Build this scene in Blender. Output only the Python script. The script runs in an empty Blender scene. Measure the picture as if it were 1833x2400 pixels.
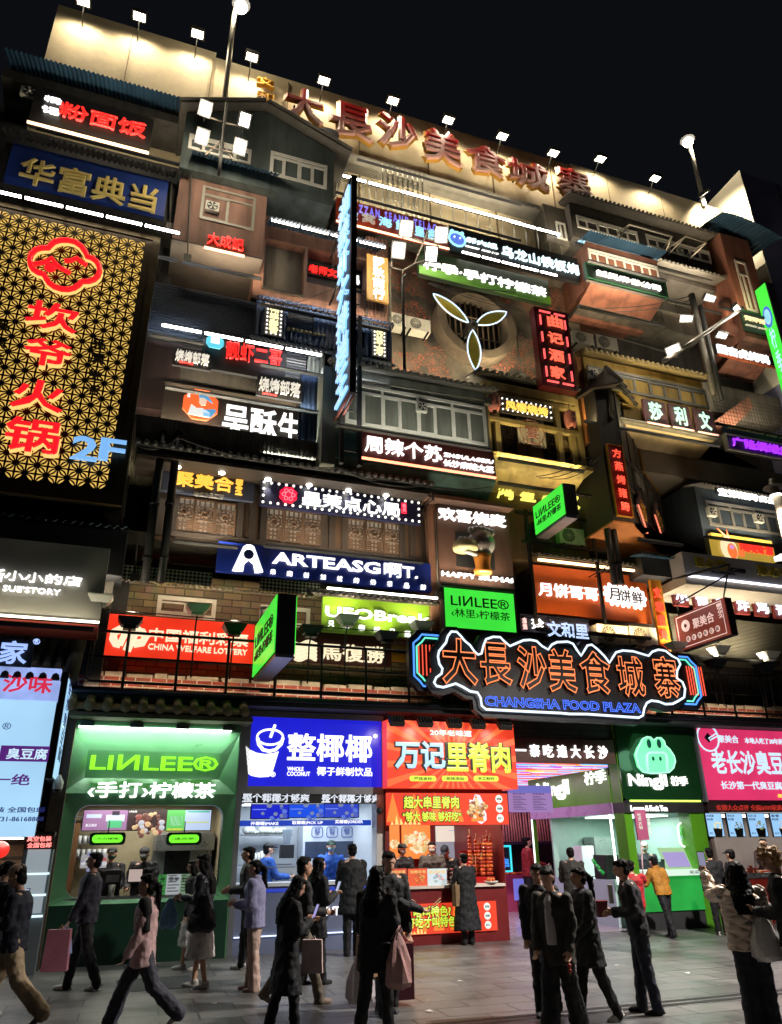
import bpy,math,random
from mathutils import Vector,Matrix,noise as mnoise
random.seed(7)
sc = bpy.context.scene
COL = sc.collection
V = Vector
R = math.radians
# ------------------------------------------------------------------ camera
F_PX,PITCH,ROLL,YAW,HC = 1746.46,R(24.0388),R(-0.8782),R(19.5966),1.8
FW = V((math.sin(YAW)*math.cos(PITCH),math.cos(YAW)*math.cos(PITCH),math.sin(PITCH)))
_r = V((math.cos(YAW),-math.sin(YAW),0));_u = _r.cross(FW)
CR_ = _r*math.cos(ROLL) + _u*math.sin(ROLL);CU_ = _u*math.cos(ROLL) - _r*math.sin(ROLL)
CAM = V((0,0,HC))
cd = bpy.data.cameras.new('camera');co = bpy.data.objects.new('camera',cd);COL.objects.link(co)
co.matrix_world = Matrix(((CR_.x,CU_.x,-FW.x,CAM.x),(CR_.y,CU_.y,-FW.y,CAM.y),(CR_.z,CU_.z,-FW.z,CAM.z),(0,0,0,1)))
cd.sensor_fit = 'VERTICAL';cd.sensor_height = 32;cd.lens = F_PX/2400*32;cd.clip_start = .05;cd.clip_end = 500
sc.camera = co
# ------------------------------------------------------------------ night sky, exposure
w = bpy.data.worlds.new('World');sc.world = w;w.use_nodes = True
nt = w.node_tree;bg = nt.nodes['Background']
sky = nt.nodes.new('ShaderNodeTexSky');sky.sky_type = 'NISHITA';sky.sun_disc = False
sky.sun_elevation = R(-5.5);sky.sun_rotation = R(200)
mixc = nt.nodes.new('ShaderNodeMix');mixc.data_type = 'RGBA';mixc.inputs[0].default_value = .85
mixc.inputs[7].default_value = (.0040,.0046,.0064,1)
nt.links.new(sky.outputs[0],mixc.inputs[6]);nt.links.new(mixc.outputs[2],bg.inputs[0]);bg.inputs[1].default_value = 1.0
sc.view_settings.view_transform = 'Standard';sc.view_settings.look = 'None'
sc.view_settings.exposure = 0;sc.view_settings.gamma = 1
cy = sc.cycles
cy.use_denoising = True;cy.max_bounces = 6;cy.diffuse_bounces = 3;cy.glossy_bounces = 3;cy.transmission_bounces = 4
cy.sample_clamp_indirect = 3.0;cy.caustics_reflective = False;cy.caustics_refractive = False
# ------------------------------------------------------------------ pixels of the survey -> real points
CRP = {'A':(0,0,2.7097),'B':(600,0,2.7097),'C':(1210,200,2.6966),'D':(0,550,2.7097),'E':(600,550,2.7097),'F':(1210,700,2.6966),
 'G':(0,1100,2.7097),'H':(600,1100,2.7097),'I':(1210,1200,2.6966),'J':(0,1650,2.7097),'K':(600,1650,2.7097),'L':(1210,1650,2.6966),
 'Z':(0,0,.91653),'M':(600,1100,4.2),'N':(960,1460,2.4),'O':(1080,860,4.941),'P':(640,520,4.78),'Q':(0,900,5.09),'R':(0,1400,3.667),
 'S':(160,1880,4.),'T':(560,1840,4.667),'U':(900,1840,4.941),'V':(1180,1780,4.783),'W':(1440,1680,3.929),'X':(1160,1680,4.941),
 'Y':(1480,1100,4.759),'a':(1533,300,4.4),'b':(1380,960,5.6),'c':(980,660,5.6),'d':(780,380,5.6)}
FY = 15.7                       # the shop-front line, metres from the viewer
def ray(k,x,y):
 a,b,s = CRP[k];x,y = a + x/s,b + y/s
 return FW + CR_*((x-916.5)/F_PX) - CU_*((y-1200)/F_PX)
def at(k,x,y,p=0.):          # on the vertical plane p metres in front of the shop-front line
 d = ray(k,x,y);return CAM + d*((FY-p)/d.y)
def gnd(k,x,y,z=0.):
 d = ray(k,x,y);return CAM + d*((z-HC)/d.z)
def onplane(k,x,y,p0,n):
 d = ray(k,x,y);return CAM + d*((p0-CAM).dot(n)/d.dot(n))
def rect(k,x0,y0,x1,y1,p=0.):
 a,b = at(k,x0,y0,p),at(k,x1,y1,p)
 return a.x,b.x,b.z,a.z,FY-p       # X0 X1 Z0 Z1 Y
# ------------------------------------------------------------------ materials
def c(r,g,b):
 f = lambda v: (v/255/12.92 if v/255 <= .04045 else ((v/255+.055)/1.055)**2.4)
 return (f(r),f(g),f(b))
_mats = {}
def _new(key):
 m = bpy.data.materials.new(key);m.use_nodes = True;return m,m.node_tree,m.node_tree.nodes['Principled BSDF']
def PM(col,rough=.6,metal=0.,var=.25,scale=3.,bump=.15,streak=0.,coat=0.,name=None):
 """painted / plastered / metal surface with uneven tone, grime and a fine bump"""
 key = ('pm',col,rough,metal,var,scale,bump,streak,coat)
 if key in _mats: return _mats[key]
 m,t,b = _new(name or 'surface');N,L = t.nodes,t.links
 b.inputs['Roughness'].default_value = rough;b.inputs['Metallic'].default_value = metal
 b.inputs['Coat Weight'].default_value = coat
 tc = N.new('ShaderNodeTexCoord');mp = N.new('ShaderNodeMapping')
 L.new(tc.outputs['Object'],mp.inputs[0])
 if streak: mp.inputs['Scale'].default_value = (1,1,1/streak)
 nz = N.new('ShaderNodeTexNoise');nz.inputs['Scale'].default_value = scale;nz.inputs['Detail'].default_value = 7;nz.inputs['Roughness'].default_value = .65
 L.new(mp.outputs[0],nz.inputs['Vector'])
 cr = N.new('ShaderNodeValToRGB');e = cr.color_ramp.elements
 e[0].position = .3;e[0].color = tuple(x*(1-var) for x in col)+(1,)
 e[1].position = .72;e[1].color = tuple(min(1,x*(1+var*.6)) for x in col)+(1,)
 L.new(nz.outputs['Fac'],cr.inputs[0])
 if streak and rough > .6:                      # rain streaks and blotches of soot
  m2 = N.new('ShaderNodeMapping');m2.inputs['Scale'].default_value = (3.2,3.2,.4);L.new(tc.outputs['Object'],m2.inputs[0])
  n4 = N.new('ShaderNodeTexNoise');n4.inputs['Scale'].default_value = 1;n4.inputs['Detail'].default_value = 6;n4.inputs['Distortion'].default_value = .4;L.new(m2.outputs[0],n4.inputs['Vector'])
  c4 = N.new('ShaderNodeValToRGB');c4.color_ramp.elements[0].position = .36;c4.color_ramp.elements[0].color = (.38,.36,.34,1);c4.color_ramp.elements[1].position = .58;c4.color_ramp.elements[1].color = (1,1,1,1);L.new(n4.outputs['Fac'],c4.inputs[0])
  x4 = N.new('ShaderNodeMix');x4.data_type = 'RGBA';x4.blend_type = 'MULTIPLY';x4.inputs[0].default_value = .65;L.new(cr.outputs[0],x4.inputs[6]);L.new(c4.outputs[0],x4.inputs[7]);L.new(x4.outputs[2],b.inputs['Base Color'])
 else: L.new(cr.outputs[0],b.inputs['Base Color'])
 if bump:
  n2 = N.new('ShaderNodeTexNoise');n2.inputs['Scale'].default_value = scale*9;n2.inputs['Detail'].default_value = 4
  L.new(tc.outputs['Object'],n2.inputs['Vector'])
  bp = N.new('ShaderNodeBump');bp.inputs['Strength'].default_value = bump;bp.inputs['Distance'].default_value = .02
  L.new(n2.outputs['Fac'],bp.inputs['Height']);L.new(bp.outputs[0],b.inputs['Normal'])
  rr = N.new('ShaderNodeMapRange');rr.inputs[3].default_value = max(.05,rough-.15);rr.inputs[4].default_value = min(1,rough+.15)
  L.new(nz.outputs['Fac'],rr.inputs[0]);L.new(rr.outputs[0],b.inputs['Roughness'])
 _mats[key] = m;return m
def EM(col,s=1.,sample=None,base=.02,name='lit face'):
 """a face that gives off light: acrylic, neon, LED, lamp glass or paper with added glow"""
 key = ('em',col,s,sample)
 if key in _mats: return _mats[key]
 if s > 1 and any(w in name for w in ('neon','acrylic','print','led dots','lit face')): s = 1+(s-1)*.3
 m,t,b = _new(name)
 b.inputs['Base Color'].default_value = tuple(x*.3+base for x in col)+(1,);b.inputs['Roughness'].default_value = .35
 b.inputs['Emission Color'].default_value = tuple(col)+(1,);b.inputs['Emission Strength'].default_value = s
 if sample: m.cycles.emission_sampling = sample
 _mats[key] = m;return m
def LB(col,s=1.,tubes=3.,amt=.18,name='lightbox acrylic'):
 """backlit lightbox film; the tubes behind it make the glow slightly uneven"""
 key = ('lb',col,s,tubes)
 if key in _mats: return _mats[key]
 m,t,b = _new(name);N,L = t.nodes,t.links
 b.inputs['Base Color'].default_value = tuple(x*.25+.01 for x in col)+(1,);b.inputs['Roughness'].default_value = .3
 b.inputs['Emission Color'].default_value = tuple(col)+(1,)
 tc = N.new('ShaderNodeTexCoord');nz = N.new('ShaderNodeTexNoise');nz.inputs['Scale'].default_value = tubes;nz.inputs['Detail'].default_value = 2
 L.new(tc.outputs['Object'],nz.inputs['Vector'])
 mr = N.new('ShaderNodeMapRange');mr.inputs[1].default_value = .3;mr.inputs[2].default_value = .7
 mr.inputs[3].default_value = s*(1-amt);mr.inputs[4].default_value = s*(1+amt)
 L.new(nz.outputs['Fac'],mr.inputs[0]);L.new(mr.outputs[0],b.inputs['Emission Strength'])
 _mats[key] = m;return m
def BRICK(c1,c2,mortar,sx=1.,rough=.8,bw=.5,bh=.25,ms=.015,name='brickwork',bump=.5):
 key = ('br',c1,c2,mortar,sx,bw,bh)
 if key in _mats: return _mats[key]
 m,t,b = _new(name);N,L = t.nodes,t.links
 tc = N.new('ShaderNodeTexCoord');mp = N.new('ShaderNodeMapping');mp.inputs['Rotation'].default_value = (R(-90),0,0)
 L.new(tc.outputs['Object'],mp.inputs[0])
 br = N.new('ShaderNodeTexBrick');br.inputs['Scale'].default_value = sx
 br.inputs['Color1'].default_value = c1+(1,);br.inputs['Color2'].default_value = c2+(1,);br.inputs['Mortar'].default_value = mortar+(1,)
 br.inputs['Brick Width'].default_value = bw;br.inputs['Row Height'].default_value = bh;br.inputs['Mortar Size'].default_value = ms
 L.new(mp.outputs[0],br.inputs['Vector'])
 nz = N.new('ShaderNodeTexNoise');nz.inputs['Scale'].default_value = 4;nz.inputs['Detail'].default_value = 6
 L.new(tc.outputs['Object'],nz.inputs['Vector'])
 mx = N.new('ShaderNodeMix');mx.data_type = 'RGBA';mx.blend_type = 'MULTIPLY';mx.inputs[0].default_value = .7
 L.new(br.outputs['Color'],mx.inputs[6]);L.new(nz.outputs['Color'],mx.inputs[7])
 L.new(mx.outputs[2],b.inputs['Base Color']);b.inputs['Roughness'].default_value = rough
 bp = N.new('ShaderNodeBump');bp.inputs['Strength'].default_value = bump;bp.inputs['Distance'].default_value = .02;bp.invert = True
 L.new(br.outputs['Fac'],bp.inputs['Height']);L.new(bp.outputs[0],b.inputs['Normal'])
 _mats[key] = m;return m
def GLASS():
 if 'glass' in _mats: return _mats['glass']
 m,t,b = _new('dark window glass');N,L = t.nodes,t.links
 b.inputs['Base Color'].default_value = (.012,.013,.014,1);b.inputs['Roughness'].default_value = .08
 tc = N.new('ShaderNodeTexCoord');nz = N.new('ShaderNodeTexNoise');nz.inputs['Scale'].default_value = 1.3;L.new(tc.outputs['Object'],nz.inputs['Vector'])
 bp = N.new('ShaderNodeBump');bp.inputs['Strength'].default_value = .08;L.new(nz.outputs['Fac'],bp.inputs['Height']);L.new(bp.outputs[0],b.inputs['Normal'])
 _mats['glass'] = m;return m
def CLEAR():
 if 'clear' in _mats: return _mats['clear']
 m,t,b = _new('clear shop glass');N,L = t.nodes,t.links
 tr = N.new('ShaderNodeBsdfTransparent');gl = N.new('ShaderNodeBsdfGlossy');gl.inputs['Roughness'].default_value = .03
 mx = N.new('ShaderNodeMixShader');mx.inputs[0].default_value = .07
 L.new(tr.outputs[0],mx.inputs[1]);L.new(gl.outputs[0],mx.inputs[2]);L.new(mx.outputs[0],N['Material Output'].inputs[0])
 _mats['clear'] = m;return m
# ------------------------------------------------------------------ mesh builder
_tc = {}
def text_data(s,bold,depth,neon):
 key = (s,bold,depth,neon)
 if key in _tc: return _tc[key]
 out_v,out_f = [],[]
 def grab(fill,bev,ext):
  cu = bpy.data.curves.new('t','FONT');cu.body = s.lstrip('\x01');cu.offset = .022 if s[0] == '\x01' else 0;cu.size = 1;cu.resolution_u = 2;cu.align_x = 'LEFT'
  if fill: cu.extrude = ext
  else: cu.fill_mode = 'NONE';cu.bevel_depth = bev;cu.bevel_resolution = 0
  o = bpy.data.objects.new('t',cu)
  me = o.to_mesh()
  n = len(out_v);out_v.extend([tuple(v.co) for v in me.vertices]);out_f.extend([tuple(i+n for i in p.vertices) for p in me.polygons])
  o.to_mesh_clear();bpy.data.objects.remove(o);bpy.data.curves.remove(cu)
 if not neon: grab(True,0,depth)
 if neon or bold: grab(False,neon or bold,0)
 if not out_v: out_v = [(0,0,0)]
 xs = [v[0] for v in out_v];ys = [v[1] for v in out_v]
 _tc[key] = (out_v,out_f,min(xs),max(xs),min(ys),max(ys));return _tc[key]
class M:
 def __init__(s): s.v,s.f,s.mi,s.mats,s.sm = [],[],[],[],[]
 def m(s,mat):
  if mat not in s.mats: s.mats.append(mat)
  return s.mats.index(mat)
 def add(s,vs,fs,mat,smooth=False):
  n = len(s.v);i = s.m(mat);s.v.extend(V(v) for v in vs)
  for f in fs: s.f.append(tuple(n+k for k in f));s.mi.append(i);s.sm.append(smooth)
  return s
 def box(s,x0,x1,y0,y1,z0,z1,mat):
  x0,x1 = min(x0,x1),max(x0,x1);y0,y1 = min(y0,y1),max(y0,y1);z0,z1 = min(z0,z1),max(z0,z1)
  return s.add([(x0,y0,z0),(x1,y0,z0),(x1,y1,z0),(x0,y1,z0),(x0,y0,z1),(x1,y0,z1),(x1,y1,z1),(x0,y1,z1)],
   [(0,3,2,1),(4,5,6,7),(0,1,5,4),(1,2,6,5),(2,3,7,6),(3,0,4,7)],mat)
 def obox(s,o,ux,uy,uz,mat):
  """box from a corner o and three edge vectors"""
  o,ux,uy,uz = V(o),V(ux),V(uy),V(uz)
  P = [o,o+ux,o+ux+uy,o+uy];P += [q+uz for q in P]
  fs = [(0,3,2,1),(4,5,6,7),(0,1,5,4),(1,2,6,5),(2,3,7,6),(3,0,4,7)]
  if ux.cross(uy).dot(uz) < 0: fs = [f[::-1] for f in fs]
  return s.add(P,fs,mat)
 def quad(s,pts,mat): return s.add(pts,[tuple(range(len(pts)))],mat)
 def prism(s,pts,ext,mat):
  """closed outline pts pushed out by vector ext"""
  n = len(pts);ext = V(ext);P = [V(p) for p in pts];P += [p+ext for p in P]
  return s.add(P,[tuple(range(n-1,-1,-1)),tuple(range(n,2*n))]+[(i,(i+1) % n,n+(i+1) % n,n+i) for i in range(n)],mat)
 def tube(s,pts,r,mat,n=6,closed=False,r2=None):
  pts = [V(p) for p in pts];k = len(pts)
  if k < 2: return s
  rings = [];prev = None
  for i,p in enumerate(pts):
   a = pts[(i-1) % k] if (closed or i > 0) else p;b = pts[(i+1) % k] if (closed or i < k-1) else p
   t = (b-a)
   if t.length < 1e-9: t = V((0,0,1))
   t.normalize()
   if prev is None:
    u = t.cross(V((0,0,1)))
    if u.length < .05: u = t.cross(V((0,1,0)))
   else:
    u = prev - t*prev.dot(t)
    if u.length < 1e-6: u = t.cross(V((0,1,0)))
   u.normalize();prev = u;w_ = t.cross(u)
   rr = r if r2 is None else r+(r2-r)*i/(k-1)
   rings.append([p+(u*math.cos(2*math.pi*j/n)+w_*math.sin(2*math.pi*j/n))*rr for j in range(n)])
  vs = [q for ring in rings for q in ring];fs = []
  for i in range(k if closed else k-1):
   a,b = i*n,((i+1) % k)*n
   fs += [(a+j,a+(j+1) % n,b+(j+1) % n,b+j) for j in range(n)]
  if not closed: fs += [tuple(range(n-1,-1,-1)),tuple((k-1)*n+j for j in range(n))]
  return s.add(vs,fs,mat,True)
 def ball(s,ctr,r,mat,nu=12,nv=8,sq=(1,1,1)):
  ctr = V(ctr);vs = [];fs = []
  for i in range(nv+1):
   a = math.pi*i/nv
   for j in range(nu):
    b = 2*math.pi*j/nu;vs.append(ctr+V((r*sq[0]*math.sin(a)*math.cos(b),r*sq[1]*math.sin(a)*math.sin(b),r*sq[2]*math.cos(a))))
  for i in range(nv):
   for j in range(nu): fs.append((i*nu+j,(i+1)*nu+j,(i+1)*nu+(j+1) % nu,i*nu+(j+1) % nu))
  return s.add(vs,fs,mat,True)
 def lathe(s,ctr,prof,mat,n=16,smooth=True):
  """prof: (radius, height) pairs about the vertical axis through ctr"""
  ctr = V(ctr);vs = [ctr+V((r_*math.cos(2*math.pi*j/n),r_*math.sin(2*math.pi*j/n),z)) for r_,z in prof for j in range(n)]
  fs = [(i*n+j,i*n+(j+1) % n,(i+1)*n+(j+1) % n,(i+1)*n+j) for i in range(len(prof)-1) for j in range(n)]
  return s.add(vs,fs,mat,smooth)
 def disc(s,ctr,r,nrm,depth,mat,n=20,rx=None,up=V((0,0,1))):
  nrm = V(nrm).normalized();u = up.cross(nrm)
  if u.length < .01: u = V((1,0,0))
  u.normalize();w_ = nrm.cross(u);rx = rx or r
  return s.prism([V(ctr)+u*(rx*math.cos(2*math.pi*j/n))+w_*(r*math.sin(2*math.pi*j/n)) for j in range(n)],nrm*depth,mat)
 def text(s,st,O,ux,uz,w_,h_,mat,bold=.03,depth=.03,neon=0,stretch=True,vert=False):
  """lettering filling the w x h rectangle whose lower left corner is O"""
  O,ux,uz = V(O),V(ux).normalized(),V(uz).normalized();nn = ux.cross(uz)
  if vert:
   n = len(st);ch = h_/n
   for i,ch_ in enumerate(st):
    if ch_ != ' ': s.text(ch_,O+uz*(h_-(i+1)*ch+ch*.05),ux,uz,w_,ch*.9,mat,bold,depth,neon)
   return s
  if not neon: bold *= .42
  vs,fs,xa,xb,ya,yb = text_data(st,bold,.01,neon)
  sx = w_/max(xb-xa,1e-6);sz = h_/max(yb-ya,1e-6)
  dz = min(sx,sz) if neon else depth/.01
  
  out = []
  for x,y,z in vs:
   d = z*dz if neon else max(-depth,min(depth*1.0,z/.01*depth if abs(z) <= .0101 else math.copysign(depth,z)))
   out.append(O+ux*((x-xa)*sx)+uz*((y-ya)*sz)+nn*d)
  return s.add(out,fs,mat)
 def build(s,name,parent=None,loc=None):
  me = bpy.data.meshes.new(name)
  base = parent_loc(parent) if parent else (V(loc) if loc is not None else V((0,0,0)))
  me.from_pydata([tuple(v-base) for v in s.v],[],s.f)
  for m in s.mats: me.materials.append(m)
  me.polygons.foreach_set('material_index',s.mi);me.polygons.foreach_set('use_smooth',s.sm)
  me.update()
  o = bpy.data.objects.new(name,me);COL.objects.link(o)
  if parent: o.parent = parent
  else: o.location = base
  return o
def parent_loc(p):
 l = V((0,0,0))
 while p is not None: l += p.location;p = p.parent
 return l
def tag(o,label=None,cat=None,group=None,kind=None):
 if label: o['label'] = label
 if cat: o['category'] = cat
 if group: o['group'] = group
 if kind: o['kind'] = kind
 return o
def thing(name,label,cat,loc=(0,0,0),group=None):
 o = bpy.data.objects.new(name,None);COL.objects.link(o);o.location = V(loc);o.empty_display_size = .1
 return tag(o,label,cat,group)
def copy_tree(o,parent=None):
 n = o.copy();COL.objects.link(n)
 if parent: n.parent = parent
 for ch in list(o.children): copy_tree(ch,n)
 return n
def lamp(name,kind,loc,power,col,parent=None,aim=None,**kw):
 ld = bpy.data.lights.new(name,kind);ld.energy = power;ld.color = col
 for a,b in kw.items(): setattr(ld,a,b)
 o = bpy.data.objects.new(name,ld);COL.objects.link(o)
 base = parent_loc(parent) if parent else V((0,0,0))
 if parent: o.parent = parent
 o.location = V(loc)-base
 if aim is not None: o.rotation_euler = (V(aim)-V(loc)).to_track_quat('-Z','Y').to_euler()
 return o
UX,UY,UZ = V((1,0,0)),V((0,1,0)),V((0,0,1))
WHITE = (1.,.98,.95)
BLACK = PM(c(26,26,28),.55,0,.3,5,.08)
STEEL = PM(c(150,150,152),.35,.9,.2,6,.05)
DARKMETAL = PM(c(38,38,40),.5,.6,.3,6,.08)
def ftext(m,st,k,x0,y0,x1,y1,p,mat,bold=.03,depth=.03,neon=0,vert=False):
 X0,X1,Z0,Z1,Y = rect(k,x0,y0,x1,y1,p)
 m.text(st,(X0,Y,Z0),UX,UZ,X1-X0,Z1-Z0,mat,bold,depth,neon,vert=vert);return m
def bulbs(m,X0,X1,Z0,Z1,Y,step,r,mat):
 nx = max(2,round((X1-X0)/step));nz = max(1,round((Z1-Z0)/step))
 for i in range(nx+1):
  for z in (Z0,Z1): m.ball((X0+(X1-X0)*i/nx,Y,z),r,mat,6,4)
 for j in range(1,nz):
  for x in (X0,X1): m.ball((x,Y,Z0+(Z1-Z0)*j/nz),r,mat,6,4)
def sign(label,k,x0,y0,x1,y1,p,board,d=.12,texts=(),frame=None,bulb=None,strip=None,name='shop_sign',extra=None,group=None,cat='sign'):
 """a board parallel to the facade with its lettering; texts: (string, x0,y0,x1,y1, material, bold, mode)"""
 X0,X1,Z0,Z1,Y = rect(k,x0,y0,x1,y1,p)
 t = thing(name,label,cat,((X0+X1)/2,Y+d,Z0),group)
 if board is not None: M().box(X0,X1,Y,Y+d,Z0,Z1,board).build('board',t)
 if frame:
  fm,fw = frame;m = M()
  m.box(X0-fw,X1+fw,Y-.03,Y+d+.01,Z1,Z1+fw,fm).box(X0-fw,X1+fw,Y-.03,Y+d+.01,Z0-fw,Z0,fm)
  m.box(X0-fw,X0,Y-.03,Y+d+.01,Z0,Z1,fm).box(X1,X1+fw,Y-.03,Y+d+.01,Z0,Z1,fm);m.build('frame',t)
 if texts:
  for tx in texts:
   st,a,b,c_,d_,mat = tx[:6];bold = tx[6] if len(tx) > 6 else .03;mode = tx[7] if len(tx) > 7 else ''
   kk = tx[8] if len(tx) > 8 else k
   m = M();pp = p+.05
   ftext(m,st,kk,a,b,c_,d_,pp,mat,bold,.035,neon=(bold if 'n' in mode else 0),vert='v' in mode)
   m.build('lettering',t)
 if bulb:
  st,r_,ins = bulb;m = M();bulbs(m,X0+ins,X1-ins,Z0+ins,Z1-ins,Y-.02,st,r_,EM((1,.95,.85),3,'NONE'));m.build('bulb_border',t)
 if strip:
  sm,sh = strip;M().box(X0,X1,Y-.05,Y-.01,Z0-sh-.01,Z0-.01,sm).build('light_strip',t)
 if extra: extra(t,X0,X1,Z0,Z1,Y)
 return t
# ================================================================== ground
def ground_material():
 m,t,b = _new('paving slabs');N,L = t.nodes,t.links
 tc = N.new('ShaderNodeTexCoord');mp = N.new('ShaderNodeMapping');mp.inputs['Rotation'].default_value = (0,0,R(2))
 L.new(tc.outputs['Object'],mp.inputs[0])
 br = N.new('ShaderNodeTexBrick');br.inputs['Scale'].default_value = 1.0;br.offset = .5
 br.inputs['Color1'].default_value = c(116,114,112)+(1,);br.inputs['Color2'].default_value = c(98,97,97)+(1,);br.inputs['Mortar'].default_value = c(40,40,42)+(1,)
 br.inputs['Brick Width'].default_value = .9;br.inputs['Row Height'].default_value = .45;br.inputs['Mortar Size'].default_value = .012
 L.new(mp.outputs[0],br.inputs['Vector'])
 nz = N.new('ShaderNodeTexNoise');nz.inputs['Scale'].default_value = 1.1;nz.inputs['Detail'].default_value = 9;nz.inputs['Roughness'].default_value = .7
 L.new(tc.outputs['Object'],nz.inputs['Vector'])
 mr = N.new('ShaderNodeMapRange');mr.inputs[1].default_value = .3;mr.inputs[2].default_value = .7;mr.inputs[3].default_value = .42;mr.inputs[4].default_value = 1.2
 L.new(nz.outputs['Fac'],mr.inputs[0])
 mx = N.new('ShaderNodeMix');mx.data_type = 'RGBA';mx.blend_type = 'MULTIPLY';mx.inputs[0].default_value = 1
 L.new(br.outputs['Color'],mx.inputs[6]);L.new(mr.outputs[0],mx.inputs[7])
 vo = N.new('ShaderNodeTexVoronoi');vo.inputs['Scale'].default_value = 2.6;L.new(tc.outputs['Object'],vo.inputs['Vector']);gt = N.new('ShaderNodeMapRange');gt.inputs[1].default_value = .05;gt.inputs[2].default_value = .09;gt.inputs[3].default_value = .45;gt.inputs[4].default_value = 1;L.new(vo.outputs['Distance'],gt.inputs[0])
 mg = N.new('ShaderNodeMix');mg.data_type = 'RGBA';mg.blend_type = 'MULTIPLY';mg.inputs[0].default_value = .8;L.new(mx.outputs[2],mg.inputs[6]);L.new(gt.outputs[0],mg.inputs[7]);L.new(mg.outputs[2],b.inputs['Base Color'])
 r2 = N.new('ShaderNodeMapRange');r2.inputs[1].default_value = .35;r2.inputs[2].default_value = .68;r2.inputs[3].default_value = .28;r2.inputs[4].default_value = .52
 L.new(nz.outputs['Fac'],r2.inputs[0]);L.new(r2.outputs[0],b.inputs['Roughness'])
 n2 = N.new('ShaderNodeTexNoise');n2.inputs['Scale'].default_value = 38;n2.inputs['Detail'].default_value = 3;L.new(tc.outputs['Object'],n2.inputs['Vector'])
 ad = N.new('ShaderNodeMath');ad.operation = 'MULTIPLY_ADD';ad.inputs[1].default_value = .35;L.new(n2.outputs['Fac'],ad.inputs[0])
 iv = N.new('ShaderNodeMath');iv.operation = 'SUBTRACT';iv.inputs[0].default_value = 1;L.new(br.outputs['Fac'],iv.inputs[1]);L.new(iv.outputs[0],ad.inputs[2])
 bp = N.new('ShaderNodeBump');bp.inputs['Strength'].default_value = .35;bp.inputs['Distance'].default_value = .012
 L.new(ad.outputs[0],bp.inputs['Height']);L.new(bp.outputs[0],b.inputs['Normal'])
 return m
g = M();g.quad([(-60,-40,0),(70,-40,0),(70,60,0),(-60,60,0)],ground_material());tag(g.build('ground'),'grey paving slabs of the pedestrian street',kind='structure')
# drainage strips across the paving (three dark grooved bands)
dm = PM(c(34,34,36),.5,.4,.3,12,.3)
ds = M()
for (ka,xa,ya,kb,xb,yb,wd) in (('L',-100,1985,'L',1680,1810,.10),('L',-100,2010,'L',1680,1832,.10)):
 a,b = gnd(ka,xa,ya),gnd(kb,xb,yb);d = (b-a).normalized();n = V((-d.y,d.x,0))
 a = a-d*14;b = b+d*6
 ds.quad([a-n*wd/2+UZ*.004,b-n*wd/2+UZ*.004,b+n*wd/2+UZ*.004,a+n*wd/2+UZ*.004],dm)
tag(ds.build('drain_channel'),'pair of dark slotted drain channels in the paving',kind='structure')
a,b = gnd('J',740,1755),gnd('J',1250,1800)
tag(M().box(a.x,b.x,b.y,a.y,.002,.006,PM(c(30,34,38),.6,.2,.3,25,.6)).build('road_drain'),'recessed dark service cover in the paving',kind='structure')

# ================================================================== materials of the facade
CONC = PM(c(96,90,80),.85,0,.35,1.6,.35,3)
CONCD = PM(c(62,58,53),.85,0,.4,1.4,.4,3)
PARA = PM(c(178,164,134),.8,0,.24,1.3,.25)
PINK = PM(c(132,98,84),.8,0,.22,1.6,.25,3)
TERRA = PM(c(128,82,64),.8,0,.2,1.5,.25,3)
TEAL = PM(c(74,84,82),.8,0,.25,1.5,.3,3)
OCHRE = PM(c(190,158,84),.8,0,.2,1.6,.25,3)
OCHREW = PM(c(168,146,92),.65,0,.25,2.5,.2,4)
BLUEC = PM(c(38,66,88),.5,.3,.35,2,.15,4)
NAVYC = PM(c(38,56,86),.5,.3,.4,2,.15,4)
TILE = PM(c(70,66,60),.8,0,.4,5,.4)
WOOD = PM(c(86,64,48),.6,0,.4,3,.3,8)
WOODD = PM(c(52,42,36),.65,0,.4,3,.3,8)
WFRAME = PM(c(216,212,202),.45,.2,.15,6,.08)
GREYGRN = PM(c(104,106,96),.8,0,.25,1.7,.3,3)
STONEB = BRICK(c(150,132,100),c(116,100,76),c(70,62,50),1.,.85,.42,.16,.012)
REDB = BRICK(c(160,74,52),c(136,58,42),c(196,184,168),1.,.8,.3,.11,.012)
GREYB = BRICK(c(60,60,60),c(48,48,49),c(34,34,34),1.,.8,.42,.14,.012)
LEDW = EM((1.,.96,.88),20,name='led tube')
LEDD = EM((1.,.95,.86),14,name='led tube')
LEDO = EM((1.,.62,.38),2.5,name='warm strip')

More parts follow.
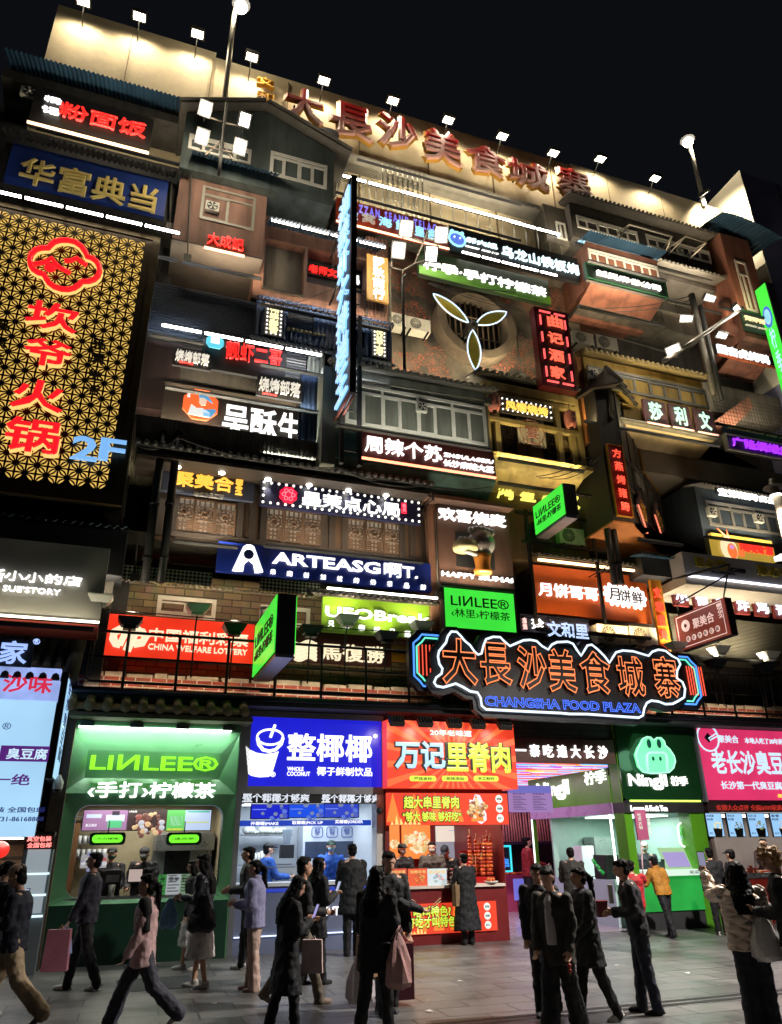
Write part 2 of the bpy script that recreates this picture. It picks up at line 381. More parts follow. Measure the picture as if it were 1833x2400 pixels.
bld = thing('building','tall food plaza facade stacked with small plastered bays, awnings and dark windows','building',(6,17,0))
def part(m,name,parent=None,label=None):
 o = m.build(name,parent or bld)
 if label: o['label'] = label
 return o
def block(k,x0,y0,x1,y1,p,mat,back=-1.1,name='bay',label=None,zadd=(0,0)):
 X0,X1,Z0,Z1,Y = rect(k,x0,y0,x1,y1,p)
 return part(M().box(X0,X1,Y,FY-back,Z0+zadd[0],Z1+zadd[1],mat),name,None,label)
def window(parent,k,x0,y0,x1,y1,p,cols,trans=.26,fw=.07,frame=None,nsash=None,recess=.1,name='window'):
 """frame with a row of transom lights over sliding sashes"""
 frame = frame or WFRAME
 X0,X1,Z0,Z1,Y = rect(k,x0,y0,x1,y1,p);m = M();W,H = X1-X0,Z1-Z0
 yb,yf = Y+recess*.4,Y-.03
 m.box(X0,X1,yb+.001,yb+.02,Z0,Z1,GLASS())
 for (a,b,e,f_) in ((X0,X1,Z0,Z0+fw),(X0,X1,Z1-fw,Z1),(X0,X0+fw,Z0+fw,Z1-fw),(X1-fw,X1,Z0+fw,Z1-fw)): m.box(a,b,yf,yb,e,f_,frame)
 zt = Z1-trans*H if trans else Z1-fw
 if trans:
  m.box(X0+fw,X1-fw,yf+.004,yb,zt-fw*.4,zt+fw*.4,frame)
 for i in range(1,cols):
  x = X0+W*i/cols;wd = fw*(.55 if i % 2 else .8)
  m.box(x-wd*.5,x+wd*.5,yf+.006,yb,Z0+fw,zt-fw*.4,frame)
  if trans and i % 2 == 0: m.box(x-wd*.5,x+wd*.5,yf+.006,yb,zt+fw*.4,Z1-fw,frame)
 wr = random.Random(round(X0*37+Z0*11))
 for i in range(cols):                        # curtains, stored things and the odd lamp behind the panes
  a,b = X0+W*i/cols,X0+W*(i+1)/cols;v_ = wr.random();z0,z1 = Z0+fw,zt-fw*.4;h_ = z1-z0
  if v_ < .3: m.box(a,a+(b-a)*wr.uniform(.35,.95),yb-.004,yb,z0,z1,PM(c(84,80,72),.9,0,.3,9,.3,3))
  elif v_ < .42: m.box(a+(b-a)*.2,b-(b-a)*.1,yb-.004,yb,z0,z0+h_*wr.uniform(.25,.55),PM(c(60,52,44),.8,0,.4,6,.2))
  elif v_ < .5: m.box(a+(b-a)*.15,b-(b-a)*.15,yb-.004,yb,z0+h_*.05,z0+h_*.7,EM((1.,.5,.16),.22,name='lamp lit room'))
 for i in range(cols):                        # sash frames
  if i % 2 == 0:
   a,b = X0+W*i/cols+fw*.4,X0+W*(i+1)/cols-fw*.3;s_ = fw*.4;z0,z1 = Z0+fw,zt-fw*.4
   for (q,r_,e,f_) in ((a,b,z0,z0+s_),(a,b,z1-s_,z1),(a,a+s_,z0,z1),(b-s_,b,z0,z1)): m.box(q,r_,yf+.012,yb-.002,e,f_,frame)
 return m.build(name,parent)
def corr(A,B,drop,mat,pitch=.09,amp=.02,name='awning',parent=None,label=None,th=.0,build=True,m=None):
 """corrugated sheet whose ridge runs A->B and whose flutes run along drop"""
 A,B,drop = V(A),V(B),V(drop);L_ = (B-A).length;n = max(6,int(L_/pitch*6));u = (B-A)/n
 nn = (B-A).cross(drop).normalized()
 vs = []
 for i in range(n+1):
  o = nn*(amp*math.sin(i*math.pi/3));vs += [A+u*i+o,A+u*i+o+drop]
 m = m or M();m.add(vs,[(2*i,2*i+1,2*i+3,2*i+2) for i in range(n)],mat,True)
 if not build: return m
 return part(m,name,parent,label)
def tiles(A,B,drop,mat,pitch=.22,r=.075,name='roof',parent=None,build=True,m=None,ends=True):
 """row of barrel tiles running down along drop, over a flat pan"""
 A,B,drop = V(A),V(B),V(drop);n = max(3,int((B-A).length/pitch));u = (B-A)/n
 nn = drop.cross(B-A).normalized()
 if nn.z < 0: nn = -nn
 m = m or M()
 m.prism([A,B,B+drop,A+drop],-nn*.05,mat)
 segs = 3
 for i in range(n+1):
  o = A+u*i+nn*.01+V((random.uniform(-.006,.006),0,0))
  for s_ in range(segs):
   a = o+drop*(s_/segs)+nn*(.012*(segs-s_));b = o+drop*((s_+1.08)/segs)+nn*(.012*(segs-s_-1)+.006)
   m.tube([a,b],r*.88,mat,8,r2=r)
 if not build: return m
 return part(m,name,parent)
def strip(k,x0,y0,x1,y1,p,n,label,mat=None,h=.05,gap=.08,group=None):
 """run of n LED tubes along the facade"""
 A,B = at(k,x0,y0,p),at(k,x1,y1,p);z = (A.z+B.z)/2;W = (B.x-A.x)/n
 t = thing('light_strip',label,'light strip',((A.x+B.x)/2,FY-p,z),group)
 hm = M();lm = M()
 for i in range(n):
  a,b = A.x+W*i+gap/2,A.x+W*(i+1)-gap/2
  hm.box(a-.01,b+.01,FY-p+.002,FY-p+.05,z-h*.6,z+h*.6,DARKMETAL)
  lm.box(a,b,FY-p-.04,FY-p,z-h/2,z+h/2,mat or LEDW)
 hm.build('housing',t);lm.build('tube',t)
 return t

# ================================================================== main masses
X_L,X_R = -9.5,19.7
part(M().box(-5.2,X_R,FY+1.1,FY+8,4.7,21.6,CONCD),'main_wall')
part(M().box(-9.5,-.2,FY+.5,FY+8,4.7,19.6,PM(c(40,40,42),.8,0,.3,1.5,.3,3)),'dark_wall')
# parapet of tall concrete panels: three heights
XP = at('A',1375,335,-.4).x;XQ = at('C',340,500,-.4).x
zl = at('A',370,40,-.4).z
m = M()
xl = at('A',370,40,-.4).x;xr = at('C',1300,790,-.4).x
m.box(xl,XP,FY+.4,FY+.9,19.2,at('A',1375,335,-.4).z,PARA)
m.box(XP+.004,XQ,FY+.43,FY+.9,19.2,at('A',1375,360,-.4).z,PARA)
m.box(XQ+.004,xr,FY+.37,FY+.9,19.2,at('C',1300,790,-.4).z,PARA)
seam = PM(c(112,98,74),.9,0,.2,4,.1)
x = xl+2.1
while x < xr:
 m.box(x-.012,x+.012,FY+.363,FY+.372 if x > XQ else FY+.44,19.3,zl-.28,seam);x += 2.35
part(m,'parapet',None,'beige concrete parapet lit from above')
m = M();m.box(xl-.05,xr+.05,FY+.33,FY+.95,zl-.02,zl+.0,seam)
# ================================================================== upper left houses
hb = block('A',20,430,1180,800,.6,CONCD,name='bay',label='dark plastered top storey with blue awning')
A_,B_ = at('A',60,372,.7),at('A',1150,660,.7);zz = (A_.z+B_.z)/2
corr((A_.x,FY-.3,zz+.05),(B_.x,FY-.3,zz+.05),(0,-1.0,-.5),BLUEC,.11,.022,parent=hb)
m = M();m.box(A_.x,B_.x,FY-.35,FY+1,zz+.02,zz+.07,TILE)
for i in range(26): m.ball((A_.x+.5+i*.16,FY-.42,zz+.13),.05,TILE,6,4,(1.4,1,.7))
part(m,'roof',hb)
A_,B_ = at('A',20,805,.9),at('A',1215,1105,.9);zz = (A_.z+B_.z)/2
corr((A_.x,FY-.5,zz+.16),(B_.x,FY-.5,zz+.16),(0,-.55,-.34),TILE,.13,.035,parent=hb)
hb2 = block('A',40,900,1200,1440,.45,CONCD,name='bay',label='dark wall behind the blue sign')
# teal gabled house
p = 1.1
X0,X1,Z0,Z1,Y = rect('A',1180,760,1890,1310,p)
X1 = at('B',495,1100,p).x;Z0 = at('B',495,1310,p).z
apx = at('B',60,705,p);el = at('A',1150,690,p);er = at('B',555,985,p)
m = M();ztop = el.z-.1
m.prism([(X0,Y,Z0),(X1,Y,Z0),(X1,Y,er.z),(apx.x,Y,apx.z),(X0,Y,ztop)],(0,2.2,0),TEAL)
teal = part(m,'bay',None,'teal plastered bay with a gabled roof')
m = M()
for (a,b) in (((el.x,ztop),(apx.x,apx.z)),((apx.x,apx.z),(er.x+.15,er.z-.12))):
 a3,b3 = V((a[0],Y-.25,a[1]+.03)),V((b[0],Y-.25,b[1]+.03));d = (b3-a3).normalized();n = V((-d.z,0,d.x))
 m.prism([a3,b3,b3+n*.1,a3+n*.1],(0,2.5,0),TILE)
 m.tube([a3+n*.12,b3+n*.12],.05,TILE)
part(m,'roof',teal)
window(teal,'B',95,960,448,1205,p,4,.2,.09)
window(teal,'A',1205,850,1590,1050,p,4,.2,.08)
# dark underside beam of the teal bay and blue corrugated skirt
a,b = at('A',1215,1000,1.2),at('B',135,1150,1.2);zz = (a.z+b.z)/2
corr((a.x,FY-1.1,zz+.25),(b.x,FY-1.1,zz+.25),(0,-.55,-.5),BLUEC,.1,.022,parent=teal,label='blue corrugated skirt')
# brown-pink bay with the air-conditioner window
pk = block('D',1150,-400,1668,160,.85,PINK,name='bay',label='brown pink plastered bay with one window',zadd=(0,.35))
X0,X1,Z0,Z1,Y = rect('D',1150,-400,1668,160,.85)
window(pk,'A',1290,1180,1610,1470,.85,2,.25,.07,PM(c(140,136,124),.5,.1,.2,5,.1))
M().box(X0,X1,Y-.06,FY+1,Z0-.05,Z0-.005,PM(c(60,56,52),.8,0,.3,3,.2)).build('sill',pk)
# pink wall with openings, right of it
pw = thing('x','','')
bpy.data.objects.remove(pw)
p = .35
X0,X1,Z0,Z1,Y = rect('E',10,-60,848,582,p)
Zt = at('B',90,1390,p).z+.1
m = M()
def hole_wall(m,X0,X1,Z0,Z1,Y,d,holes,mat):
 """wall sheet of depth d with rectangular holes (x0,x1,z0,z1), non-overlapping in x"""
 x = X0
 for (a,b,e,f_) in sorted(holes):
  if a > x: m.box(x,a,Y,Y+d,Z0,Z1,mat)
  if e > Z0: m.box(a,b,Y+.0,Y+d,Z0,e,mat)
  if f_ < Z1: m.box(a,b,Y+.0,Y+d,f_,Z1,mat)
  x = b
 if x < X1: m.box(x,X1,Y,Y+d,Z0,Z1,mat)
h1 = rect('E',65,20,300,390,p)[:4];h2 = rect('E',330,80,700,385,p)[:4]
hole_wall(m,X0,X1,Z0,Zt,Y,.5,[h1,h2],PINK)
m.box(X0+.01,X1-.01,Y+.5,Y+1.5,Z0+.01,Zt-.01,PINK)
pkw = part(m,'bay',None,'pink plastered wall with two recesses')
m = M();m.box(h1[0],h1[1],Y+.28,Y+.34,h1[2],h1[3],CONC)
m.box(h1[0]-.03,h1[1]+.03,Y-.06,Y+.05,h1[2]-.07,h1[2]-.01,CONC);m.build('recess_panel',pkw)
M().box(h2[0],h2[1],Y+.42,Y+.48,h2[2],h2[3],BLACK).build('recess_panel',pkw)
a,b = at('E',700,60,.38),at('E',848,585,.38)
corr((a.x,FY-.38,a.z+.3),(b.x,FY-.38,a.z+.3),(0,-.02,b.z-a.z-.32),PINK,.1,.022,name='cladding',parent=pkw)
a,b = at('B',90,1345,1.05),at('B',830,1545,1.05);zz = (a.z+b.z)/2
corr((a.x,FY-.4,zz+.22),(b.x,FY-.4,zz+.22),(0,-.7,-.36),BLUEC,.1,.022,parent=pkw,label='blue corrugated awning over the pink wall')
block('B',100,1215,500,1390,.1,CONC,name='wall',label='dark lintel under the teal bay')
# blue corrugated house
p = .75
X0,X1,Z0,Z1,Y = rect('E',5,412,862,800,p)
h1 = rect('E',205,485,365,640,p)[:4];h2 = rect('E',590,600,690,720,p)[:4]
m = M();hole_wall(m,X0,X1,Z0,Z1,Y+.03,.3,[h1,h2],PM(c(20,28,40),.6,.2,.3,3,.2));m.box(X0+.02,X1-.02,Y+.34,FY+1,Z0,Z1-.02,BLACK)
bh = part(m,'bay',None,'blue corrugated iron hut with dark openings')
def corr_holes(X0,X1,Z0,Z1,Y,holes,mat,parent,pitch=.12,name='cladding'):
 m = M();xs = X0
 for (a,b,e,f_) in sorted(holes)+[(X1,X1,Z0,Z0)]:
  if a > xs: corr((xs,Y,Z1),(a,Y,Z1),(0,0,Z0-Z1),mat,pitch,.022,build=False,m=m)
  if b > a:
   corr((a,Y,Z1),(b,Y,Z1),(0,0,f_-Z1),mat,pitch,.022,build=False,m=m);corr((a,Y,e),(b,Y,e),(0,0,Z0-e),mat,pitch,.022,build=False,m=m)
  xs = b
 return m.build(name,parent)
corr_holes(X0,X1,Z0,Z1,Y-.01,[h1,h2],NAVYC,bh)
m = M()
for i in range(9): m.tube([(h1[0]+.02+i*.11,Y-.06,h1[2]+.02),(h1[0]+.02+i*.11,Y+.2,h1[2]+.04)],.045,PM(c(150,140,100),.8,0,.3,5,.2),6)
m.build('sill',bh)
a,b = at('E',8,665,.9),at('E',862,850,.9);zz = (a.z+b.z)/2
corr((a.x-.2,FY-.75,zz+.25),(b.x,FY-.75,zz+.25),(0,-.6,-.55),PM(c(30,46,62),.5,.3,.4,2,.15,4),.12,.025,parent=bh,label='dark blue sloping skirt')
corr((X0,Y-.05,Z1+.04),(X1,Y-.05,Z1+.04),(0,-.18,-.07),NAVYC,.1,.02,parent=bh,name='eave')
# louvred dark canopy left of it
a,b = at('D',950,290,.6),at('D',1640,520,.6)
lou = M();LOU = PM(c(44,50,60),.45,.5,.3,4,.1)
za = at('D',955,300,.6).z;zb = at('D',955,600,.6).z;xb_ = at('E',425,850,.6).x
for i in range(22):
 z = za-(za-zb)*i/21;lou.box(a.x,xb_,FY-.6-.05,FY-.6,z-.045,z,LOU)
lou.box(a.x,xb_,FY-.58,FY+.6,zb-.1,za,PM(c(22,24,28),.7,.2,.3,3,.2))
part(lou,'louvre_wall',None,'dark horizontal louvres beside the gold sign')
lb = M()
a,b = at('E',180,770,.55),at('E',305,935,.55)
for i in range(9): z = a.z-(a.z-b.z)*i/8;lb.box(a.x,b.x,FY-.72,FY-.66,z-.03,z+.01,STEEL)
a2,b2 = at('E',310,815,.55),at('E',425,920,.55)
corr((b.x+.03,FY-.7,a2.z+.3),(b2.x,FY-.7,a2.z+.3),(0,0,b2.z-a2.z-.5),GREYGRN,.1,.02,build=False,m=lb)
part(lb,'cladding',None,'pale louvre and corrugated panel')
# wall of the black restaurant sign, with ribbed curved soffit below
wl = block('D',1000,640,2030,1100,.3,PM(c(74,68,62),.85,0,.4,1.5,.4,3),name='bay',label='stained grey wall behind the black signs')
block('D',930,640,1115,1130,.36,PM(c(58,40,38),.7,.2,.4,2,.3,4),name='cladding',label='rust brown corrugated panel')
m = M();PIPE = PM(c(110,104,90),.7,.1,.3,3,.2,3)
a = at('D',850,1090,.9);b = at('E',430,1420,.9)
zt = (at('D',850,1090,.9).z + at('E',420,1380,.9).z)/2
prof = [(-.95,.0),(-.9,-.14),(-.75,-.42),(-.5,-.66),(-.15,-.86),(.35,-1.0),(1.0,-1.05)]
vs,fs = [],[];n = 150;xa,xb_ = a.x,at('E',430,1300,.9).x
for i in range(n+1):
 x = xa+(xb_-xa)*i/n;r_ = .014*math.sin(i*math.pi/1.5)
 for (y,z) in prof: vs.append((x,FY+y+r_,zt+z+r_))
k_ = len(prof)
for i in range(n):
 for j in range(k_-1): fs.append((i*k_+j,i*k_+j+1,(i+1)*k_+j+1,(i+1)*k_+j))
m.add(vs,fs,PIPE,True);part(m,'soffit',None,'pale ribbed curved soffit')
# dark navy corrugated return wall and grey pillar left of the long window bay
a,b = at('E',285,960,.8),at('E',432,1340,.8)
m = M();corr((a.x,FY-.8,a.z+.4),(b.x,FY-.8,a.z+.4),(0,0,b.z-a.z-.4),NAVYC,.12,.022,build=False,m=m);m.box(a.x-.02,b.x+.02,FY-.76,FY+.9,b.z,a.z+.4,BLACK)
part(m,'cladding',None,'dark navy corrugated return')
block('E',430,830,500,1460,1.35,GREYGRN,name='pillar',label='grey green corner post')
# long grey-green window bay
p = 1.25
X0,X1,Z0,Z1,Y = rect('E',495,840,1490,1368,p)
gb = part(M().box(X0,X1,Y,FY+1,Z0,Z1+.06,GREYGRN),'bay',None,'grey green bay with a long window row')
window(gb,'E',570,935,1472,1345,p,8,.2,.08)
tiles((X0-.1,Y+.05,Z1+.13),(X1+.1,Y+.05,Z1+.13),(0,-.42,-.16),TILE,.17,.055,parent=gb)
# teal band under it with a deep dark soffit
X0b,X1b,Z0b,Z1b,Yb = rect('E',470,1190,1525,1545,1.1)
GT = PM(c(70,104,98),.8,0,.3,1.5,.3,3)
m = M();m.box(X0b,X1b,Yb,FY+1.05,Z0b-.05,Z0-.01,GT)
m.prism([(X0b,Yb+.02,Z0b-.052),(X1b,Yb+.02,Z0b-.052),(X1b,FY+.7,Z0b-1.0),(X0b,FY+.7,Z0b-1.0)],(0,.02,-.05),GT)
tb = part(m,'bay',None,'teal band below the long window bay')
# porthole wall: concrete with a great round vent
p = -.35
X0,X1,Z0,Z1,Y = rect('E',850,-80,1500,1010,p);X1 = at('F',420,300,p).x
def graffiti():
 m,t,b = _new('sooty concrete with red scribbles');N,L = t.nodes,t.links
 tc = N.new('ShaderNodeTexCoord')
 nz = N.new('ShaderNodeTexNoise');nz.inputs['Scale'].default_value = 1.3;nz.inputs['Detail'].default_value = 8;L.new(tc.outputs['Object'],nz.inputs['Vector'])
 cr = N.new('ShaderNodeValToRGB');cr.color_ramp.elements[0].color = c(38,35,32)+(1,);cr.color_ramp.elements[1].color = c(108,98,82)+(1,)
 cr.color_ramp.elements[0].position = .35;cr.color_ramp.elements[1].position = .68
 L.new(nz.outputs['Fac'],cr.inputs[0])
 n2 = N.new('ShaderNodeTexNoise');n2.inputs['Scale'].default_value = 3.2;n2.inputs['Detail'].default_value = 2;n2.inputs['Distortion'].default_value = 4;L.new(tc.outputs['Object'],n2.inputs['Vector'])
 d = N.new('ShaderNodeMath');d.operation = 'SUBTRACT';d.inputs[1].default_value = .5;L.new(n2.outputs['Fac'],d.inputs[0])
 ab = N.new('ShaderNodeMath');ab.operation = 'ABSOLUTE';L.new(d.outputs[0],ab.inputs[0])
 lt = N.new('ShaderNodeMath');lt.operation = 'LESS_THAN';lt.inputs[1].default_value = .016;L.new(ab.outputs[0],lt.inputs[0])
 n3 = N.new('ShaderNodeTexNoise');n3.inputs['Scale'].default_value = .9;L.new(tc.outputs['Object'],n3.inputs['Vector'])
 g3 = N.new('ShaderNodeMath');g3.operation = 'GREATER_THAN';g3.inputs[1].default_value = .5;L.new(n3.outputs['Fac'],g3.inputs[0])
 mu = N.new('ShaderNodeMath');mu.operation = 'MULTIPLY';L.new(lt.outputs[0],mu.inputs[0]);L.new(g3.outputs[0],mu.inputs[1])
 mx = N.new('ShaderNodeMix');mx.data_type = 'RGBA';mx.inputs[7].default_value = c(190,92,58)+(1,);L.new(mu.outputs[0],mx.inputs[0]);L.new(cr.outputs[0],mx.inputs[6])
 L.new(mx.outputs[2],b.inputs['Base Color']);b.inputs['Roughness'].default_value = .9
 return m
GRAF = graffiti()
pc = at('c',690,650,p);rad = (at('c',690,650,p)-at('c',690,1010,p)).length
pw_ = part(M().box(X0,X1,Y,FY+1.05,Z0-.3,Z1,GRAF),'wall',None,'sooty concrete wall with scribbles and a round vent')
m = M();n = 48;ri,ro,dep = rad,rad*1.27,.5
ring = [[V((pc.x+r_*math.cos(2*math.pi*i/n),y,pc.z+r_*math.sin(2*math.pi*i/n))) for i in range(n)] for (r_,y) in ((ro,Y),(ro,Y-dep),(ri,Y-dep),(ri*.97,Y-.02))]
vs = [q for r_ in ring for q in r_];fs = [(a*n+i,a*n+(i+1) % n,(a+1)*n+(i+1) % n,(a+1)*n+i) for a in range(3) for i in range(n)]
m.add(vs,fs,PM(c(98,84,68),.8,0,.3,2.5,.4,2),False);part(m,'round_vent',pw_)
m = M();m.disc((pc.x,Y-.004,pc.z),ri*.97,(0,-1,0),.01,PM(c(26,20,17),.9,0,.5,2,.2),40)
BAR = PM(c(134,112,86),.7,.2,.3,4,.2)
for i in range(-5,6):
 x = i*ri/5.6;h = math.sqrt(max(.01,ri*ri*.9-x*x));m.tube([(pc.x+x,Y-.1,pc.z-h),(pc.x+x,Y-.1,pc.z+h)],.028,BAR,5)
m.tube([(pc.x-ri*.9,Y-.12,pc.z-ri*.3),(pc.x+ri*.9,Y-.12,pc.z-ri*.3)],.022,BAR,5)
m.tube([(pc.x-ri*.85,Y-.12,pc.z+ri*.4),(pc.x+ri*.85,Y-.12,pc.z+ri*.4)],.022,BAR,5)
part(m,'grille',pw_)
# three-bladed neon fan in front of it
hub = at('c',710,585,.55)
fan = thing('neon_fan','three bladed fan outlined in white blue neon on the round vent','fan',hub)
m = M();m.tube([hub+UY*.35,hub-UY*.1],.14,PM(c(52,46,40),.5,.6,.3,5,.2),14);m.tube([hub+UY*.9,hub+UY*.35],.06,DARKMETAL,8);m.build('hub',fan)
NEW = EM((.62,.78,1.),2.6,name='cold neon');BLADE = PM(c(170,150,40),.5,.2,.2,3,.1)
for (kx,ky) in ((195,165),(1160,405),(750,1165)):
 tip = at('c',kx,ky,.55);d = tip-hub;L_ = d.length;d.normalize();s_ = V((-d.z,0,d.x))
 prof = [(t_,.135*L_*math.sin(math.pi*min(1,(t_*1.0)))**.8) for t_ in [i/16 for i in range(17)]]
 st = hub+d*.14;LL = L_-.14
 up = [st+d*(LL*t_)+s_*w_ for t_,w_ in prof];dn = [st+d*(LL*t_)-s_*w_ for t_,w_ in prof[1:-1]][::-1]
 bl = M().prism(up+dn,(0,.03,0),BLADE).build('blade',fan)
 nm = M().tube([q-UY*.02 for q in up+dn],.02,NEW,5,closed=True);nm.build('neon_tube',bl)

# ================================================================== upper middle band: gratings, rail, slab
p = .2
z_led = at('B',495,1100,p).z
X0 = at('B',495,1200,p).x;X1 = at('C',300,960,p).x
zs0 = at('B',500,1260,p).z;zs1 = at('B',500,1180,p).z;zt_ = at('B',560,985,p).z
m = M();m.box(X0,X1,FY+.5,FY+1.05,zs0-.9,zt_+.25,CONC)
m.box(X0,X1,FY-p,FY+.5,zs0-.75,zs0,CONC)
ub = part(m,'bay',None,'grey concrete gallery below the rooftop letters')
m = M();m.box(X0,X1,FY-.1,FY+.9,zt_+.1,zt_+.3,PM(c(112,108,98),.7,0,.3,3,.3));corr((X0+4,FY-.12,zt_+.1),(X1,FY-.12,zt_+.1),(0,-.1,-.1),TILE,.12,.02,build=False,m=m)
part(m,'ledge',ub)
m = M();RAIL = PM(c(150,146,132),.5,.5,.25,5,.1)
x = X0+.1
while x < X1-.1:
 m.box(x-.015,x+.015,FY-p+.03,FY-p+.06,zs0,z_led-.02,RAIL);x += .2 if x < X0+1.6 else .42
m.box(X0,X1,FY-p+.02,FY-p+.07,z_led-.02,z_led+.02,RAIL);part(m,'railing',ub)
m = M();xa_,xb_ = at('d',640,300,p).x,at('d',1160,300,p).x;za = at('d',640,50,p).z
for i in range(9): x = xa_+(xb_-xa_)*i/8;m.box(x-.018,x+.018,FY-p-.12,FY-p-.08,zs0-.1,za,RAIL)
for z in (za-.35,za-.55,zs0+.45): m.box(xa_+.1,xb_-.1,FY-p-.1,FY-p-.075,z-.012,z+.012,RAIL)
part(m,'window_grating',ub)
# wire mesh panel left of the grating
m = M();xm0,xm1 = X0,xa_-.05;zm0,zm1 = z_led+.05,zt_
MESH = PM(c(92,88,76),.6,.4,.3,4,.1)
for i in range(-14,28):
 for sgn in (1,-1):
  x = xm0+i*.1;a,b = V((x,FY+.0,zm0)),V((x+sgn*(zm1-zm0),FY,zm1))
  if sgn < 0: a.x += 0
  lo,hi = xm0,xm1
  if max(a.x,b.x) < lo or min(a.x,b.x) > hi: continue
  def clip(P,Q):
   if P.x < lo: P = P+(Q-P)*((lo-P.x)/(Q.x-P.x))
   elif P.x > hi: P = P+(Q-P)*((hi-P.x)/(Q.x-P.x))
   return P
  m.tube([clip(a,b),clip(b,a)],.006,MESH,3)
part(m,'wire_mesh',ub)

# ================================================================== right upper houses
# dark top house with long window rows
p = .5
X0,X1,Z0,Z1,Y = rect('C',330,735,1235,1150,p)
dh = part(M().box(X0,X1,Y,FY+1.05,Z0-.3,Z1-.05,CONCD),'bay',None,'dark top bay with two window rows under a tiled eave')
tiles((X0-.15,Y+.3,Z1+.14),(X1+.1,Y+.3,Z1+.14),(0,-.75,-.2),TILE,.16,.05,parent=dh)
window(dh,'C',375,820,775,1005,p,6,.25,.07);window(dh,'C',815,940,1235,1130,p,6,.25,.07)
m = M();a = at('C',200,770,p);b = at('C',320,735,p);m.box(a.x,X0-.01,Y+.25,FY+1.05,Z0-.5,Z1-.1,CONC)
m.build('wall',dh)
window(dh,'C',245,860,322,985,p-.25,2,0,.06)
# terracotta bay with dark green sign
p = 1.15
X0,X1,Z0,Z1,Y = rect('C',440,985,925,1290,p);Zb = at('C',945,1350,p).z
tbay = part(M().box(X0,X1,Y,FY+1.05,Zb,Z1,TERRA),'bay',None,'terracotta bay with blue awning and dark green sign')
window(tbay,'C',450,1030,905,1230,p,8,.25,.06)
corr((X0-.12,Y+.25,Z1+.18),(X1+.15,Y+.25,Z1+.18),(0,-.65,-.14),BLUEC,.1,.022,parent=tbay)
m = M();m.prism([(X0,Y,Zb-.002),(X1,Y,Zb-.002),(X1,Y+1.2,Zb-.45),(X0,Y+1.2,Zb-.45)],(0,.2,0),TERRA);m.build('soffit',tbay)
# grey wall below it
block('C',400,1290,1180,1600,-.3,CONC,name='wall',label='grey wall under the terracotta bay')
m = M();a,b = at('C',395,1380,.4),at('C',935,1495,.4);m.box(a.x,b.x,FY-.4,FY+.3,a.z-.12,a.z,CONC);part(m,'ledge')
# middle right recessed window and its canopy
window(bld,'C',925,1215,1200,1345,-.28,4,.3,.06)
a,b = at('C',910,1120,.8),at('C',1330,1245,.8);zz = (a.z+b.z)/2
m = tiles((a.x,FY-.2,zz+.3),(b.x,FY-.2,zz+.3),(0,-.65,-.16),TILE,.16,.05,build=False);m.box(a.x,b.x,FY-.3,FY+.6,zz-.02,zz+.14,CONCD)
part(m,'eave',None,'tiled eave with strip lights')
# terracotta tower at the right end
p = .9
X0,X1,Z0,Z1,Y = rect('C',1285,930,1560,1330,p);Zb = at('F',1560,265,p).z
tower = part(M().box(X0,X1,Y,FY+1.3,Zb,Z1,TERRA),'bay',None,'terracotta corner tower with a tall window')
vs,fs = [],[];n = 60;xa,xb_ = X0-.55,X1+.75
for i in range(n+1):
 t_ = i/n;x = xa+(xb_-xa)*t_;r_ = .02*math.sin(i*math.pi/2);dz = .34-.62*(t_-.15)**2 if t_ > .15 else .34-.6*(.15-t_)
 for (y,z) in ((FY+.6,.26),(Y-.05,.1),(Y-.75,-.14)): vs.append((x,y,Z1+z+dz+r_-.08))
for i in range(n):
 for j in range(2): fs.append((i*3+j,i*3+j+1,i*3+j+4,i*3+j+3))
m = M().add(vs,fs,BLUEC,True);m.build('awning',tower)
window(tower,'C',1375,1105,1530,1440,p,2,.28,.08)
m = M()
for z,y in ((Zb,0),): m.prism([(X0-.02,Y-.03,Zb-.002),(X1+.3,Y-.03,Zb-.002),(X1+.3,Y+1.4,Zb-.5),(X0-.02,Y+1.4,Zb-.5)],(0,.15,0),TERRA)
m.build('soffit',tower)
# salmon pipe-like duct left of the tower base
m = M();a,b = at('F',1330,0,.7),at('F',1410,190,.7);m.tube([(a.x+.1,FY-.5,a.z),(b.x-.3,FY-.5,b.z+.15),(b.x+.9,FY-.6,b.z-.35)],.22,TERRA,12)
part(m,'duct',None,'salmon painted duct')
# ochre bay with tile sign
p = 1.0
X0,X1,Z0,Z1,Y = rect('F',420,365,1222,760,p);Zb = at('F',1285,885,p).z;Xr = at('F',1290,890,p).x
ob = part(M().box(X0,X1,Y,FY+1.05,Zb,Z1,OCHRE),'bay',None,'ochre plastered bay with a long window and tiled eave')
window(ob,'F',445,420,1222,700,p,8,.2,.08,PM(c(120,118,112),.5,.2,.2,5,.1))
m = tiles((X0-.1,Y+.25,Z1+.2),(X1+.1,Y+.25,Z1+.2),(0,-.55,-.18),PM(c(150,132,92),.8,0,.35,5,.4),.17,.055,build=False);m.build('roof',ob)
m = M();m.box(X0,X1+.02,Y-.14,FY+.9,Zb-.1,Zb-.005,CONCD);m.tube([(X0,Y-.17,Zb-.03),(X1,Y-.17,Zb-.03)],.03,DARKMETAL,6)
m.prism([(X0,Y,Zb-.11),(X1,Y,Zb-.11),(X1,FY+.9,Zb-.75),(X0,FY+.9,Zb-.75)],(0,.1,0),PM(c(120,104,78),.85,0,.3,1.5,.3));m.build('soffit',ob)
# rusty orange return on its left
a,b = at('F',372,345,.95),at('F',420,620,.95);part(M().box(a.x,X0-.005,FY-.95,FY+1,at('F',400,900,.95).z,Z1,PM(c(176,110,56),.8,0,.25,2,.3,3)),'return_wall',ob)
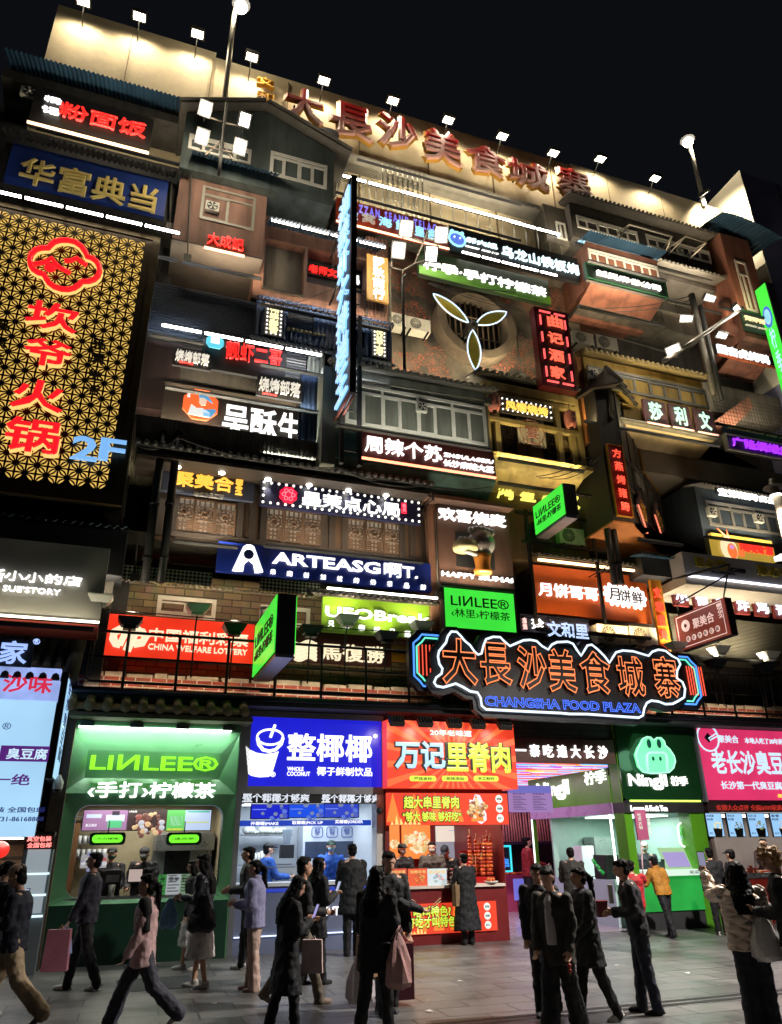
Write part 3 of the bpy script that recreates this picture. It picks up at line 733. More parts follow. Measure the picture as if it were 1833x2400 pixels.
# sloping concrete soffit filling the space right of the ochre bay
block('F',1150,520,1700,800,-.25,CONC,name='wall',label='grey stair wall behind the netting')
m = M();a,b = at('F',440,920,.5),at('F',1680,1160,.5)
m.box(at('F',440,930,.2).x,X_R+2,FY-.3,FY+1,at('F',1060,1130,.3).z,at('F',1060,1000,.3).z,PM(c(84,76,64),.85,0,.3,1.5,.3));part(m,'slab',None,'grey concrete slab over the dark houses')
m = M();a = at('F',1465,620,0);b = at('F',1260,770,0);m.prism([(a.x,FY-.02,a.z),(a.x+.1,FY-.02,a.z-.4),(b.x+.4,FY-.02,b.z-.35),(b.x,FY-.02,b.z),],(0,.3,0),TERRA)
part(m,'stair_flight',None,'salmon stair flight')
m = M();n0,n1 = at('F',1240,620,.6),at('F',1690,640,.6);zb = at('F',1300,800,.6).z;zt2 = at('F',1300,615,.6).z
NET = PM(c(52,48,42),.6,.5,.3,4,.1)
for i in range(26): x = n0.x+(n1.x-n0.x)*i/25;m.tube([(x,FY-.6,zb),(x,FY-.6-.02*math.sin(i),zt2)],.009,NET,4)
for j in range(9): z = zb+(zt2-zb)*j/8;m.tube([(n0.x,FY-.61,z),(n1.x,FY-.61,z+.02)],.009,NET,4)
part(m,'netting',None,'black square netting')
# yellow timber bay with lattice doors
p = .95
X0,X1,Z0,Z1,Y = rect('O',300,215,1330,1080,p)
X0 = at('O',345,700,p).x;X1 = at('O',1410,1000,p).x;Z0 = at('O',420,1030,p).z;Z1 = at('O',310,160,p).z
m = M();m.box(X0,X1,FY-.25,FY+1.05,Z0,Z1+.1,WOODD)
yb_ = part(m,'bay',None,'yellow timber bay with lattice doors and tiled eave')
m = M()
def bm(k,x0,y0,x1,y1,pp,mat,d=.14):
 a,b,e,f_,y = rect(k,x0,y0,x1,y1,pp);m.box(a,b,y,y+d,e,f_,mat)
for (x0,y0,x1,y1,pp) in ((300,165,1345,385,.9),):
 zb = at('O',310,215,.9).z;m.box(X0,X1,FY-.95,FY-.8,zb-.1,zb+.12,OCHREW)
for yy in (285,570):
 z = at('O',330,yy,.9).z;m.box(X0,X1,FY-.92,FY-.78,z-.11,z+.02,OCHREW)
for xx in (330,440,1150,1300,1390):
 x = at('O',xx,800,.9).x;m.box(x-.07,x+.07,FY-.9,FY-.76,Z0,Z1,OCHREW)
m.box(X0-.1,X1+.12,FY-1.15,FY-.2,Z0-.12,Z0,OCHREW);m.prism([(X0,FY-1.1,Z0-.122),(X1,FY-1.1,Z0-.122),(X1,FY+.2,Z0-.62),(X0,FY+.2,Z0-.62)],(0,.12,0),OCHREW)
m.build('timber_frame',yb_)
LAT = PM(c(120,112,92),.6,0,.2,4,.1)
def lattice(k,x0,y0,x1,y1,p,parent,base=WOODD,gap=LAT,bottom=.25,name='lattice_door'):
 """panelled door: a fretwork screen with octagon and key pattern over a pale backing, solid panel below"""
 X0,X1,Z0,Z1,Y = rect(k,x0,y0,x1,y1,p);W = X1-X0;H = Z1-Z0;m = M()
 m.box(X0,X1,Y+.05,Y+.09,Z0,Z1,base);zb = Z0+H*bottom
 m.box(X0+W*.08,X1-W*.08,Y+.03,Y+.049,zb,Z1-H*.03,gap)
 for (a,b,e,f_) in ((X0,X0+W*.1,Z0,Z1),(X1-W*.1,X1,Z0,Z1),(X0+W*.1,X1-W*.1,Z1-H*.05,Z1),(X0+W*.1,X1-W*.1,Z0,Z0+H*.05),(X0+W*.1,X1-W*.1,zb-H*.04,zb)): m.box(a,b,Y-.01,Y+.05,e,f_,base)
 cx = (X0+X1)/2;s_ = .022*W/.5+.008
 zc = zb+(Z1-zb)*.56;r_ = W*.36
 oct_ = [V((cx+r_*math.cos(R(22.5+45*i)),Y+.015,zc+r_*math.sin(R(22.5+45*i)))) for i in range(8)]
 m.tube(oct_,s_,base,4,True);m.tube([V((cx+r_*.55*math.cos(R(45+90*i)),Y+.015,zc+r_*.55*math.sin(R(45+90*i)))) for i in range(4)],s_*1.6,base,4,True)
 m.ball((cx,Y+.02,zc),W*.13,base,8,6,(1,.2,1))
 for i in range(8):
  o = oct_[i];e = V((X0+W*.1 if o.x < cx else X1-W*.1,o.y,o.z));m.tube([o,e],s_*.9,base,4)
 for i in range(4): a = R(45*i*2);m.tube([(cx+r_*math.cos(a),Y+.015,zc+r_*math.sin(a)),(cx+r_*.45*math.cos(a),Y+.015,zc+r_*.45*math.sin(a))],s_,base,4)
 for i in range(1,6):
  z = zb+(zc-r_-zb)*i/6;m.box(X0+W*.1,X0+W*(.3 if i % 2 else .45),Y+.005,Y+.03,z-s_*.7,z+s_*.7,base);m.box(X1-W*(.3 if i % 2 else .45),X1-W*.1,Y+.005,Y+.03,z-s_*.7,z+s_*.7,base)
 for fx in (.3,.5,.7): m.box(X0+W*fx-s_*.7,X0+W*fx+s_*.7,Y+.002,Y+.028,zb,zb+(zc-r_-zb)*.9,base)
 for fx in (.25,.5,.75): m.box(X0+W*fx-s_*.7,X0+W*fx+s_*.7,Y+.002,Y+.028,zc+r_,Z1-H*.05,base)
 return m.build(name,parent)
lattice('O',465,615,640,1030,.62,yb_);lattice('O',975,700,1130,1110,.62,yb_)
m = M()
for (x0,x1,y0,y1) in ((660,780,925,1050),(790,970,945,1090)):
 a,b,e,f_,y = rect('O',x0,y0,x1,y1,.62);m.box(a,b,y+.02,y+.08,e,f_+.9,WOOD)
for (x0,x1,y0,y1) in ((360,420,600,850),(1165,1270,720,985)):
 a,b,e,f_,y = rect('O',x0,y0,x1,y1,.72)
 n = 9
 for i in range(n): z = e+(f_-e)*i/n;m.box(a,b,y,y+.03,z,z+(f_-e)/n*.7,OCHREW)
m.build('louvre_shutter',yb_)
tiles((X0-.25,FY-.25,Z1+.42),(X1+.1,FY-.25,Z1+.42),(0,-.85,-.22),TILE,.2,.06,parent=yb_)
# wall below the yellow bay
block('F',-420,1060,470,1700,.0,PM(c(98,82,52),.85,0,.35,1.6,.3,3),name='wall',label='dim ochre wall behind the yellow letters')
# ================================================================== middle and lower facade
p = .1
X0 = at('G',985,300,p).x;X1 = at('H',1085,300,p).x;Z0 = at('H',500,545,p).z;Z1 = at('H',300,30,p).z+.1
wd = part(M().box(X0,X1,FY-p,FY+1.05,Z0,Z1,WOOD),'bay',None,'old timber front with fretwork screens')
m = M()
for (k,xx) in (('G',1010),('G',1100),('G',1520),('G',1600),('H',45),('H',430),('H',480),('H',560),('H',920),('H',985),('H',1060)):
 x = at(k,xx,350,p).x;m.box(x-.07,x+.07,FY-p-.09,FY-p+.01,Z0,Z1-.1,WOODD)
zb = at('H',500,500,p).z;m.box(X0,X1,FY-p-.12,FY-p+.01,Z0,Z0+.12,WOODD);m.build('timber_frame',wd)
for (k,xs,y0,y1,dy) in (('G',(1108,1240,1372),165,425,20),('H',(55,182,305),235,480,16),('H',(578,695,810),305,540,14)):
 for i,x in enumerate(xs): lattice(k,x,y0+dy*i,x+113,y1+dy*i,p+.05,wd,WOOD,EM((.36,.34,.28),.42,name='paper with added glow'),.14,'fretwork_screen')  # paper backing is given its own glow so it looks brighter
a,b = at('D',870,1375,1.0),at('H',1105,130,1.0);zz = (a.z+b.z)/2
m = tiles((a.x,FY+.0,zz+.5),(b.x,FY,zz+.5),(0,-1.1,-.36),PM(c(58,58,58),.6,.1,.4,5,.4),.17,.062,build=False)
m.box(a.x,b.x,FY-.95,FY+.1,zz-.06,zz+.02,WOODD);part(m,'roof',wd)
for i,(k,x,y) in enumerate((('D',1130,1460),('D',1410,1500),('M',120,78),('M',525,138),('M',910,187),('M',1280,240))):
 q = at(k,x,y,.62);q.z = zz-.07
 t = thing('downlight','%s small round downlight in the eave over the %s' % (('left','right','first','second','third','fourth')[i],'orange lettered sign' if i < 2 else 'long navy bulb bordered sign'),'downlight',q,'eave downlights')
 m = M();m.disc(q-UZ*.005,.07,(0,0,-1),.02,EM((1,.93,.8),12,name='lamp glass'),12,up=UY);m.build('lens',t)
 lamp('spot','SPOT',q-UZ*.05,26,(1,.9,.72),t,q+V((0,.05,-1)),spot_size=R(95),spot_blend=.7,shadow_soft_size=.04)
# grey wall, patterned tile band, small eave, stone wall, terrace
block('G',770,380,3010,700,-.1,PM(c(66,60,54),.85,0,.35,1.4,.4,3),name='wall',label='dim grey band under the timber front')
def mosaic():
 m,t,b = _new('patterned green tiles');N,L = t.nodes,t.links
 tc = N.new('ShaderNodeTexCoord');mp = N.new('ShaderNodeMapping');mp.inputs['Rotation'].default_value = (0,R(45),0);mp.inputs['Scale'].default_value = (1,0,1)
 L.new(tc.outputs['Object'],mp.inputs[0])
 ch = N.new('ShaderNodeTexChecker');ch.inputs['Scale'].default_value = 17;ch.inputs['Color1'].default_value = c(226,230,196)+(1,);ch.inputs['Color2'].default_value = c(44,62,36)+(1,)
 L.new(mp.outputs[0],ch.inputs['Vector']);L.new(ch.outputs[0],b.inputs['Base Color']);b.inputs['Roughness'].default_value = .4
 return m
MOS = mosaic()
m = M()
for (k,x0,y0,x1,y1) in (('G',780,605,1340,740),('H',25,690,405,800)):
 a,b,e,f_,y = rect(k,x0,y0,x1,y1,-.05);m = M().box(a,b,y,y+.04,e,f_,MOS);part(m,'tile_band')
a,b = at('G',750,705,.5),at('H',390,800,.5);zz = (a.z+b.z)/2
corr((a.x,FY+.3,zz+.22),(b.x,FY+.3,zz+.22),(0,-.8,-.24),PM(c(120,116,104),.6,.3,.3,4,.2),.12,.02,name='eave',label='corrugated eave over the stone wall')
a,b = at('H',370,770,.75),at('H',1155,865,.75);zz = (a.z+b.z)/2
m = tiles((a.x,FY-.1,zz+.2),(b.x,FY-.1,zz+.2),(0,-.65,-.2),TILE,.14,.045,build=False);part(m,'eave',None,'tiled eave over the bright green coffee sign')
X0 = at('G',735,800,-.7).x;X1 = at('H',1180,900,-.7).x;Zt = at('G',760,735,-.7).z
stw = part(M().box(X0,X1,FY+.7,FY+1.2,4.6,Zt+.35,STONEB),'wall',None,'pale stone wall behind the terrace')
window(stw,'G',1005,800,1365,960,-.7,2,0,.09,WFRAME);window(stw,'H',30,860,340,1010,-.7,2,0,.09,WFRAME)
window(stw,'G',1650,870,1730,1010,-.7,1,0,.07,WFRAME)
zf = at('G',480,1393,.45).z                     # terrace deck level
xa_ = at('G',460,1395,.5).x
m = M();m.box(xa_,X_R+1,FY-.62,FY+1.2,zf-.2,zf,PM(c(40,42,46),.7,.2,.3,3,.2));m.tube([(xa_,FY-.64,zf-.06),(X_R,FY-.64,zf-.06)],.06,PM(c(24,32,46),.5,.4,.3,4,.1));part(m,'terrace_deck',None,'dark steel terrace deck')
zr = at('G',500,1285,-.1).z
part(M().box(at('G',500,1300,-.1).x,X_R,FY+.1,FY+.3,zf,zr-.05,REDB),'parapet',None,'low red brick parapet behind the railing')
m = M();random.seed(3);x = at('G',545,1290,-.1).x
while x < X_R:
 w_ = random.uniform(.25,.7);m.box(x,x+w_*.9,FY+.06,FY+.32,zr-.06,zr+random.uniform(.0,.05),PM(c(160,150,132),.9,0,.35,6,.6));x += w_
part(m,'coping',None,'broken plaster coping')
m = M()
for i in range(4):
 z = zr+.15+i*.28;m.box(at('G',545,1200,-.6).x,at('H',1000,1300,-.6).x,FY+.62,FY+.68,z,z+.05,PM(c(96,90,80),.6,.3,.3,4,.2))
part(m,'slat_screen')
# pink post and brown panel of the dumpling shop
a,b = at('H',1085,190,.35),at('H',1185,1035,.35);part(M().box(a.x,at('H',1150,220,.35).x-.01,FY-.35,FY+1,4.8,a.z+.05,PM(c(150,106,82),.8,0,.25,2,.3,3)),'pillar',None,'pinkish plaster post')
X0,X1,Z0,Z1,Y = rect('H',1145,195,1640,720,.45);Z0b = at('H',1200,1030,.45).z
dsh = part(M().box(X0,X1,Y,FY+1.05,4.8,Z1,PM(c(92,64,52),.7,0,.25,2,.2,3)),'bay',None,'brown panelled bay of the dumpling shop')
m = M();a = at('H',1060,185,.6);b = at('H',1620,265,.6);m.box(a.x,b.x,FY-.75,FY+.3,(a.z+b.z)/2+.0,(a.z+b.z)/2+.1,PM(c(120,88,70),.7,0,.3,3,.3));m.build('eave',dsh)
m = M();a,b,e,f_,y = rect('H',1265,395,1520,640,.47);m.box(a,b,y,y+.02,e,f_,BLACK)
m.build('recess_panel',dsh)
# dark return structures to the right of it (steel frames, unit ledges)
block('F',-10,1330,640,1620,-.35,PM(c(46,42,38),.85,0,.35,1.6,.3),name='wall',label='dark recess with cooling units')
m = M();
for (x0,y0,x1,y1) in ((40,1520,640,1610),(0,1330,460,1420)):
 a,b = at('F',x0,y0,.35),at('F',x1,y1,.35);z = (a.z+b.z)/2;m.box(a.x,b.x,FY-.35,FY-.28,z-.04,z+.04,DARKMETAL)
for xx in (70,480): a = at('F',xx,1400,.35);m.box(a.x-.04,a.x+.04,FY-.34,FY-.27,at('I',xx,700,.35).z,at('F',xx,1330,.35).z,DARKMETAL)
part(m,'steel_frame')
m = M();a,b = at('F',250,1600,.2),at('F',470,1555,.2)
# corner house of dark timber that turns away from the street
q0 = at('b',575,1415,1.45);ang = R(38);dv = V((math.cos(ang),math.sin(ang),0));nv = V((math.sin(ang),-math.cos(ang),0))
def ob_(x,y,off=0.): return onplane('b',x,y,q0+nv*off,nv)
e1 = ob_(1330,1860);e0 = ob_(600,1500);topL = ob_(430,330);topR = ob_(1270,880)
Lh = (e1-q0).dot(dv)+.6;zb = e0.z;zt_ = (topL.z+topR.z)/2
pr = at('b',235,460,1.45);xl_ = pr.x-.15
DKT = PM(c(36,31,28),.75,0,.4,2.5,.4,6)
m = M();base = [V((q0.x,q0.y,zb)),V((q0.x,q0.y,zb))+dv*Lh,V((xl_+Lh,FY+1,zb)),V((xl_,FY+1,zb)),V((xl_,q0.y,zb))]
m.prism(base,(0,0,zt_-zb),DKT);ch = part(m,'bay',None,'dark timber corner house with a pointed roof')
m = M();bb = [v+V((0,0,-.004)) for v in base];m.prism([v+V((0,0,-.05)) for v in bb],(0,0,.045),PM(c(150,96,50),.6,0,.3,3,.3,1));m.build('soffit',ch)
ap = V((q0.x-.15,q0.y-.05,at('b',410,90,1.5).z))
m = M()
rA = ap;rB = V((q0.x,q0.y,zt_+.1))+dv*(Lh+.3);eA = V((q0.x,q0.y,zt_))+nv*.35-dv*.3;eB = V((q0.x,q0.y,zt_-.15))+dv*(Lh+.3)+nv*.35
for i in range(26):
 t_ = i/25;a = V((q0.x-.1,q0.y,zt_+.75)).lerp(rB+V((0,.4,.35)),t_);b = eA.lerp(eB,t_);m.tube([a,b],.06,PM(c(34,31,29),.7,0,.4,5,.4),6)
m.prism([V((q0.x-.1,q0.y,zt_+.72)),rB+V((0,.4,.32)),eB,eA],(0,0,-.05),DKT)
eC = V((xl_-.2,q0.y+.5,zt_-.05));m.prism([V((q0.x-.1,q0.y,zt_+.72)),eA,V((xl_-.15,q0.y-.12,zt_-.12)),eC,V((xl_+.3,FY+.6,zt_+.35))],(0,0,-.05),WOODD)
m.tube([V((q0.x-.1,q0.y,zt_+.7)),ap],.07,TILE,8);m.ball(ap,.09,TILE,8,6)
m.build('roof',ch)
m = M();PALE = PM(c(120,116,108),.7,0,.2,4,.1)
for (xa,ya,xb_,yb2) in ((605,745,755,1105),(985,1010,1100,1305),(800,870,835,1080),(900,930,940,1150)):
 A = ob_(xa,ya,.03);B = ob_(xb_,yb2,.03);z0,z1 = min(A.z,B.z),max(A.z,B.z);P = V((A.x,A.y,z0));W_ = (V((B.x,B.y,0))-V((A.x,A.y,0))).length*.8
 m.obox(P,dv*W_,nv*-.03,UZ*(z1-z0),PALE)
m.build('window',ch)
m = M()
for i in range(12):
 P = V((q0.x,q0.y,zb))+dv*(Lh*i/11)+nv*.005;m.obox(P+UZ*.55,dv*.05,nv*.03,UZ*(zt_-zb-.6),WOODD)
for z in (.5,1.0,1.9): m.obox(V((q0.x,q0.y,zb+z))+nv*.003,dv*Lh,nv*.04,UZ*.07,WOODD)
m.build('timber_frame',ch)
# dark blue house at the far right
p = .5
X0 = at('F',1165,1400,p).x;Z1 = at('F',1200,1165,p).z;Z0 = at('I',1240,290,p).z
dbh = part(M().box(X0,X_R+1.5,FY-p,FY+1.05,Z0,Z1,PM(c(44,56,66),.8,0,.35,2,.3,3)),'bay',None,'dark blue plastered bay at the right end')
a = at('F',1150,1150,.9);corr((a.x,FY-.3,a.z+.12),(X_R+1.5,FY-.3,a.z-.05),(0,-.65,-.2),TILE,.13,.025,parent=dbh,name='eave')
window(dbh,'F',1190,1275,1680,1500,p,6,.24,.08,PM(c(120,116,108),.5,.2,.25,5,.1))
# grey banner box, dark box to its left, roller shutter below
block('I',780,240,1040,420,.55,PM(c(40,42,46),.7,0,.3,2,.2),name='bay',label='dark box with a blue corrugated lid',zadd=(0,-.02))
a,b = at('I',775,250,.75),at('I',1040,250,.75);corr((a.x,FY-.35,a.z+.02),(b.x,FY-.35,a.z+.02),(0,-.45,-.1),BLUEC,.1,.03,name='awning')
m = M();a,b,e,f_,y = rect('I',960,640,1800,1010,-.35)
n = 34
for i in range(n): z = e+(f_-e)*i/n;m.add([(a,y+.0,z),(X_R+1,y,z),(X_R+1,y-.035,z+(f_-e)/n*.5),(a,y-.035,z+(f_-e)/n*.5),(X_R+1,y,z+(f_-e)/n),(a,y,z+(f_-e)/n)],[(0,1,2,3),(3,2,4,5)],PM(c(120,114,98),.5,.4,.25,3,.15))
part(m,'roller_shutter',None,'closed grey roller shutter')
block('I',60,240,960,900,-.5,PM(c(60,46,38),.85,0,.3,2,.3),name='wall',label='dark brown wall behind the orange board')
# wall over the shop fronts
zt4 = zf-.2
part(M().box(-.9,13.4,FY-.02,FY+.3,4.05,zt4,GREYB),'wall',None,'dark grey brick over the shop fronts')
part(M().box(13.4,X_R+1.5,FY-.02,FY+.3,4.3,zt4,GREYB),'wall')
part(M().box(-9.5,X_R+4,FY+7.5,FY+8,0,4.7,BLACK),'wall')
m = M();m.box(-9.5,X_R+2,FY+.3,FY+8,4.35,4.6,BLACK);part(m,'ceiling_slab')
# barrel tile hood over the green tea shop
a,b = at('G',470,1440,.35),at('G',1550,1560,.35)
zz = at('G',1000,1545,.95).z
HOODT = PM(c(110,96,62),.7,0,.35,6,.4)
hood = thing('tile_hood','short roof of fat brown barrel tiles over the green tea shop','roof',((a.x+b.x)/2,FY-.5,zz))
m = tiles((a.x,FY-.1,zz+.46),(at('G',1550,1560,.9).x,FY-.1,zz+.46),(0,-.85,-.4),HOODT,.295,.095,build=False)
m.build('tile_course',hood)
m = M();m.box(a.x,b.x+.1,FY-.9,FY-.05,zz-.1,zz-.02,PM(c(90,84,60),.8,0,.3,5,.3));m.build('eave_board',hood)

# ================================================================== neighbour at the left
nb = thing('building','dark neighbouring building at the left carrying the gold lattice sign','building',(-4,16,0))
m = M();xr_ = at('G',760,500,-.15).x
m.box(-9.5,xr_,FY+.15,FY+.5,4.6,at('D',400,-110,-.15).z,PM(c(34,34,38),.85,0,.35,1.6,.3,3));part(m,'wall',nb)
xs_ = at('G',632,700,.3).x
m = M();m.box(xs_,xr_-.0,FY-.3,FY+.14,4.6,at('G',700,380,.3).z,PM(c(52,48,46),.85,0,.35,1.6,.3,3));part(m,'pillar',nb)
a = at('G',0,275,.8);b = at('G',815,375,.8);z_ = (a.z+b.z)/2
m = M();m.box(-9.5,b.x,FY-.7,FY+.14,z_-1.0,z_-.06,PM(c(20,22,30),.7,.1,.3,3,.2));corr((-9.5,FY-.6,z_+.05),(b.x,FY-.6,z_+.05),(0,-.25,-.08),PM(c(70,92,110),.5,.4,.3,3,.2),.16,.03,build=False,m=m);part(m,'canopy',nb)
# tiled roof above the left snack shop
a = at('G',0,1000,.6);b = at('G',470,1010,.6);e = at('G',440,1260,1.1)
RT = PM(c(64,58,54),.75,0,.4,5,.4)
m = tiles((-9,FY-.1,a.z),(at('G',500,1010,.3).x,FY-.1,a.z),(0,-1.0,-1.0),RT,.2,.075,build=False)
q = at('R',690,300,.5);m.tube([(q.x,FY-.1,a.z+.1),(q.x,FY-1.2,a.z-1.0)],.13,RT,10);part(m,'roof',nb)
m = M();m.box(at('R',590,700,.6).x,at('R',650,700,.6).x+.12,FY-.5,FY+.3,0,zf,PM(c(96,78,60),.7,0,.3,3,.3,5));part(m,'pillar',nb)
# far right office block
ofb = thing('building','dark office block rising behind the right end of the facade','building',(24,18,0))
e_ = V(at('C',1410,535,0));Yo = FY-.6
tp = at('C',1410,535,.6);bt = at('C',1510,915,.6)
m = M();OFB = PM(c(140,140,172),.5,.2,.15,1,.05);OFS = PM(c(226,218,196),.7,0,.1,1.2,.1)
m.box(tp.x+.05,60,Yo+.03,Yo+22,0,tp.z-.02,OFB);part(m,'wall',ofb)
m = M();m.box(tp.x,tp.x+.05,Yo,FY+3.2,16,tp.z,OFS)
for z in (tp.z-2.2,tp.z-4.6): m.box(tp.x-.004,tp.x,Yo,FY+3.2,z-.015,z+.015,PM(c(110,100,84),.8,0,.2,3,.1))
part(m,'end_wall',ofb,'pale lit end wall')
m = M()
for i in range(6): m.box(tp.x+1.8+i*2.1,tp.x+1.83+i*2.1,Yo-.004,Yo+.03,0,tp.z-.1,BLACK)
part(m,'panel_joint',ofb)
# ================================================================== signs on the upper facade
RED = EM((1.,.02,.015),1.7,name='red neon');WH = EM(WHITE,3.2,name='white acrylic');WHn = EM(WHITE,2.4,'NONE',name='white acrylic')
CREAM = EM((1.,.86,.58),1.05,name='cream acrylic');AMBER = EM((1.,.62,.10),1.5,name='amber acrylic')
CYAN = EM((.35,.78,1.),2.0,name='cyan neon');BLUEN = EM((.05,.16,1.),2.2,name='blue neon');ORN = EM((1.,.25,.08),2.2,name='orange neon')
GRN = LB((.05,.80,.05),1.0,1.2,.12,name='green lightbox');NAVY = PM(c(22,26,58),.4,0,.2,4,.05)
DKB = PM(c(30,26,24),.5,0,.25,3,.1);BROWN = PM(c(84,34,28),.5,0,.25,3,.1)
GOLDP = PM(c(206,178,96),.4,.3,.15,5,.05)
# rooftop letters
rt = thing('rooftop_letters','seven huge red fading characters with yellow rims on the beige parapet','sign',(10,FY,20.5))
def fade_red():
 m,t,b = _new('red paint paling downward');N,L = t.nodes,t.links  # colour runs from red at the top to pale pink below
 tc = N.new('ShaderNodeTexCoord');sp = N.new('ShaderNodeSeparateXYZ');L.new(tc.outputs['Generated'],sp.inputs[0])
 nz = N.new('ShaderNodeTexNoise');nz.inputs['Scale'].default_value = 1.6;L.new(tc.outputs['Object'],nz.inputs['Vector'])
 ad = N.new('ShaderNodeMath');ad.operation = 'MULTIPLY_ADD';ad.inputs[1].default_value = .55;L.new(nz.outputs['Fac'],ad.inputs[0]);L.new(sp.outputs['Z'],ad.inputs[2])
 cr = N.new('ShaderNodeValToRGB');cr.color_ramp.elements[0].position = .45;cr.color_ramp.elements[0].color = c(186,140,130)+(1,);cr.color_ramp.elements[1].position = 1.15;cr.color_ramp.elements[1].color = c(150,22,18)+(1,)
 L.new(ad.outputs[0],cr.inputs[0]);L.new(cr.outputs[0],b.inputs['Base Color']);b.inputs['Roughness'].default_value = .45
 return m
FRED = fade_red();YRIM = PM(c(178,132,52),.45,0,.15,4,.05)
for (ch_,k,x0,y0,x1,y1) in (('大','B',180,570,425,830),('長','B',475,665,745,945),('沙','B',765,735,1025,1000),('美','B',1050,830,1310,1095),('食','B',1320,925,1595,1165),('城','C',-75,480,215,700),('寨','C',235,530,485,760)):
 X0,X1,Z0,Z1,Y = rect(k,x0-12,y0-38,x1+12,y1+12,-.05);pp = M()
 pp.text(ch_,(X0,Y,Z0),UX,UZ,X1-X0,Z1-Z0,YRIM,.13,.05);o = pp.build('character',rt)
 q = M().text(ch_,(X0+.06,Y-.10,Z0+.06),UX,UZ,X1-X0-.12,Z1-Z0-.12,FRED,.095,.04);q.build('face',o)
 sm_ = M()
 for fx in (.3,.7): sm_.tube([(X0+(X1-X0)*fx,Y,(Z0+Z1)/2),(X0+(X1-X0)*fx,FY+.42,(Z0+Z1)/2)],.03,DARKMETAL,6)
 sm_.build('stand_off',o)
vt = thing('wall_letters','three small dull yellow characters stacked left of the rooftop letters','sign',at('B',60,690,-.2))
for i,(ch_,y) in enumerate((('文',485),('和',580),('里',672))):
 m = M();ftext(m,ch_,'B',5,y,115,y+88,-.25,PM(c(190,148,60),.5,0,.2,4,.1),.04,.08);m.build('character',vt)
# 1 noodle sign
def under(mat,h=.05): return (mat,h)
sign('dark board with two white and three red characters on the top left storey','A',232,555,945,970,.75,DKB,.14,
  [('杨',285,605,390,665,WH,.05),('记',270,668,375,735,WH,.05),('粉面饭',385,640,922,885,RED,.05)],strip=(LEDO,.07))
sign('blue board with four heavy pale gold characters above the gold lattice','A',85,905,1040,1375,.6,PM(c(34,58,130),.45,0,.2,2,.05),.12,[('华富典当',145,985,988,1362,PM(c(214,190,110),.45,.1,.1,5,.05),.06)])
sign('small board with three red neon characters on the pink bay','D',1308,-20,1552,135,.95,PM(c(112,66,48),.6,0,.2,3,.1),.08,[('大成記',1322,-20,1546,110,RED,.04)],strip=(LEDO,.05))
# gold lattice sign
p = .95;X0,X1,Z0,Z1,Y = rect('D',-30,-30,1000,1700,p);X1 = (at('D',1000,25,p).x+at('G',797,235,p).x)/2;Z0 = at('G',797,235,p).z;Z1 = at('D',1000,20,p).z;X0 = X1-6.2
gs = thing('gold_lattice_sign','tall backlit gold lattice sign box with four red characters and a blue 2F','sign',((X0+X1)/2,Y,Z0))
m = M();m.box(X0,X1,Y+.06,FY+.14,Z0,Z1,PM(c(26,22,18),.5,.2,.2,3,.1));m.build('box',gs)
m = M();fr = PM(c(70,56,30),.35,.6,.2,5,.05)
for (a,b,e,f_) in ((X0,X1,Z0,Z0+.28),(X0,X1,Z1-.12,Z1),(X1-.17,X1,Z0+.28,Z1-.12)): m.box(a,b,Y-.03,Y+.06,e,f_,fr)
m.build('frame',gs)
s_ = (at('Q',800,1125,p)-at('Q',550,1090,p)).length;o_ = at('Q',550,1090,p);half = s_/2
GOLDL = LB((.86,.54,.115),.95,.5,.12,name='gold backlight');SCR = PM(c(64,48,24),.35,.55,.2,4,.05)
M().box(X0,X1-.17,Y+.0,Y+.058,Z0+.28,Z1-.12,SCR).build('screen',gs)
m = M();xa_,xb_,za_,zb_ = X0+.04,X1-.2,Z0+.3,Z1-.14;A_ = 7
def arc(P,Q,side,bulge,n=6):
 d = Q-P;nn = V((-d.y,d.x)).normalized()*side;return [P+d*(i/n)+nn*(bulge*4*(i/n)*(1-i/n)) for i in range(n+1)]
def putpoly(pts):
 if all(xa_ < q.x < xb_ and za_ < q.y < zb_ for q in pts): m.quad([(q.x,Y-.003,q.y) for q in pts],GOLDL)
i0 = int((xa_-o_.x)/half)-2;i1 = int((xb_-o_.x)/half)+2;j0 = int((za_-o_.z)/half)-2;j1 = int((zb_-o_.z)/half)+2
for i in range(i0,i1):
 for j in range(j0,j1):
  N_ = V((o_.x+i*half,o_.z+j*half))
  if (i+j) % 2 == 0:
   for sx in (1,-1):
    Q_ = N_+V((sx*half,half));d = Q_-N_;P1,P2 = N_+d*.225,N_+d*.775
    putpoly(arc(P1,P2,1,half*.09)+arc(P2,P1,1,half*.09)[1:-1])
  else:                                     # star centre with four pieces
   for (sx,sz) in ((1,1),(-1,1),(-1,-1),(1,-1)):
    A1 = N_+V((sx*half,0));B1 = N_+V((0,sz*half));C1 = N_
    inn = (A1+B1)*.5-C1;pts = [C1+inn*.13,C1+(A1-C1)*.76+inn*.065,C1+(A1-C1)*.36+inn*.30,C1+inn*.575,C1+(B1-C1)*.36+inn*.30,C1+(B1-C1)*.76+inn*.065];g_ = sum(pts,V((0,0)))/len(pts);pts = [g_+(p_-g_)*.8 for p_ in pts]
    if sx*sz < 0: pts = pts[::-1]
    putpoly(pts)
m.build('lattice_backlight',gs)
GH = EM((1.,.66,.2),1.1,name='gold halo');REDL = EM((1.,.012,.02),1.0,name='red acrylic')
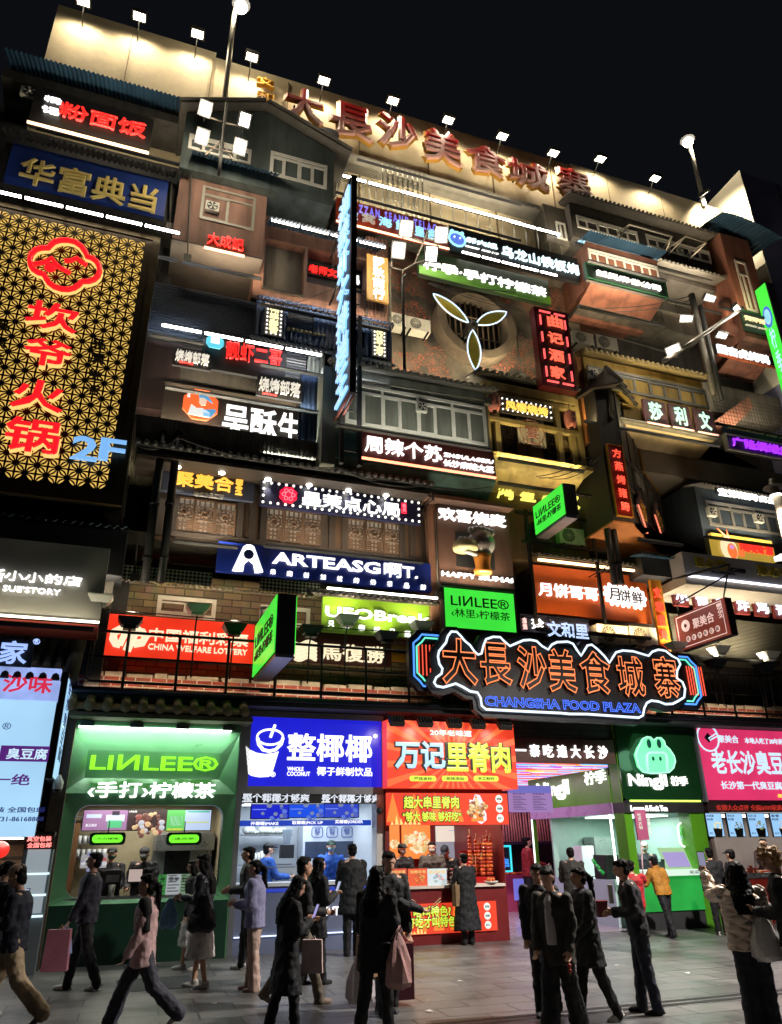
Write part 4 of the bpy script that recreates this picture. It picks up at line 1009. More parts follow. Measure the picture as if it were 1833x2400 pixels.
for (ch_,k,x0,y0,x1,y1) in (('坎','D',185,400,485,635),('爷','D',165,635,440,860),('火','D',95,895,395,1140),('锅','D',50,1140,360,1405)):
 a,b,e,f_,y = rect(k,x0,y0,x1,y1,p+.12);m = M();m.text(ch_,(a,y,e),UX,UZ,b-a,f_-e,REDL,.062,.03)
 o = m.build('character',gs);h = M().text(ch_,(a-.015,Y-.012,e-.03),UX,UZ,b-a+.03,f_-e+.03,GH,.06,.006);h.build('halo',o)
m = M();cl = [(55,385),(75,310),(130,255),(200,230),(300,228),(330,190),(380,150),(460,128),(560,128),(650,150),(730,205),(790,290),(810,345),(870,360),(930,405),(965,470),(972,540),(950,600),(900,645),(830,668),(740,672),(700,715),(640,755),(560,775),(470,770),(380,740),(310,690),(270,630),(240,575),(170,555),(100,510),(65,450)]
def zq(x,y,pp):
 CRP['q'] = (60,540,5.6);return at('q',x,y,pp)
m.tube([zq(x,y,p+.13) for x,y in cl],.065,REDL,6,closed=True)
for l_ in ([(95,445),(200,430),(290,400),(345,362),(380,420),(450,490),(585,560)],[(510,400),(600,395),(675,360),(720,405),(800,455)]): m.tube([zq(x,y,p+.13) for x,y in l_],.055,REDL,6)
m.ball(zq(325,487,p+.13),.13,REDL,10,6,(1,.4,1));m.build('logo',gs)
m = M();m.tube([zq(x+6,y+40,p+.02) for x,y in cl],.075,GH,6,closed=True);m.build('halo',gs)
m = M()
for (ch_,x0,y0) in (('品',580,655),('质',575,745),('生',560,850),('活',540,945)): ftext(m,ch_,'D',x0,y0,x0+88,y0+80,p+.1,BLACK,.035,.03)
for (ch_,x0,y0) in (('品',-30,535),('质',-50,640),('生',-65,740)): ftext(m,ch_,'D',x0,y0,x0+88,y0+80,p+.1,BLACK,.035,.03)
m.build('small_lettering',gs)
m = M();B2F = EM((.22,.50,.95),1.0,name='pale blue acrylic');ftext(m,'2','Q',880,600,1150,935,p+.12,B2F,.07,.04);ftext(m,'F','Q',1210,632,1475,950,p+.12,B2F,.07,.04);m.build('floor_number',gs)
strip('A',-400,1125,1150,1493,1.15,6,'long cold LED run along the top of the gold lattice sign')
# barbecue boards
for (k,x0,y0,x1,y1,lab,side) in (('D',1108,705,1338,865,'left small black board with cream brush characters',0),('E',12,880,292,1065,'right small black board with cream brush characters by the navy iron wall',1)):
 sign(lab,k,x0,y0,x1,y1,.85,BLACK,.08,[('烧烤部落',x0+12,y0+20,x1-12,y1-30,EM((.95,.86,.72),.8,name='cream print'),.03),('烧烤·小吃',x0+30,y1-62,x0+120,y1-42,RED,.02)])
# red and cyan shrimp sign
def cyl_logo(t,X0,X1,Z0,Z1,Y):
 m = M();CY = EM((.12,.62,.78),1.4,name='cyan print');a,b,e,f_,y = rect('D',1315,632,1418,728,.92)
 m.prism([(a,y,e+.1),(a+.08,y,e),(b-.08,y,e),(b,y,e+.1),(b,y,f_-.1),(b-.08,y,f_),(a+.08,y,f_),(a,y,f_-.1)],(0,.03,0),CY)
 for i in range(4): m.box(a+.1,b-.1,y-.012,y-.002,e+.12+i*(f_-e)*.2,e+.17+i*(f_-e)*.2,WHn)
 m.build('logo',t)
sign('black board with red brush characters and a cyan emblem under an LED tube','D',1296,605,1812,935,.8,BLACK,.1,[('靓虾二哥',1440,668,1788,850,RED,.045)],extra=cyl_logo)
strip('D',1030,487,2048,855,.9,4,'LED tubes above the black board with red characters',LEDD)
# octagon logo sign
def oct_logo(t,X0,X1,Z0,Z1,Y):
 q = at('D',1275,1078,.72);r_ = (at('D',1275,978,.72)-q).length;m = M()
 m.prism([q+V((r_*math.cos(R(22.5+45*i)),0,r_*math.sin(R(22.5+45*i)))) for i in range(8)],(0,.06,0),EM((1.,.14,.03),1.1,name='orange lightbox'))
 o = m.build('logo',t);m = M();L1 = EM((.85,.85,.8),1.0,'NONE',name='print');L2 = EM((.1,.4,.7),.9,'NONE',name='print');y = -.03
 def pl(pts,mat,d=.02): m.prism([q+V((x*r_,y,z*r_)) for x,z in pts],(0,d,0),mat)
 pl([(-.62,-.75),(-.5,-.1),(-.2,-.3),(.1,-.25),(.55,-.5),(.5,-.78)],L1);pl([(.1,-.35),(.75,-.2),(.85,-.3),(.6,-.72),(.2,-.75)],L2)
 pl([(-.15,.55),(.1,.62),(.4,.5),(.45,.3),(.1,.38),(-.1,.32)],L2);y = -.045
 pl([(-.1,.34),(.12,.38),(.3,.25),(.25,-.05),(.05,-.12),(-.1,.05)],EM((1,.7,.5),.9,'NONE',name='print'));pl([(.3,.3),(.62,.12),(.5,.35),(.38,.42)],L2);pl([(-.75,.3),(-.6,.3),(-.6,.7),(-.75,.7)],L1)
 m.build('figure_print',o)
sign('wide dark board with an orange octagon emblem and three big white characters','D',1050,930,2036,1395,.62,PM(c(54,47,40),.6,0,.25,2,.15),.1,[('吴酥生',1418,1062,1920,1348,WH,.055),('®',1925,1195,1953,1235,WHn,.02)],extra=oct_logo)
# neon blade seen edge on
bx = at('E',575,400,2.0).x;ztop = at('B',580,1160,2.4).z;zbot = at('E',572,1000,2.4).z
bs = thing('blade_sign','tall narrow blade sign with blue neon strokes seen almost edge on','sign',(bx,FY-1.8,zbot))
m = M();m.box(bx-.05,bx+.05,FY-2.5,FY-1.45,zbot,ztop,PM(c(40,42,70),.4,.1,.2,3,.05));m.build('panel',bs)
m = M();m.box(bx-.07,bx+.07,FY-2.6,FY-2.5,zbot-.1,ztop+.1,DARKMETAL);m.box(bx-.1,bx+.1,FY-2.5,FY-1.4,ztop,ztop+.1,DARKMETAL);m.build('frame',bs)
m = M();n = 7;ch = (ztop-zbot)/n
for i,ch_ in enumerate('湘辣虾大排档王'):
 m.text(ch_,(bx-.07,FY-1.5,ztop-(i+1)*ch+.06),-UY,UZ,.95,ch*.88,EM((.25,.6,1.),1.9,name='blue neon'),.018,.02,neon=.018)
 m.text(ch_,(bx-.11,FY-1.5,ztop-(i+1)*ch+.06),-UY,UZ,.95,ch*.88,EM((.5,.72,1.),1.5,name='blue neon'),.012,.02,neon=.012)
 m.text(ch_,(bx+.07,FY-2.45,ztop-(i+1)*ch+.06),UY,UZ,.95,ch*.88,EM((.25,.6,1.),1.9,name='blue neon'),.018,.02,neon=.018)
m.build('neon_lettering',bs)
m = M();q = V((bx,FY-2.4,zbot));e = at('E',500,1180,1.3);m.tube([q,(e.x,FY-1.3,e.z)],.04,PM(c(140,84,80),.6,.2,.2,4,.1),6);m.tube([q+V((.08,0,-.05)),(e.x+.12,FY-1.3,e.z)],.03,PM(c(140,84,80),.6,.2,.2,4,.1),6)
for z in (zbot+1,zbot+4,ztop-.6): m.tube([(bx,FY-1.45,z),(bx,FY-.3,z)],.03,DARKMETAL,6)
m.build('bracket',bs)
sign('dim recessed board with red and white characters behind the neon blade','E',335,170,700,330,.0,DKB,.06,[('老师文',335,185,515,275,RED,.05),('红棍',535,235,658,318,WHn,.05)])
sign('hanging yellow wooden board with four white characters in a column','E',705,120,843,437,.62,PM(c(204,150,68),.55,0,.2,3,.1,6),.07,[('梦秋商行',742,132,818,418,WH,.06,'v')])
BULB = (.12,.028,.06)
sign('left bulb bordered column board on the blue iron hut','E',62,433,168,655,.95,PM(c(92,92,90),.5,0,.2,4,.1),.07,[('伟丰影音',90,450,140,632,EM((1,.9,.5),1.1,name='cream'),.03,'v')],bulb=BULB)
sign('right bulb bordered column board on the blue iron hut','E',738,580,830,787,.95,PM(c(110,110,106),.5,0,.2,4,.1),.07,[('优格工坊',762,598,808,768,EM((1,.9,.5),1.1,name='cream'),.03,'v')],bulb=BULB)
# seafood neon sign
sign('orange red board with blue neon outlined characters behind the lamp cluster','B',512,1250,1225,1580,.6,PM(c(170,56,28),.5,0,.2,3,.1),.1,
  [('金',590,1320,650,1398,CYAN,.03,'n'),('窝',670,1345,760,1430,EM((.6,.5,.4),.5,name='tube with faint glow'),.03,'n'),('海',778,1368,865,1452,CYAN,.03,'n'),('鲜',885,1390,975,1480,CYAN,.03,'n'),('皇',1005,1425,1075,1510,CYAN,.03,'n'),('宫',1085,1445,1160,1530,CYAN,.03,'n'),  # one dull tube has a weak glow put into its colour
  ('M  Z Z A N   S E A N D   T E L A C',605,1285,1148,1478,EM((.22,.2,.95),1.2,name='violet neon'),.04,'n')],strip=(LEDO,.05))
strip('B',90,1392,828,1582,.85,4,'LED tubes under the blue awning of the pink wall',LEDD)
strip('B',492,1102,1690,1425,.3,6,'bright LED run along the upper gallery rail',group=None)
strip('C',-40,858,282,952,.3,2,'short LED run at the right end of the upper gallery')
def face_logo(t,X0,X1,Z0,Z1,Y):
 q = at('B',1278,1518,.75);r_ = .26;m = M();m.tube([q+V((r_*math.cos(R(30*i)),0,r_*math.sin(R(30*i)))) for i in range(12)],.035,CYAN,5,True)
 m.disc(q+V((0,.02,0)),r_*.85,(0,-1,0),.01,EM((.1,.2,.75),1,name='blue print'),16);m.ball(q+V((-.16,0,.24)),.07,CYAN,8,6);m.ball(q+V((.16,0,.24)),.07,CYAN,8,6)
 for dx in (-.09,.09): m.ball(q+V((dx,-.02,.05)),.03,WHn,6,4)
 m.build('logo',t)
CYW = EM((.72,.93,1.),2.4,name='cold white acrylic')
CRP['e'] = (1000,500,2.7)
sign('long black board with pale cyan characters and a round emblem','e',140,75,975,441,.7,BLACK,.12,[('郝大姐',248,148,450,228,CYW,.05,'','e'),('HAO DA JIE',246,205,455,258,WHn,.03,'','e'),('乌龙山铁板烧',470,200,970,395,CYW,.06,'','e')],extra=face_logo)
strip('e',216,243,830,400,.85,5,'thin LED tubes between the two upper drink boards',LEDD,.04)
def greenfade(t,X0,X1,Z0,Z1,Y):
 M().box(X0,X1,Y-.03,Y-.002,Z0,Z0+(Z1-Z0)*.3,PM(c(96,150,52),.5,0,.15,3,.05)).build('light_band',t)
sign('dark green board with seven big white characters above the round vent','e',-54,225,785,578,.75,PM(c(34,50,28),.5,0,.2,2,.1),.15,[('柠季·手打柠檬茶',-24,285,765,535,WH,.06,'','e')],extra=greenfade)
sign('dark green framed board with six white characters on the terracotta bay','C',442,1125,950,1335,1.35,PM(c(24,36,28),.45,0,.2,3,.05),.1,[('誠興麻雀公司',505,1165,915,1300,WH,.022)],frame=(PM(c(28,64,44),.4,.1,.2,4,.05),.05))
# red neon column
def dashes(t,X0,X1,Z0,Z1,Y):
 m = M();RN = EM((1.,.10,.10),2.4,name='red neon');r_ = .03;i_ = .1;n = 4
 for xx in (X0+i_,X1-i_):
  for j in range(n): a = Z0+.12+(Z1-Z0-.24)*j/n;m.tube([(xx,Y-.06,a+.12),(xx,Y-.06,a+(Z1-Z0)/n-.2)],r_,RN,5)
 for zz in (Z0+i_,Z1-i_):
  for (a,b) in ((.1,.45),(.58,.92)): m.tube([(X0+(X1-X0)*a,Y-.06,zz),(X0+(X1-X0)*b,Y-.06,zz)],r_,RN,5)
 m.build('neon_border',t)
RNE = EM((1.,.13,.07),2.3,name='red neon')
sign('red framed neon column with four outlined characters','F',117,60,375,580,1.3,PM(c(36,5,9),.45,0,.2,3,.05),.2,[(ch_,190+dx,95+i*107,300+dx,195+i*107,RNE,.036,'n') for i,(ch_,dx) in enumerate((('曲',0),('记',5),('酒',10),('家',18)))]+[(ch_,204+dx,110+i*107,288+dx,184+i*107,RNE,.02,'n') for i,(ch_,dx) in enumerate((('曲',0),('记',5),('酒',10),('家',18)))],extra=dashes,frame=(PM(c(74,8,12),.4,.1,.2,4,.05),.05))
# tile sign
MINT = EM((.55,.95,.72),1.5,name='mint neon')
for ch_,x0,y0,x1,y1,l_ in (('莎',797,630,965,805,'left'),('利',960,660,1118,832,'middle'),('文',1115,690,1272,862,'right')):
 sign('%s purple square tile with one mint neon character on the ochre bay' % l_,'F',x0,y0,x1,y1,1.2,PM(c(92,62,74),.5,0,.2,3,.1),.08,[(ch_,x0+30,y0+15,x1-28,y1-25,MINT,.04,'n')],group='purple character tiles',strip=(EM((1.,.5,.4),1.2,name='pink strip'),.03))
# yellow timber bay sign, curtain, lanterns
sign('dark board with four amber characters inside a border of white bulbs','O',445,335,1075,625,1.02,PM(c(52,42,34),.5,0,.2,3,.1),.08,[('风情烧烤',515,385,1015,575,AMBER,.05)],bulb=(.14,.028,.07))
a,b,e,f_,y = rect('O',640,575,990,930,.8);CLOTH = PM(c(186,178,164),.9,0,.12,4,.15)
cur = thing('door_curtain','split pale cloth door curtain with a ringed red character','curtain',((a+b)/2,y,e))
m = M();n = 24
for half_ in (0,1):
 xa_ = a+(b-a)*.51*half_+(.0 if half_ == 0 else .0);xb_ = a+(b-a)*(.5 if half_ == 0 else 1);zb_ = e-(.0 if half_ == 0 else .05)
 vs = []
 for i in range(n+1):
  x = xa_+(xb_-xa_)*i/n;w_ = .025*math.sin(i*.9+half_*2)
  vs += [(x,y+w_*.2,f_),(x,y+w_,(e+f_)/2),(x+.02*math.sin(i),y+w_*1.6,zb_)]
 m.add(vs,[(3*i+j,3*i+j+1,3*i+j+4,3*i+j+3) for i in range(n) for j in range(2)],CLOTH,True)
m.build('cloth',cur);q = at('O',815,765,.85)
m = M();m.tube([q+V((.36*math.cos(R(15*i)),-.06,.36*math.sin(R(15*i)))) for i in range(24)],.012,PM(c(150,96,88),.8,0,.1,3,.1),4,True);m.text('宴',q+V((-.2,-.07,-.2)),UX,UZ,.4,.4,PM(c(150,96,88),.8,0,.1,3,.1),.01,.01);m.build('print',cur)
LAN = EM((.75,.36,.28),.18,base=.2,name='paper lantern')
for (x,y_,l_) in ((385,415,'left'),(1270,610,'right')):
 q = at('O',x,y_,1.25);r_ = .165;t = thing('paper_lantern','%s faded pink paper lantern on the yellow timber bay' % l_,'lantern',q-UZ*.5,'pink paper lanterns')
 m = M();m.lathe(q,[(.05,-.25),(r_*.75,-.22),(r_*.95,-.15),(r_,0),(r_*.95,.15),(r_*.75,.22),(.05,.25)],PM(c(190,110,92),.7,0,.2,4,.2),16);m.build('shade',t)
 m = M();m.lathe(q,[(.06,-.28),(.065,-.24)],BLACK,12);m.lathe(q,[(.065,.24),(.06,.28)],BLACK,12);m.tube([q+UZ*.27,q+UZ*.5],.01,BLACK,4);m.build('cap',t)
 m = M();m.text('清水',q+V((-.05,-r_-.01,-.16)),UX,UZ,.1,.32,BLACK,.02,.004,vert=True);m.build('lettering',t)
# brown red sign on the long bay
sign('rust red board with four white characters and smaller lettering','E',668,1245,1520,1540,1.4,PM(c(98,36,28),.55,0,.2,3,.1),.12,[('周辣个苏',690,1268,1185,1452,WH,.055),('ZHOULAGESU',1192,1385,1508,1455,WH,.035),('长沙麻辣大王',1190,1425,1512,1515,WH,.045)],strip=(EM((1.,.3,.16),3,name='orange strip'),.05))
# yellow letters
yl = thing('wall_letters','glowing yellow characters on the ochre wall behind the green blade sign','sign',at('O',700,1500,.1))
for ch_,x0,y0,x1,y1 in (('鸿',400,1315,615,1545),('星',672,1345,868,1570),('酒',905,1380,1110,1600),('家',1170,1440,1385,1660)):
 m = M();ftext(m,ch_,'O',x0,y0,x1,y1,.12,EM((.95,.85,.16),1.6,name='yellow acrylic'),.06,.05);m.build('character',yl)
# vertical red board on the corner house, plaque and diamonds
sign('narrow board glowing red with five neon characters on the dark corner house','b',235,455,575,1410,1.5,PM(c(110,22,14),.5,0,.2,3,.05),.06,[(ch_,x0,y0,x0+135,y0+140,EM((1.,.08,.04),2.6,name='red neon'),.035,'n') for ch_,x0,y0 in (('方',300,505),('燕',328,672),('烤',358,848),('猪',380,1022),('蹄',412,1200))],frame=(PM(c(160,110,40),.4,.2,.2,4,.05),.02))
pq0 = ob_(720,790,.08);pq1 = ob_(1065,1020,.08);pt0 = ob_(705,560,.08);Wp = (V((pq1.x,pq1.y,0))-V((pq0.x,pq0.y,0))).length;Hp = pt0.z-pq0.z
t = thing('plaque','bronze plaque with faint gold characters on the dark corner house','plaque',pq0)
M().obox(pq0,dv*Wp,nv*-.06,UZ*Hp,PM(c(120,86,36),.4,.5,.25,4,.1)).build('board',t)
m = M();m.text('仟家园',pq0+nv*.02+dv*Wp*.1+UZ*Hp*.15,dv,UZ,Wp*.8,Hp*.7,GOLDP,.03,.03);m.build('lettering',t)
for i,(cx_,cy_,ch_) in enumerate(((715,1340,'打'),(925,1465,'边'),(1130,1590,'电'),(1315,1720,'刀'))):
 q = ob_(cx_,cy_,.12);h = .62
 t = thing('diamond_sign','%s purple diamond tile with a gold character under the corner house windows' % ('first','second','third','fourth')[i],'sign',q,'diamond character tiles')
 M().prism([q-dv*h*.85,q-UZ*h,q+dv*h*.85,q+UZ*h],nv*-.05,PM(c(84,54,62),.5,0,.2,3,.1)).build('board',t)
 m = M();m.text(ch_,q-dv*.24-UZ*.28+nv*.02,dv,UZ,.48,.56,PM(c(224,170,84),.3,.6,.1,5,.02),.03,.02);m.build('lettering',t)
 m = M();m.tube([q-dv*h*.85+nv*.02,q-UZ*h+nv*.02],.02,EM((1.,.22,.12),1.4,name='red strip'),5);m.build('light_strip',t)
# silk shop
sign('navy board with pale serif lettering above violet neon characters','F',1308,805,1800,990,.85,PM(c(36,46,78),.5,0,.2,3,.1),.1,[('Guanglong silk villa',1335,815,1740,890,PM(c(190,176,140),.6,0,.1,4,.05),.01)])
sign('grey trimmed board with violet neon characters at the right edge','F',1325,860,1800,1030,1.0,PM(c(58,48,84),.5,0,.2,3,.1),.1,[('广隆绸缎庄',1358,870,1745,1000,EM((.36,.03,1.),2.0,name='violet neon'),.05)],frame=(PM(c(150,146,136),.5,.2,.2,5,.1),.05))
sign('dark board with five white characters over an orange strip below the terracotta tower','F',1255,280,1680,440,.6,BLACK,.1,[('圆吉虎烤鸭',1265,285,1605,420,WH,.03)],strip=(PM(c(190,84,40),.5,0,.1,4,.1),.1))
sign('dark green board with gold characters at the foot of the terracotta tower','F',1415,65,1590,225,1.05,PM(c(28,56,40),.45,0,.2,3,.05),.08,[('黄师傅',1440,100,1580,165,EM((1,.85,.45),.9,name='gold print'),.035),('Master Huang',1452,165,1590,195,EM((1,.9,.6),.5,name='gold print'),.01)])
# big green blade at the right end
gx = at('C',1575,1260,1.0).x
pL = at('C',1505,1290,1.05);pR_ = onplane('C',1572,1258,V((pL.x,0,0)),UX)
zt_ = (pL.z+pR_.z)/2;zb_ = onplane('F',1690,640,V((pL.x,0,0)),UX).z-1.0
t = thing('blade_sign','tall lit green blade sign with blue emblem at the right end','sign',(pL.x,pL.y,zb_))
y0_,y1_ = pR_.y,pL.y
M().box(pL.x,pL.x+.02,y0_,y1_,zb_,zt_,GRN).build('panel',t)
M().box(pL.x+.021,pL.x+.34,y0_-.03,y1_,zb_,zt_+.03,BLACK).build('box',t)
m = M();wv = y1_-y0_;BLP = EM((.45,.75,1.),1.1,name='pale blue print')
cz = onplane('a',1165,1955,V((pL.x,0,0)),UX)
m.disc((pL.x-.004,(y0_+y1_)/2,cz.z),.42,(-1,0,0),.004,EM((.04,.12,.6),1,name='blue print'),24,rx=wv*.4);m.disc((pL.x-.008,(y0_+y1_)/2,cz.z),.3,(-1,0,0),.004,EM((.3,.7,.9),.9,name='print'),20,rx=wv*.28)
m.text('柠季手打',(pL.x-.012,y1_-.12,zb_+.1),-UY,UZ,wv-.24,cz.z-.5-zb_,BLP,.04,.006,vert=True);m.build('lettering',t)
sign('dark board with white block characters over the dark blue bay','Y',950,190,1900,400,.75,BLACK,.08,[('宝源燕窝食品公司',960,205,1840,425,WH,.025)])
def shrimp(t,X0,X1,Z0,Z1,Y):
 q = at('Y',1090,885,.75);m = M();OR = EM((1.,.2,.05),1.0,'NONE',name='orange print');PALEY = EM((1.,.85,.5),1.0,'NONE',name='print')
 m.ball(q,.34,PALEY,12,8,(.85,.12,1.1));m.ball(q+V((.05,-.05,-.08)),.21,OR,10,8,(.8,.15,1.1));m.ball(q+V((.02,-.09,.02)),.08,EM((.9,.4,.8),.8,'NONE',name='print'),8,6,(1,.3,.8))
 for s_ in (-1,1): m.tube([q+V((.02*s_,-.04,.3)),q+V((-.1+.1*s_,-.05,.45)),q+V((-.16+.16*s_,-.05,.55))],.02,OR,5)
 m.ball(q+V((.36,-.04,-.12)),.12,OR,8,6,(1,.2,.8));m.build('emblem',t)
sign('yellow lit board with red characters and a round orange shrimp emblem','Y',885,705,1620,1035,.7,LB((.78,.50,.07),.55,2,.1),.12,[('顷顷虾滑',1195,795,1590,965,EM((1.,.03,.02),1.9,name='red acrylic'),.06)],extra=shrimp)
bt_ = [('思必客',690,970,1080,1130,PM(c(172,150,40),.5,0,.15,4,.05),.03),('鲜脑卷饼',1100,1095,1275,1165,BLACK,.03),('SIGN PEPPER HUT',890,1135,1160,1185,BLACK,.02),('思必客',1385,1060,1790,1225,PM(c(172,150,40),.5,0,.15,4,.05),.03)]
def whiteline(t,X0,X1,Z0,Z1,Y):
 M().box(X0,X1,Y-.05,Y-.01,Z0-.07,Z0-.02,EM((.85,.88,1.),3,name='led line')).build('light_strip',t)
 M().box(X0,X1,Y+.02,FY+.5,Z0-.25,Z0-.005,PM(c(150,140,126),.8,0,.2,3,.1)).build('soffit',t)
sign('long grey banner box with two sets of yellow black characters','Y',555,915,2100,1345,1.05,PM(c(160,156,160),.6,0,.12,3,.08),.5,bt_,extra=whiteline)
# fried chicken panels
chars = '小仙炖炸鸡铺'
fc = [(455,1320,650,1530),(680,1345,860,1560),(905,1365,1110,1595),(1135,1390,1330,1620),(1350,1415,1545,1645),(1565,1440,1770,1670)]
for i,(ch_,(x0,y0,x1,y1)) in enumerate(zip(chars,fc)):
 sign('red panel with a white neon character, number %s of the row above the shutter' % ('one','two','three','four','five','six')[i],'Y',x0,y0,x1,y1,.15,PM(c(122,44,40),.5,0,.2,3,.1),.1,[(ch_,x0+25,y0+20,x1-5,y1-30,EM((.82,.86,1.),3.,name='cold white acrylic'),.07)],group='red fried chicken panels')
# brown hanging blade
A4 = [at('I',1000,655,.55)];hx = A4[0].x
pTR = onplane('I',1318,548,V((hx,0,0)),UX);pBL = onplane('I',1022,880,V((hx,0,0)),UX);pTL = A4[0];pBR = onplane('I',1345,780,V((hx,0,0)),UX)
y0_,y1_ = (pTR.y+pBR.y)/2,(pTL.y+pBL.y)/2;zt_,zb_ = (pTR.z+pTL.z)/2,(pBR.z+pBL.z)/2
t = thing('hanging_sign','brown blade sign with coin emblem hanging from a black bracket','sign',(hx,(y0_+y1_)/2,zb_))
M().box(hx,hx+.03,y0_,y1_,zb_,zt_,LB((.16,.022,.014),1.,2,.2)).build('panel',t);M().box(hx+.031,hx+.22,y0_-.02,y1_,zb_-.01,zt_+.01,BLACK).build('box',t)
W_,H_ = y1_-y0_,zt_-zb_;m = M();PK = EM((.9,.62,.55),.9,'NONE',name='pale print');xx = hx-.006
def bp_(fy,fz): return V((xx,y1_-fy*W_,zb_+fz*H_))
m.tube([bp_(.05,.06),bp_(.95,.06),bp_(.95,.94),bp_(.05,.94)],.012,PK,4,True)
m.disc(bp_(.22,.64),.17*H_,(-1,0,0),.006,PK,20);m.obox(bp_(.22,.64)+V((-.014,0,-.06)),(0,.06,.06),(0,-.06,.06),(.006,0,0),BROWN)
m.text('聚美合',bp_(.36,.46),-UY,UZ,W_*.42,H_*.3,PK,.04,.006);m.text('1992',bp_(.86,.5),-UY,UZ,W_*.08,H_*.4,PK,.02,.004,vert=True)
for i,ch_ in enumerate('老长沙臭豆腐'):
 q = bp_(.23+.115*i,.25);
 if i < 5 or True: m.disc(q,.085*H_,(-1,0,0),.005,PK,14);m.text(ch_,q+V((-.012,.055*H_,-.055*H_)),-UY,UZ,.11*H_,.11*H_,BROWN,.02,.004)
m.build('lettering',t)
m = M();a,b = at('I',940,440,.2),V((hx+.1,y0_-.3,zt_+.75));m.tube([a,b],.035,DARKMETAL,6);m.tube([b,(hx+.1,y0_+.1,zt_)],.02,DARKMETAL,5);m.tube([(hx+.1,y1_-.1,zt_),(hx+.1,y1_-.1,zt_+.35),(hx+.1,y0_-.5,zt_+.55)],.02,DARKMETAL,5);m.build('bracket',t)
sign('narrow yellow board with red characters in a column beside the orange board','I',845,425,1002,960,.25,PM(c(214,148,40),.5,0,.15,3,.1),.1,[(ch_,863+14*i,475+88*i,922+14*i,545+88*i,EM((1.,.07,.03),1.6,name='red acrylic'),.05) for i,ch_ in enumerate('文和里美食城')])
def cloudb(t,X0,X1,Z0,Z1,Y):
 m = M()
 for i,(x,ch_) in enumerate(((612,'月'),(682,'饼'),(758,'鲜'))):
  q = at('I',x,522+i*12,.12);m.disc(q,.27,(0,-1,0),.04,WH,14);m.text(ch_,q+V((-.17,-.055,-.17)),UX,UZ,.34,.34,PM(c(60,30,20),.5,0,.1,3,.05),.04,.012)
  for j in range(10): m.ball(q+V((.27*math.cos(R(36*j)),-.01,.27*math.sin(R(36*j)))),.06,WH,8,6,(1,.5,1))
 m.build('badge',t)
 M().box(X0+.05,X1-.05,Y-.28,Y-.22,Z1+.02,Z1+.07,EM((1.,.6,.3),5,name='warm led')).build('light_strip',t)
 tiles((X0,Y+.1,Z1+.3),(X1,Y+.1,Z1+.3),(0,-.5,-.16),TILE,.16,.045,build=False).build('eave',t)
sign('large orange board with four white characters and a scalloped badge','I',98,330,862,705,-.05,PM(c(196,88,24),.55,0,.18,2,.1),.1,[('月饼哥哥',135,440,525,568,WH,.06),('·',525,465,540,480,WHn,.02)],extra=cloudb)
t = sign('blue white neon outlined characters standing above the big neon plaque','I',185,680,465,812,.5,None,.1,[('文和里',190,685,462,808,EM((.55,.7,1.),1.9,name='cold neon'),.03,'n')])
m = M();X0,X1,Z0,Z1,Y = rect('I',185,680,465,812,.42);m.text('文和里',(X0-.05,Y,Z0-.03),UX,UZ,X1-X0+.1,Z1-Z0+.06,PM(c(20,26,56),.5,0,.1,3,.05),.06,.02);m.build('backing',t)
sign('dark board with a white character half hidden by the big neon plaque','I',20,640,470,790,.05,PM(c(30,34,52),.5,0,.2,3,.1),.08,[('珍',95,670,180,752,WH,.05),('古法',38,665,70,745,EM((1,.6,.55),1.4,'NONE',name='pale print'),.04,'v')])
# green tea lightboxes
TXB = PM(c(6,14,8),.5,0,.1,3,.02)
def linlee(m,O,ux,uz,W,H):
 m.text('LIИLEE®',O+ux*W*.08+uz*H*.50,ux,uz,W*.84,H*.24,TXB,.03,.006)
 m.text('‹林里›柠檬茶',O+ux*W*.08+uz*H*.24,ux,uz,W*.84,H*.2,TXB,.02,.006)
X0,X1,Z0,Z1,Y = rect('H',1195,722,1655,1035,.62)
t = thing('lightbox_sign','flat green lightbox with black lettering under the dumpling shop panel','sign',((X0+X1)/2,Y,Z0))
M().box(X0,X1,Y,Y+.02,Z0,Z1,GRN).build('panel',t);M().box(X0-.03,X1+.03,Y+.021,Y+.2,Z0-.03,Z1+.03,DARKMETAL).build('box',t)
m = M();linlee(m,V((X0,Y-.008,Z0)),UX,UZ,X1-X0,Z1-Z0);m.build('lettering',t)
for (k,tl,tr,br,bl,l_,p_) in (('F',(105,1300),(295,1172),(310,1372),(120,1490),'green blade lightbox in front of the yellow characters',.55),('G',(1622,970),(1757,812),(1741,1180),(1602,1310),'large green blade lightbox beside the red lottery board',.62)):
 a = at(k,*tl,p_);nX = V((a.x,0,0));P = [onplane(k,*q,nX,UX) for q in (tl,tr,br,bl)]
 y1_ = (P[0].y+P[3].y)/2;y0_ = (P[1].y+P[2].y)/2;zt_ = (P[0].z+P[1].z)/2;zb_ = (P[2].z+P[3].z)/2;x = a.x
 t = thing('lightbox_sign',l_,'sign',(x,(y0_+y1_)/2,zb_));th = .38
 M().box(x,x+.02,y0_+.03,y1_,zb_+.02,zt_-.02,GRN).build('panel',t);M().box(x+th-.02,x+th,y0_+.03,y1_,zb_+.02,zt_-.02,GRN).build('panel',t)
 m = M();m.box(x+.021,x+th-.021,y0_,y1_,zb_,zt_,BLACK);m.box(x+.03,x+th-.03,y0_+.05,y1_,zb_-.06,zb_-.005,STEEL);m.build('box',t)
 m = M();linlee(m,V((x-.008,y1_,zb_)),-UY,UZ,y1_-y0_-.03,zt_-zb_);m.build('lettering',t)
 m = M();
 for z in (zt_-.3,zb_+.3): m.tube([(x+th/2,y1_,z),(x+th/2,FY+.7,z)],.035,DARKMETAL,6)
 m.build('bracket',t)
